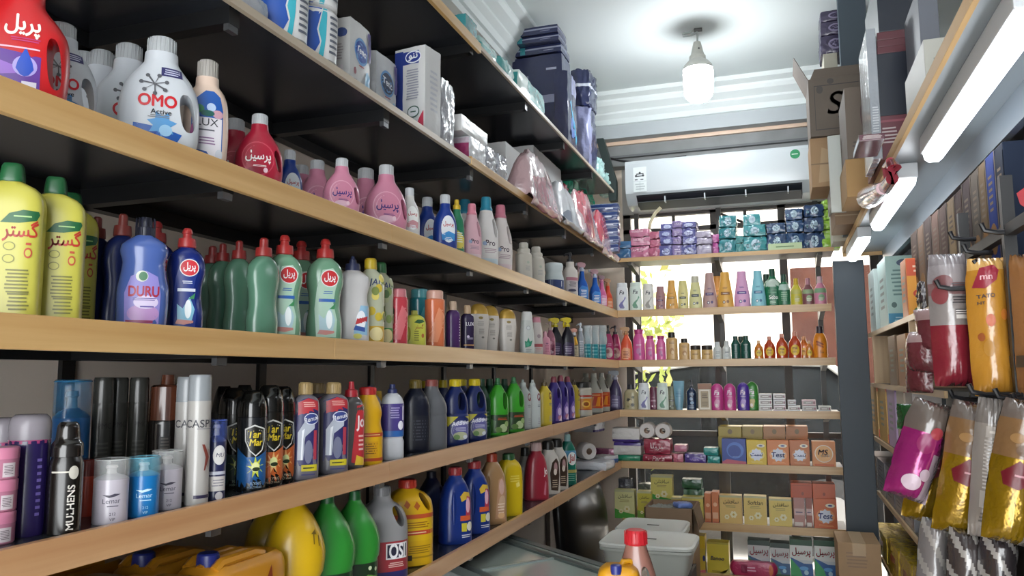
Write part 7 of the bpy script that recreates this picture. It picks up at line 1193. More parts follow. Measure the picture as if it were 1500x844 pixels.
for i, (px, py, lab) in enumerate([(1350, 468, 'upper maroon foil pack hanging beside the red and clear bag'), (1347, 500, 'second maroon foil pack hanging beside the red and clear bag'), (1344, 530, 'lowest maroon foil pack hanging beside the red and clear bag')]):
    r = hang_bag('snack_bag', .10, .12, .05, lambda a, c, s: WINE if c < .5 else mat('#a88c8c', .25, coat=.6), 500+i); p = on(px, py, 1, 2.5); setobj(r, (p.x+.01, 2.5+.03*i, p.z+.03), -55, lab, 'snack bag', 'maroon foil packs on the right rack')
for i, (x0, x1, c, c2, nm) in enumerate([(1272, 1283, '#c8a468', '#c8502c', 'orange-fruit'), (1285, 1296, '#c49c4c', '#b8442c', 'yellow-flower'), (1298, 1309, '#a890b4', '#6c4c84', 'lilac'), (1312, 1322, '#b4a898', '#8c3c3c', 'beige'), (1325, 1335, '#98908c', '#5c4448', 'grey')]):
    rboxc(x0, x1, 565, zr3, 0, c, '%s juice carton in the row, %s from the pillar' % (nm, ORD[i]), (lambda c=c, c2=c2: (lambda d, h: [('rect', -d*.48, d*.48, h*.9, h, c2), ('oval', 0, h*.35, d*.35, h*.18, c2), ('oval', 0, h*.35, d*.22, h*.1, '#e0b868'), ('rect', -d*.48, d*.48, 0, h*.16, c2), ('lines', 0, h*.7, d*.6, h*.2, 3, '#e4dcc8')]))(), 'juice_carton', .10, 'juice cartons on the right rack', cat='juice carton')
r = hang_bag('snack_bag', .10, .075, .04, lambda a, c, s: mat('#1d4f28', .2, coat=.8, bump=.6), 503); p = on(1336, 592, 1, 2.6); setobj(r, (p.x, 2.6, p.z), -30, 'small green foil bag hanging before the juice cartons', 'snack bag')
z3 = zr4-.012
for j, (z, nm) in enumerate([(z3, 'lower'), (z3+.085, 'upper')]):
    for i, (x0, x1) in enumerate([(1276, 1285), (1286, 1296), (1297, 1308), (1309, 1321), (1322, 1335)]):
        x = RX+.012; a, b = on(x0, 700, 0, x), on(x1, 700, 0, x); w = abs(a.y-b.y)*.97; c = ['#5c5a5c', '#6c6868', '#747074', '#646064', '#58585c'][(i+j) % 5]
        r = carton('tea_box', w, .12, .084, mat(c, .3, coat=.3), prints=[('rect', -w*.4, w*.4, .02, .065, '#8a8484'), ('lines', 0, .045, w*.5, .03, 2, '#3c3438')], lprints=()); setobj(r, (x+.06, (a.y+b.y)/2, z), -90, 'grey tea box, %s layer, %s from the pillar on the right rack' % (nm, ORD[i]), 'tea box', 'grey tea boxes on the right rack')
GOLD = mat('#b89c28', .25, .35, bump=.8, bscale=60)
zb = zr5-.06
for i, (x0, x1, h) in enumerate([(1281, 1296, .16), (1297, 1312, .2), (1313, 1330, .23), (1331, 1350, .25)]):
    x = RX+.005; a, b = on(x0, 770, 0, x), on(x1, 770, 0, x); w = abs(a.y-b.y)*.97
    o = softbox('gold_pack', w, .14, h*.82, GOLD, .12, .06, 410+i, zone=lambda a_, b_, c_: mat('#7c2c24', .3) if abs(a_) < .3 and abs(c_-.1) < .25 else GOLD); setobj(o, (x+.07, (a.y+b.y)/2, zb), -90, 'glittering gold wrapped pack low on the right rack, %s from the pillar' % ORD[i], 'gold pack', 'gold packs low on the right rack')
# rack of hooks with hanging snack bags
r = empty('hook_rack', (.475, 1.5, 0)); mb = MB()
for z in (Z(.30), Z(.02), Z(-.35)): mb.box(-.01, .01, .0, .84, z-.012, z+.012, mat('#2b2a2a', .5))
mb.build('crossbar', r, smooth=False)
HK = [(1372, 424, 2.0), (1366, 436, 2.3), (1428, 395, 1.95), (1412, 372, 2.05), (1438, 342, 1.9), (1392, 352, 2.2), (1420, 578, 1.9), (1458, 585, 1.85), (1392, 585, 2.05), (1484, 592, 1.8)]
for px, py, y in HK:
    q = on(px, py, 1, y); mb = MB(); a = Vector((.475, y, q.z)); t = Vector(q)
    if t.x > .46: t.x = .40
    mb.tube([a-r.location, Vector((t.x+.03, y, t.z))-r.location, Vector((t.x+.006, y, t.z+.006))-r.location, Vector((t.x, y, t.z+.022))-r.location], .0055, mat('#15161a', .35), 8); mb.build('hook', r)
mb = MB(); mb.box(-.012, .012, -.02, 0, 0, Z(.42), STEEL); mb.box(-.012, .012, .82, .84, 0, Z(.42), STEEL); mb.box(-.012, .012, .40, .42, 0, Z(.42), STEEL); mb.build('upright', r, smooth=False)
tag(r, 'dark hook rack on the right hung with snack bags', 'rack')
def zcol(stops):
    def z(a, c, s):
        for lim, col in stops:
            if c > lim: return col
        return stops[-1][1]
    return z
GB = 'snack bags on the right rack'
FM = lambda c, r=.2: mat(c, r, coat=.8, bump=.4, bscale=30)
GL = mat('#8a6c0e', .2, .5, coat=.7, bump=.8, bscale=28); PNK = mat('#8c2064', .18, .3, coat=.7, bump=.6, bscale=28); CLR = mat('#5c524c', .15, coat=.9, bump=.4, bscale=20); CNK = mat('#6e5235', .25, coat=.7, bump=.8, bscale=18)
def bag(px0, px1, py0, py1, Y, t, zone, seed, lab, prints=(), rz=0, ry=0, neck=.12):
    a, b = on(px0, (py0+py1)/2, 1, Y), on(px1, (py0+py1)/2, 1, Y); u, v = on((px0+px1)/2, py0, 1, Y), on((px0+px1)/2, py1, 1, Y); w = b.x-a.x; h = u.z-v.z
    o = hang_bag('snack_bag', w, h, t, zone, seed, prints(w, h) if callable(prints) else prints, neck=neck); return setobj(o, ((a.x+b.x)/2+math.sin(math.radians(ry))*h/2, Y, u.z), rz, lab, 'snack bag', GB, ry=ry)
bag(1362, 1426, 372, 566, 2.06, .075, zcol([(.78, FM('#7c7678')), (.52, FM('#8a8486')), (.34, FM('#7a5c5c')), (-.05, FM('#827c7a')), (-2, FM('#74202c'))]), 1, 'red-bottomed bag with a grey-white label hanging leftmost in the upper row', lambda w, h: [('oval', -w*.22, -h*.22, w*.2, h*.05, '#6c4446'), ('oval', -w*.3, -h*.32, w*.16, h*.07, '#7c3c40'), ('lines', w*.12, -h*.26, w*.4, h*.06, 3, '#5c5458'), ('lines', w*.12, -h*.36, w*.4, h*.06, 3, '#3c383c'), ('rect', w*.0, w*.3, -h*.5, -h*.43, '#c4c0bc'), ('lines', w*.14, -h*.45, w*.3, h*.05, 3, '#4a4648')], 4)
bag(1420, 1486, 378, 580, 1.96, .08, zcol([(.86, FM('#c49a58')), (-2, FM('#b07c2c'))]), 2, 'yellow-orange bag with dark red patch in the upper row', lambda w, h: [('poly', [(-w*.42, -h*.22), (-w*.3, -h*.08), (w*.02, -h*.06), (w*.14, -h*.1), (w*.06, -h*.17), (-w*.2, -h*.23)], '#8c2838'), ('text', 'mn', -w*.16, -h*.15, w*.26, '#d8b0b4', {'bold': .03}), ('text', 'TATO', -w*.18, -h*.285, w*.36, '#4a3c3c', {'bold': .05, 'rot': 5}), ('text', 'NT', -w*.28, -h*.335, w*.14, '#4a3c3c', {'bold': .05, 'rot': 5}), ('oval', -w*.12, -h*.46, w*.1, h*.045, '#b45428'), ('oval', w*.2, -h*.42, w*.09, h*.04, '#bc702c'), ('oval', -w*.2, -h*.66, w*.1, h*.06, '#a87830'), ('oval', -w*.32, -h*.58, w*.06, h*.03, '#94502c'), ('rect', w*.28, w*.46, -h*.75, -h*.1, '#a49c98'), ('lines', w*.37, -h*.4, w*.16, h*.4, 14, '#6c6460')], 6)
bag(1482, 1545, 372, 578, 1.9, .08, zcol([(-2, FM('#8c6038'))]), 3, 'brown bag at the right edge of the upper row', (), 0)
bag(1312, 1380, 590, 738, 1.98, .10, lambda a, c, s: CLR if c > .4 else (PNK if a < .35 or c > 0 else FM('#9a8a92')), 4, 'metallic pink bag with clear top, leftmost of the lower row', lambda w, h: [('oval', -w*.05, -h*.42, w*.2, h*.1, '#7c1c50'), ('oval', w*.1, -h*.3, w*.14, h*.06, '#94343c'), ('oval', -w*.1, -h*.82, w*.2, h*.08, '#b8a4b0'), ('oval', w*.12, -h*.72, w*.12, h*.06, '#a894a0')], 8, 20)
def goldbag(x0, x1, y0, y1, Y, seed, lab, rz, ry, back=False):
    def z(a, c, s):
        if c > .72: return CLR
        if a > .45: return FM('#77706a', .25)
        if c > .15: return CNK
        return GL
    bag(x0, x1, y0, y1, Y, .09, z, seed, lab, lambda w, h: [('poly', [(-w*.36, -h*.52), (-w*.1, -h*.42), (w*.16, -h*.48), (w*.2, -h*.56), (-w*.05, -h*.62), (-w*.3, -h*.6)], '#5c101c'), ('lines', -w*.05, -h*.525, w*.2, h*.03, 1, '#a8747c'), ('lines', w*.36, -h*.5, w*.14, h*.35, 12, '#a8a29c'), ('oval', -w*.2, -h*.27, w*.12, h*.035, '#86653e'), ('oval', w*.06, -h*.24, w*.14, h*.03, '#7c5a36'), ('oval', -w*.05, -h*.35, w*.15, h*.04, '#593f28'), ('oval', w*.2, -h*.34, w*.1, h*.035, '#80603c')], rz, ry)
goldbag(1340, 1398, 596, 772, 2.10, 5, 'golden nut bag tilted behind the pink one, lower row', 6, 18)
goldbag(1376, 1450, 590, 786, 1.94, 6, 'large golden nut bag with red patch, middle of the lower row', 4, 12)
bag(1424, 1476, 584, 790, 1.85, .05, lambda a, c, s: FM('#6c6662', .25) if c > .6 else FM('#837c76', .25), 7, 'grey-backed bag with printed lines between two golden ones', lambda w, h: [('rect', -w*.2, w*.3, -h*.28, -h*.2, '#9c958e'), ('lines', w*.05, -h*.24, w*.36, h*.04, 1, '#c8c0b8'), ('lines', w*.0, -h*.47, w*.5, h*.36, 14, '#a8a29c'), ('rect', -w*.25, w*.25, -h*.78, -h*.66, '#9a948e'), ('lines', 0, -h*.85, w*.5, h*.08, 3, '#54504c')], -8, 7)
goldbag(1452, 1530, 588, 800, 1.75, 8, 'golden nut bag at the right edge of the lower row', 2, 12)
for i, (x0, x1, y0, y1, Y, c) in enumerate([(1345, 1395, 760, 880, 2.0, '#6c6868'), (1385, 1440, 775, 890, 1.9, '#3a3434'), (1432, 1490, 780, 890, 1.85, '#2f2a2c')]):
    bag(x0, x1, y0, y1, Y, .08, (lambda c: (lambda a, cc, s: FM('#8c8884') if math.sin(a*5+cc*7) > .6 else FM(c)))(c), 20+i, ['dull grey bag below the golden ones, left of three', 'dark patterned bag below the golden ones, middle of three', 'black patterned bag at the lower right corner'][i], (), 0, 6)
# ------------------------------------------------------------------ on the overhead shelf at the right
S0 = SOFF-.01
GC = 'cartons on the overhead shelf'
def ocarton(x0, x1, py0, z0, Y, dep, m, lab, prints=None, name='carton', cat='carton', **kw):
    a, b = on(x0, py0, 1, Y), on(x1, py0, 1, Y); w = b.x-a.x; h = (a.z+b.z)/2-z0
    o = carton(name, w, dep, h, m, prints=prints(w, h) if prints else (), **kw); setobj(o, ((a.x+b.x)/2, Y+dep/2, z0), 0, lab, cat, GC); return o, z0+h
# open carton with flaps and script, standing toward the far end
def open_carton():
    Y = 3.9; a, b = on(1185, 150, 1, Y), on(1268, 150, 1, Y); w = b.x-a.x; z0 = on(1225, 197, 1, Y).z; z1 = on(1225, 112, 1, Y).z; h = z1-z0; d = .3; t = .006
    r = empty('open_carton'); m = mat('#6f655c', .75, vary=.08, vscale=14); mb = MB()
    mb.box(-w/2, w/2, 0, t, 0, h, m); mb.box(-w/2, w/2, d-t, d, 0, h, m); mb.box(-w/2, -w/2+t, t, d-t, 0, h, m); mb.box(w/2-t, w/2, t, d-t, 0, h, m); mb.box(-w/2+t, w/2-t, t, d-t, 0, t, m); mb.build('body', r, smooth=False)
    for v in ([(-w/2, .01, h), (-w/2, d-.01, h), (-w/2-.06, d-.03, h+.13), (-w/2-.06, .03, h+.13)], [(-w/2+.01, 0, h), (w/2-.01, 0, h), (w/2-.02, -.02, h+.04), (-w/2+.03, -.02, h+.04)]):
        mb = MB(); vs = v+[(x+.004, y+.004, z) for x, y, z in v]; mb.add(vs, [(0, 1, 2, 3), (7, 6, 5, 4), (0, 4, 5, 1), (1, 5, 6, 2), (2, 6, 7, 3), (3, 7, 4, 0)], m); mb.build('flap', r, smooth=False)
    lm = MB(); put_prints(lm, [('text', 'S', -w*.02, h*.55, w*.26, '#605850', {'bold': .02, 'shear': .2}), ('lines', w*.2, h*.5, w*.2, h*.2, 1, '#3e3a38'), ('lines', w*.1, h*.3, w*.2, h*.06, 1, '#4a4644'), ('rect', -w*.4, w*.4, h*.86, h*.875, '#4a4644'), ('rect', -w*.4, w*.4, h*.1, h*.115, '#4a4644'), ('rect', -w*.4, -w*.39, h*.1, h*.87, '#4a4644'), ('oval', -w*.3, h*.8, w*.06, h*.07, '#54504c'), ('oval', -w*.1, h*.93, w*.06, h*.05, '#54504c')], lambda xs, zs, o: [(x, -o, z) for x, z in zip(xs, zs)], .0012, .0002); lm.build('printed_label', r, smooth=False, recalc=False)
    return setobj(r, ((a.x+b.x)/2, Y, z0), 0, 'open cardboard carton with flap and dark script high on the right', 'carton', GC), z0
YC = 3.9
xa, xb = on(1190, 250, 1, YC).x, on(1262, 250, 1, YC).x
oc_, zoc = open_carton()
_, zt = ocarton(1222, 1258, 300, S0, 3.92, .3, CARDD, 'brown carton at the bottom of the far carton pile on the overhead shelf', lambda w, h: [('rect', -w*.5, w*.5, h*.45, h*.5, '#b09a80')])
_, zt = ocarton(1217, 1259, 269, zt, 3.9, .3, mat('#b4b8b4', .5), 'whitish carton second from bottom in the far carton pile', lambda w, h: [('lines', w*.1, h*.4, w*.4, h*.1, 1, '#8c9490')])
h_ = zoc-zt
o = carton('carton', .26, .28, h_, CARD, prints=[('poly', [(-.1, .02), (.0, .03), (.03, h_*.6), (-.08, h_*.8)], '#b89c78'), ('rect', -.13, .13, h_*.45, h_*.48, '#8c7458')]); setobj(o, ((xa+xb)/2+.02, 4.07, zt), 0, 'brown carton right beneath the open carton', 'carton', GC)
# white board edge and green board beside the pile
_, zg = ocarton(1212, 1234, 198, S0, 3.6, .02, mat('#c2c8c4', .5), 'upright pale board leaning at the far carton pile', name='display_board', cat='board')
_, zb1 = ocarton(1238, 1276, 232, S0, 3.3, .3, mat('#b08c5c', .7), 'tan carton under the tall grey-brown carton')
ocarton(1236, 1276, 127, zb1, 3.3, .3, mat('#756a60', .7, vary=.08), 'tall grey-brown carton with a round dark mark', lambda w, h: [('oval', w*.22, h*.6, w*.18, h*.2, '#5c4a4a'), ('oval', w*.22, h*.6, w*.13, h*.15, '#756a60'), ('lines', -w*.1, h*.2, w*.4, h*.1, 2, '#5c5450')])
BK = mat('#1c2230', .35, coat=.3)
Y = 2.75
o, z = ocarton(1284, 1345, 168, S0, Y, .35, mat('#6c3440', .35, coat=.4), 'dull red carton at the bottom of the black box pile', lambda w, h: [('lines', -w*.2, h*.55, w*.4, h*.4, 5, '#c8b8b8'), ('rect', -w*.5, w*.5, h*.85, h*.9, '#94505c')])
_, z = ocarton(1283, 1344, 76, z, Y, .35, BK, 'big navy-black box in the middle of the black box pile')
for i, (py, nm) in enumerate([(66, 'lowest'), (56, 'middle'), (44, 'highest')]):
    _, z = ocarton(1284, 1342, py, z, Y, .34, mat('#5c2a34', .35, coat=.3), '%s of three thin maroon boxes between the black boxes' % nm)
ocarton(1282, 1346, -40, z, Y, .35, BK, 'upper navy-black box running out of the frame')
ocarton(1268, 1282, 42, S0, Y-.02, .25, mat('#9aa0a8', .15, coat=.9, bump=.8, bscale=20), 'clear-wrapped pale pack against the left of the black boxes', lambda w, h: [('lines', 0, h*.3, w*.7, h*.2, 10, '#c8ccd2')])
ocarton(1258, 1296, 196, S0, 2.5, .2, mat('#5c3844', .25, coat=.6), 'maroon pack with slanting white lines at the shelf edge', lambda w, h: [('lines', 0, h*.5, w*.8, h*.6, 6, '#d4c8c8')], name='carton')
_, z = ocarton(1222, 1264, 100, S0, 4.25, .06, mat('#46525c', .5), 'tall slate panel standing behind the open carton', name='display_board', cat='board')
ocarton(1225, 1266, -30, z, 4.25, .06, mat('#46525c', .5), 'second slate panel standing above the first', name='display_board', cat='board')
_, z = ocarton(1206, 1226, 78, S0, 4.42, .2, mat('#b4b0a0', .5), 'pale box under the dark purple packs far up', name='carton')
for i, (py, nm) in enumerate([(50, 'lower'), (30, 'middle'), (14, 'upper')]):
    a, b = on(1200, py, 1, 4.42), on(1240, py, 1, 4.42); h = (a.z+b.z)/2-z; w = b.x-a.x
    o = softbox('pad_pack', w, .2, h, mat('#3c3450', .3, coat=.5, bump=.4), .25, .05, 430+i, prints=[('oval', w*.1, h*.5, w*.3, h*.3, '#8c84a0'), ('oval', w*.1, h*.5, w*.22, h*.2, '#3c3450')]); setobj(o, ((a.x+b.x)/2, 4.52, z), 0, '%s dark purple pack in the pile far up at the right' % nm, 'pad pack', 'dark purple packs far up at the right'); z += h
ocarton(1352, 1400, 55, S0, 2.05, .3, mat('#b4b4ac', .5), 'pale box at the near part of the overhead shelf', lambda w, h: [('lines', 0, h*.5, w*.5, h*.2, 2, '#8c8c88')])
ocarton(1343, 1372, -20, S0, 2.4, .25, mat('#6a6e78', .5), 'grey box behind the pale box on the overhead shelf')
# red carrier bag dangling over the front strip
mb = MB(); RBAG = mat('#8c3440', .22, coat=.7, bump=.7, bscale=28)
pts = [on(x, y, 0, .335) for x, y in [(1304, 236), (1310, 246), (1307, 262), (1298, 274), (1286, 282)]]
mb.tube(pts, [.012, .02, .018, .022, .03], RBAG, 10); mb.tube([on(x, y, 0, .332) for x, y in [(1304, 236), (1299, 244), (1301, 262), (1296, 274)]], [.012, .014, .012, .014], RBAG, 10)
mb.tube([on(x, y, 0, .325) for x, y in [(1293, 276), (1282, 284), (1272, 290), (1263, 288)]], [.02, .035, .04, .012], mat('#b08088', .2, coat=.8, bump=.8, bscale=30), 12); tag(mb.build('plastic_bag'), 'twisted red plastic bag dangling from the overhead shelf edge', 'plastic bag')
# pale blue pack at the right edge above the biscuit boxes
o = softbox('snack_pack', .12, .1, .10, mat('#5c9cc8', .2, coat=.8, bump=.4), .4, .08, 440); p = on(1503, 205, 1, 1.72); bt = zr1+on(1468.5, 214, 0, .5).z-zr1; setobj(o, (max(.66, p.x+.05), on(1462, 214, 0, .5).y, bt), -40, 'bright light-blue pack on top of the near navy box', 'snack pack')
# ------------------------------------------------------------------ the lower middle: freezer, tubs, jugs, carton
P1, P2 = on(748, 783, 2, Z(-.66)), on(880, 824, 2, Z(-.66)); ev = (P2-P1).normalized(); nv = Vector((-ev.y, ev.x, 0)); nv = nv if nv.y < 0 else -nv
r = empty('chest_freezer', (P1.x, P1.y, 0)); r.rotation_euler = (0, 0, math.atan2(ev.y, ev.x)); FL = (P2-P1).length+.28; FD = .44; ft_ = Z(-.66)
mb = MB(); mb.box(0, FL, -FD, 0, .04, ft_-.03, mat('#9aa0a0', .4), .01); mb.build('body', r, smooth=False)
mb = MB(); fr_ = mat('#6a7474', .35, .4)
for b in ((0, FL, -.035, 0), (0, FL, -FD, -FD+.035), (0, .035, -FD+.035, -.035), (FL-.035, FL, -FD+.035, -.035)): mb.box(*b, ft_-.03, ft_, fr_)
mb.build('rim', r, smooth=False)
mb = MB(); mb.box(.035, FL-.035, -FD+.035, -.035, ft_-.012, ft_-.004, mat('#b4c0ba', .12, alpha=.92, coat=.8)); mb.build('glass_lid', r, smooth=False)
mb = MB(); mb.box(.05, FL-.05, -.10, -.07, ft_-.004, ft_+.004, mat('#4c5654', .4)); mb.box(FL*.5, FL*.5+.012, -FD+.04, -.1, ft_-.004, ft_+.002, mat('#8c9894', .3)); mb.build('rail_and_reflection_line', r, smooth=False)  # dark rail, and a pale bar shaped as a reflection line on the lid
tag(r, 'low grey chest freezer with a glass lid under the left shelves', 'freezer')
# wood cladding panels, white cable and black seat by the left corner
for i, (a, b, c) in enumerate([(806, 829, '#7f736c'), (830, 853, '#978a83')]):
    y0, y1 = on(a, 760, 0, XW+.03).y, on(b, 760, 0, XW+.03).y; mb = MB(); mb.box(XW+.001, XW+.03, y0, y1-.004, 0.001, Z(-.625), wood_mat(c, '#6c605a', .45, 1), .002)
    mb.box(XW+.03, XW+.034, y1-.03, y1-.02, .05, Z(-.66), mat('#5c524c', .5)); tag(mb.build('cladding_panel', smooth=False), ['darker grey-brown cladding board below the lowest left shelf', 'lighter grey-brown cladding board near the corner, below the shelf'][i], 'panel', 'cladding boards')
mb = MB(); pts = [on(x, y, 0, XW+.07) for x, y in [(808, 736), (811, 760), (814, 780), (817, 800)]]; mb.tube(pts, .006, mat('#e4e4e0', .5), 8); tag(mb.build('power_cable'), 'white cable hanging below the lowest left shelf', 'cable')
def chair():
    r = empty('padded_chair'); lb = mat('#17181a', .3, coat=.3)
    mb = MB(); mb.loft([(.48, .22, .03, 0, .2), (.52, .24, .045, 0, .2), (.8, .25, .05, 0, .22), (.98, .22, .045, 0, .25), (1.02, .15, .02, 0, .26)], 3, lb, 32, 16); mb.build('backrest', r)
    mb = MB(); mb.loft([(.42, .22, .2), (.44, .25, .23), (.49, .25, .23), (.51, .21, .19)], 4, lb, 32, 8); mb.build('seat', r)
    mb = MB(); mb.tube([(0, 0, .42), (0, 0, .12)], .03, STEEL, 10); mb.build('column', r)
    for k in range(5):
        a = 2*PI*k/5; mb = MB(); mb.tube([(0, 0, .12), (.25*math.cos(a), .25*math.sin(a), .07)], .02, STEEL, 8); mb.tube([(.25*math.cos(a)-.012, .25*math.sin(a), .03), (.25*math.cos(a)+.012, .25*math.sin(a), .03)], .029, STEEL, 10); mb.build('leg', r)
    return r
p = on(874, 780, 1, 4.55); setobj(chair(), (p.x+.08, 4.6, 0), 68, 'black padded office chair in the dark corner below the shelves', 'chair')
o = softbox('snack_pack', .1, .07, .06, mat('#a8505c', .25, coat=.6, bump=.5), .4, .08, 450); p = on(896, 706, 1, 5.2); setobj(o, (-.95, 5.22, Z(BZ['G'])), 10, 'small red pack in the corner left of the flower boxes', 'snack pack')
# stack: crate, carton with grey cloth, two tubs
TY = 3.5
def tub(w, d, h, lab, loc, rz, lid=True):
    r = empty('storage_tub'); tm = mat('#cdd0c8', .35, alpha=.93); mb = MB(); t = .004
    def rect(wx, dy, z, n=5):
        out = []
        for k in range(32):
            a = 2*PI*(k+.5)/32; out.append((wx*math.copysign(abs(math.cos(a))**(2/8), math.cos(a)), dy*math.copysign(abs(math.sin(a))**(2/8), math.sin(a)), z))
        return out
    rings = [rect(w*.42, d*.42, 0), rect(w*.47, d*.47, h*.9), rect(w*.5, d*.5, h*.9), rect(w*.5, d*.5, h), rect(w*.46, d*.46, h), rect(w*.41, d*.41, t)]
    vs = [v for q in rings for v in q]; fs = [(i*32+k, i*32+(k+1) % 32, (i+1)*32+(k+1) % 32, (i+1)*32+k) for i in range(5) for k in range(32)]; fs += [tuple(range(32))[::-1], tuple(range(160, 192))]
    mb.add(vs, fs, tm); mb.build('body', r)
    if lid:
        mb = MB(); rr = [rect(w*.49, d*.49, h+.0005), rect(w*.505, d*.505, h+.003), rect(w*.505, d*.505, h+.014), rect(w*.48, d*.48, h+.02), rect(w*.45, d*.45, h+.016)]
        vs = [v for q in rr for v in q]; fs = [(i*32+k, i*32+(k+1) % 32, (i+1)*32+(k+1) % 32, (i+1)*32+k) for i in range(4) for k in range(32)]+[tuple(range(32))[::-1], tuple(range(128, 160))]; mb.add(vs, fs, mat('#d4d6d0', .35)); mb.box(-.03, .03, -.006, .006, h+.0165, h+.0185, mat('#54544e', .5)); mb.build('lid', r)
    return setobj(r, loc, rz, lab, 'storage tub', 'white plastic tubs')
a, b = on(874, 795, 1, TY), on(1014, 795, 1, TY); ztop = on(945, 800, 1, TY).z; th = .115
tw = b.x-a.x
tub(tw, .34, th, 'front white lidded plastic tub in the lower middle', ((a.x+b.x)/2, TY+.17, ztop-th-.02), 0)
a2, b2 = on(904, 775, 1, 4.0), on(1006, 775, 1, 4.0); zt2 = on(955, 775, 1, 4.0).z
tub(b2.x-a2.x, .34, .17, 'rear white lidded plastic tub behind the front one', ((a2.x+b2.x)/2-.01, 4.12, zt2-.19), 0)
def crate(w, d, h, loc, lab):
    r = empty('plastic_crate'); m = mat('#1d1e20', .45); mb = MB(); t = .012
    mb.box(-w/2, w/2, -d/2, d/2, 0, t, m)
    for sx in (-1, 1):
        for k in range(4): z = t+(h-t)*k/4; mb.box(sx*w/2-(t if sx > 0 else 0), sx*w/2+(0 if sx > 0 else t), -d/2, d/2, z+.015, z+(h-t)/4, m)
    for sy in (-1, 1):
        for k in range(4): z = t+(h-t)*k/4; mb.box(-w/2+t, w/2-t, sy*d/2-(t if sy > 0 else 0), sy*d/2+(0 if sy > 0 else t), z+.015, z+(h-t)/4, m)
    for sx in (-1, 1):
        for sy in (-1, 1): mb.box(sx*(w/2-.012)-.012, sx*(w/2-.012)+.012, sy*(d/2-.012)-.012, sy*(d/2-.012)+.012, 0, h, m)
    mb.build('body', r, smooth=False); return setobj(r, loc, 0, lab, 'crate', 'black crates under the tubs')
zb_ = ztop-th-.02; n = 2
for k in range(n): crate(tw*.9, .32, zb_/n-.0005, ((a.x+b.x)/2, TY+.17, zb_/n*k), ['lower black plastic crate beneath the front tub', 'upper black plastic crate beneath the front tub'][k])
zb2 = zt2-.19
for k in range(n): crate((b2.x-a2.x)*.9, .3, zb2/n-.0005, ((a2.x+b2.x)/2-.01, 4.12, zb2/n*k), ['lower black crate beneath the rear tub', 'upper black crate beneath the rear tub'][k])
# open carton of grey cloths behind the tubs
a3, b3 = on(946, 752, 1, 4.5), on(1012, 752, 1, 4.5); z3t = on(980, 745, 1, 4.5).z; w3 = b3.x-a3.x+.02
r = empty('open_carton'); mb = MB(); d3, h3 = .3, .2
for bx_ in ((-w3/2, w3/2, -d3/2, -d3/2+.006, 0, h3), (-w3/2, w3/2, d3/2-.006, d3/2, 0, h3), (-w3/2, -w3/2+.006, -d3/2, d3/2, 0, h3), (w3/2-.006, w3/2, -d3/2, d3/2, 0, h3), (-w3/2, w3/2, -d3/2, d3/2, 0, .006)): mb.box(*bx_, CARDD)
mb.build('body', r, smooth=False); mb = MB(); vs = [(w3/2, -d3/2+.01, h3), (w3/2, d3/2-.01, h3), (w3/2+.03, d3/2-.02, h3-.11), (w3/2+.03, -d3/2+.02, h3-.11)]; mb.add(vs+[(x+.004, y, z) for x, y, z in vs], [(0, 1, 2, 3), (7, 6, 5, 4), (0, 4, 5, 1), (1, 5, 6, 2), (2, 6, 7, 3), (3, 7, 4, 0)], CARDD); mb.build('flap', r, smooth=False)
c3 = Vector(((a3.x+b3.x)/2, 4.66, z3t-h3)); setobj(r, c3, 0, 'open brown carton heaped with grey cloths behind the tubs', 'carton')
for i, (dx, dy, w_, c, lab) in enumerate([(-.06, -.03, .16, '#8c8c84', 'crumpled grey cloth at the left in the open brown carton'), (.04, .05, .18, '#7c7c78', 'crumpled grey cloth at the back of the open brown carton'), (.07, -.07, .10, '#6c84c4', 'blue packet lying on the cloths in the open brown carton')]):
    o = softbox('folded_cloth' if i < 2 else 'packet', w_, .1, h3-.01 if i < 2 else .03, mat(c, .7 if i < 2 else .3, bump=.5), .6, .14 if i < 2 else .08, 460+i); setobj(o, c3+Vector((dx, dy, .007 if i < 2 else h3*.97)), 15*i, lab, 'cloth' if i < 2 else 'packet')
ob = carton('carton', w3*1.0, .3, c3.z, CARD, prints=[('rect', -w3*.4, w3*.4, c3.z*.5, c3.z*.52, '#8c7458')]); setobj(ob, (c3.x, c3.y, 0), 0, 'tall brown carton standing under the open one', 'carton')
# brown carton on the floor side at right, before the lowest shelf
Y = 4.25; a, b = on(1227, 800, 1, Y), on(1290, 800, 1, Y); zt4 = on(1255, 796, 1, Y).z; w4 = b.x-a.x
o = carton('carton', w4, .3, .36, CARD, top=[('rect', -.03, .03, -.15, .15, '#c0a684')], prints=[('lines', -w4*.05, .28, w4*.55, .08, 5, '#8a6c50'), ('rect', -.03, .03, .30, .36, '#b89c78')]); setobj(o, ((a.x+b.x)/2, Y+.15, zt4-.36), 0, 'taped brown carton at the foot of the dark pillar', 'carton')
o = carton('carton', w4*1.05, .32, zt4-.3605, CARDD, prints=[('rect', -.03, .03, .1, .2, '#b89c78')]); setobj(o, ((a.x+b.x)/2, Y+.16, 0), 0, 'lower brown carton carrying the taped one', 'carton')
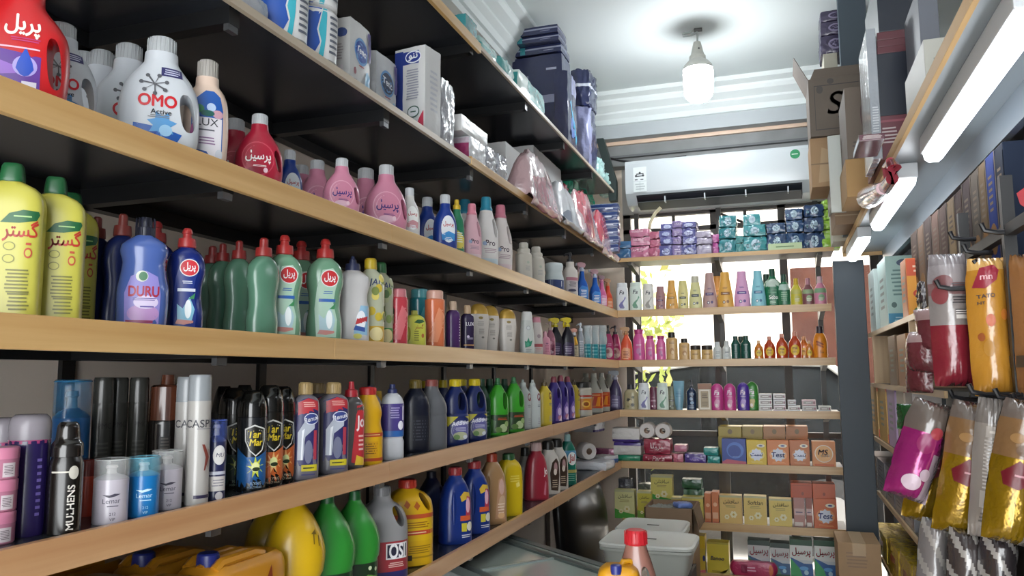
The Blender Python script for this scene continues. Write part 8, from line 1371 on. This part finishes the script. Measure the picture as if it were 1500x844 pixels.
# near jugs at the bottom edge, on a carton
ya = 1.95
pb, pt = on(938, 844, 1, ya), on(931, 776, 1, ya); zs = pt.z-.24
o = carton('carton', .5, .4, zs, CARD, prints=[('lines', 0, zs*.6, .2, .1, 3, '#7c6448')]); setobj(o, (-.30, ya, 0), 0, 'carton below the frame carrying the near jugs', 'carton')
simple('near_red', 'syrup_bottle', 'pinkish brown handled bottle with red cap at the bottom edge', 'bottle', lambda: bottle('syrup_bottle', [(0, .2, .17), (.015, .215, .18), (.45, .21, .175), (.65, .165, .14), (.8, .115, .11), (.86, .10, .10)], mat('#94685c', .25, coat=.4), ([(.855, .105, .105), (.87, .115, .115), (.975, .105, .105), (1, .09, .09)], '#b8222c', 2, 18), [('rect', -.16, .0, .1, .4, '#a07c70')], 2.4, (.13, .5, .04, .17, 12)))
put('near_red', (pt.x, ya, zs), .24, 0, '', 931, 'pinkish brown handled bottle with red cap at the bottom edge')
simple('near_can', 'oil_can', 'orange-yellow can with blue cap at the bottom edge of the frame', 'oil can', lambda: bottle('oil_can', [(0, .27, .22), (.03, .29, .24), (.8, .29, .24), (.9, .26, .21), (.96, .18, .15)], mat('#d0941c', .32, coat=.2), None, [], 4, extra=[('cap', (lambda b: (b.loft([(.88, .08, .08, -.03, -.17), (.99, .075, .075, -.03, -.17), (1.0, .06, .06, -.03, -.17)], 2, mat('#26307c', .35), 18, 6), b)[1])(MB())), ('handle', (lambda b: (b.tube([(.03, .05, .93), (.06, .06, .99), (.16, .1, .99), (.2, .12, .9)], .04, mat('#d0941c', .32), 10), b)[1])(MB()))]))
pc = on(906, 823, 1, ya-.05); put('near_can', (pc.x, ya-.05, zs), (pc.z-zs)/1.0, 10, '', 898, 'orange-yellow can with blue cap at the bottom edge of the frame')
# ------------------------------------------------------------------ outside: a parked dark car and a tree
r = empty('parked_car', (-.62, 7.6, -.02)); bodym = mat('#08090a', .6, spec=.08); glass = mat('#0e1214', .4, spec=.15)
prof = [(-2.1, .3), (-2.05, .75), (-1.4, .95), (-.75, 1.52), (.0, 1.62), (.9, 1.58), (1.35, 1.25), (1.45, .9), (1.45, .3)]
mb = MB(); mb.prism([(x, z) for x, z in prof], 1, 0, 1.6, bodym); b = mb.build('body', r, smooth=False)
for lab, pl in (('windscreen_side', [(-1.2, 1.0), (-.7, 1.44), (-.1, 1.52), (-.1, 1.0)]), ('window_side', [(-.02, 1.0), (-.02, 1.53), (.85, 1.5), (1.2, 1.22), (1.25, 1.0)])):
    mb = MB(); mb.prism(pl, 1, -.012, 0, glass); mb.build(lab, r, smooth=False)
mb = MB(); mb.tube([(-1.25, -.015, .97), (-.72, -.015, 1.49), (0, -.015, 1.585), (.92, -.015, 1.55), (1.3, -.015, 1.25), (1.34, -.015, .95)], .03, mat('#8c8c88', .6, spec=.2), 8); mb.build('roof_trim', r)
for x in (-1.4, .9): mb = MB(); mb.tube([(x, -.03, .33), (x, .18, .33)], .32, mat('#1a1a1a', .8), 24); mb.tube([(x, -.04, .33), (x, .0, .33)], .19, mat('#9a9a9a', .3, .8), 16); mb.build('wheel', r)
r.scale = (1.1, 1, 1.13)
tag(r, 'dark car parked outside behind the back window', 'car')
r = empty('tree', (-1.7, 6.3, -.02)); mb = MB(); mb.tube([(0, 0, -.02), (.05, 0, .8), (0, .1, 1.5), (.1, 0, 2.0)], [.12, .1, .08, .04], mat('#6c5a44', .9, vary=.3), 10); mb.build('trunk', r)
mb = MB(); rr = random.Random(11); l1, l2 = mat('#8f9a3e', .7), mat('#b5b060', .7); vs = []; fs = {0: [], 1: []}
for i in range(2200):
    c = Vector((max(-.9, min(.9, rr.gauss(0, .42))), max(-.5, min(.5, rr.gauss(0, .25))), 2.0+rr.gauss(0, .3))); u = Vector((rr.uniform(-1, 1), rr.uniform(-1, 1), rr.uniform(-1, 1))).normalized(); v = u.orthogonal().normalized(); s = rr.uniform(.03, .07)
    b = len(vs); vs += [c-u*s, c+v*s*.5, c+u*s, c-v*s*.5]; fs[i % 2].append((b, b+1, b+2, b+3))
mb.add(vs, fs[0], l1); mb.add(vs, fs[1], l2); o = mb.build('foliage', r, smooth=False, recalc=False); b_ = bmesh.new(); b_.from_mesh(o.data); bmesh.ops.delete(b_, geom=[v for v in b_.verts if not v.link_faces], context='VERTS'); b_.to_mesh(o.data); b_.free()
tag(r, 'yellow-green tree outside the back window', 'tree')
relax(); finish_labels()
bpy.context.view_layer.update()
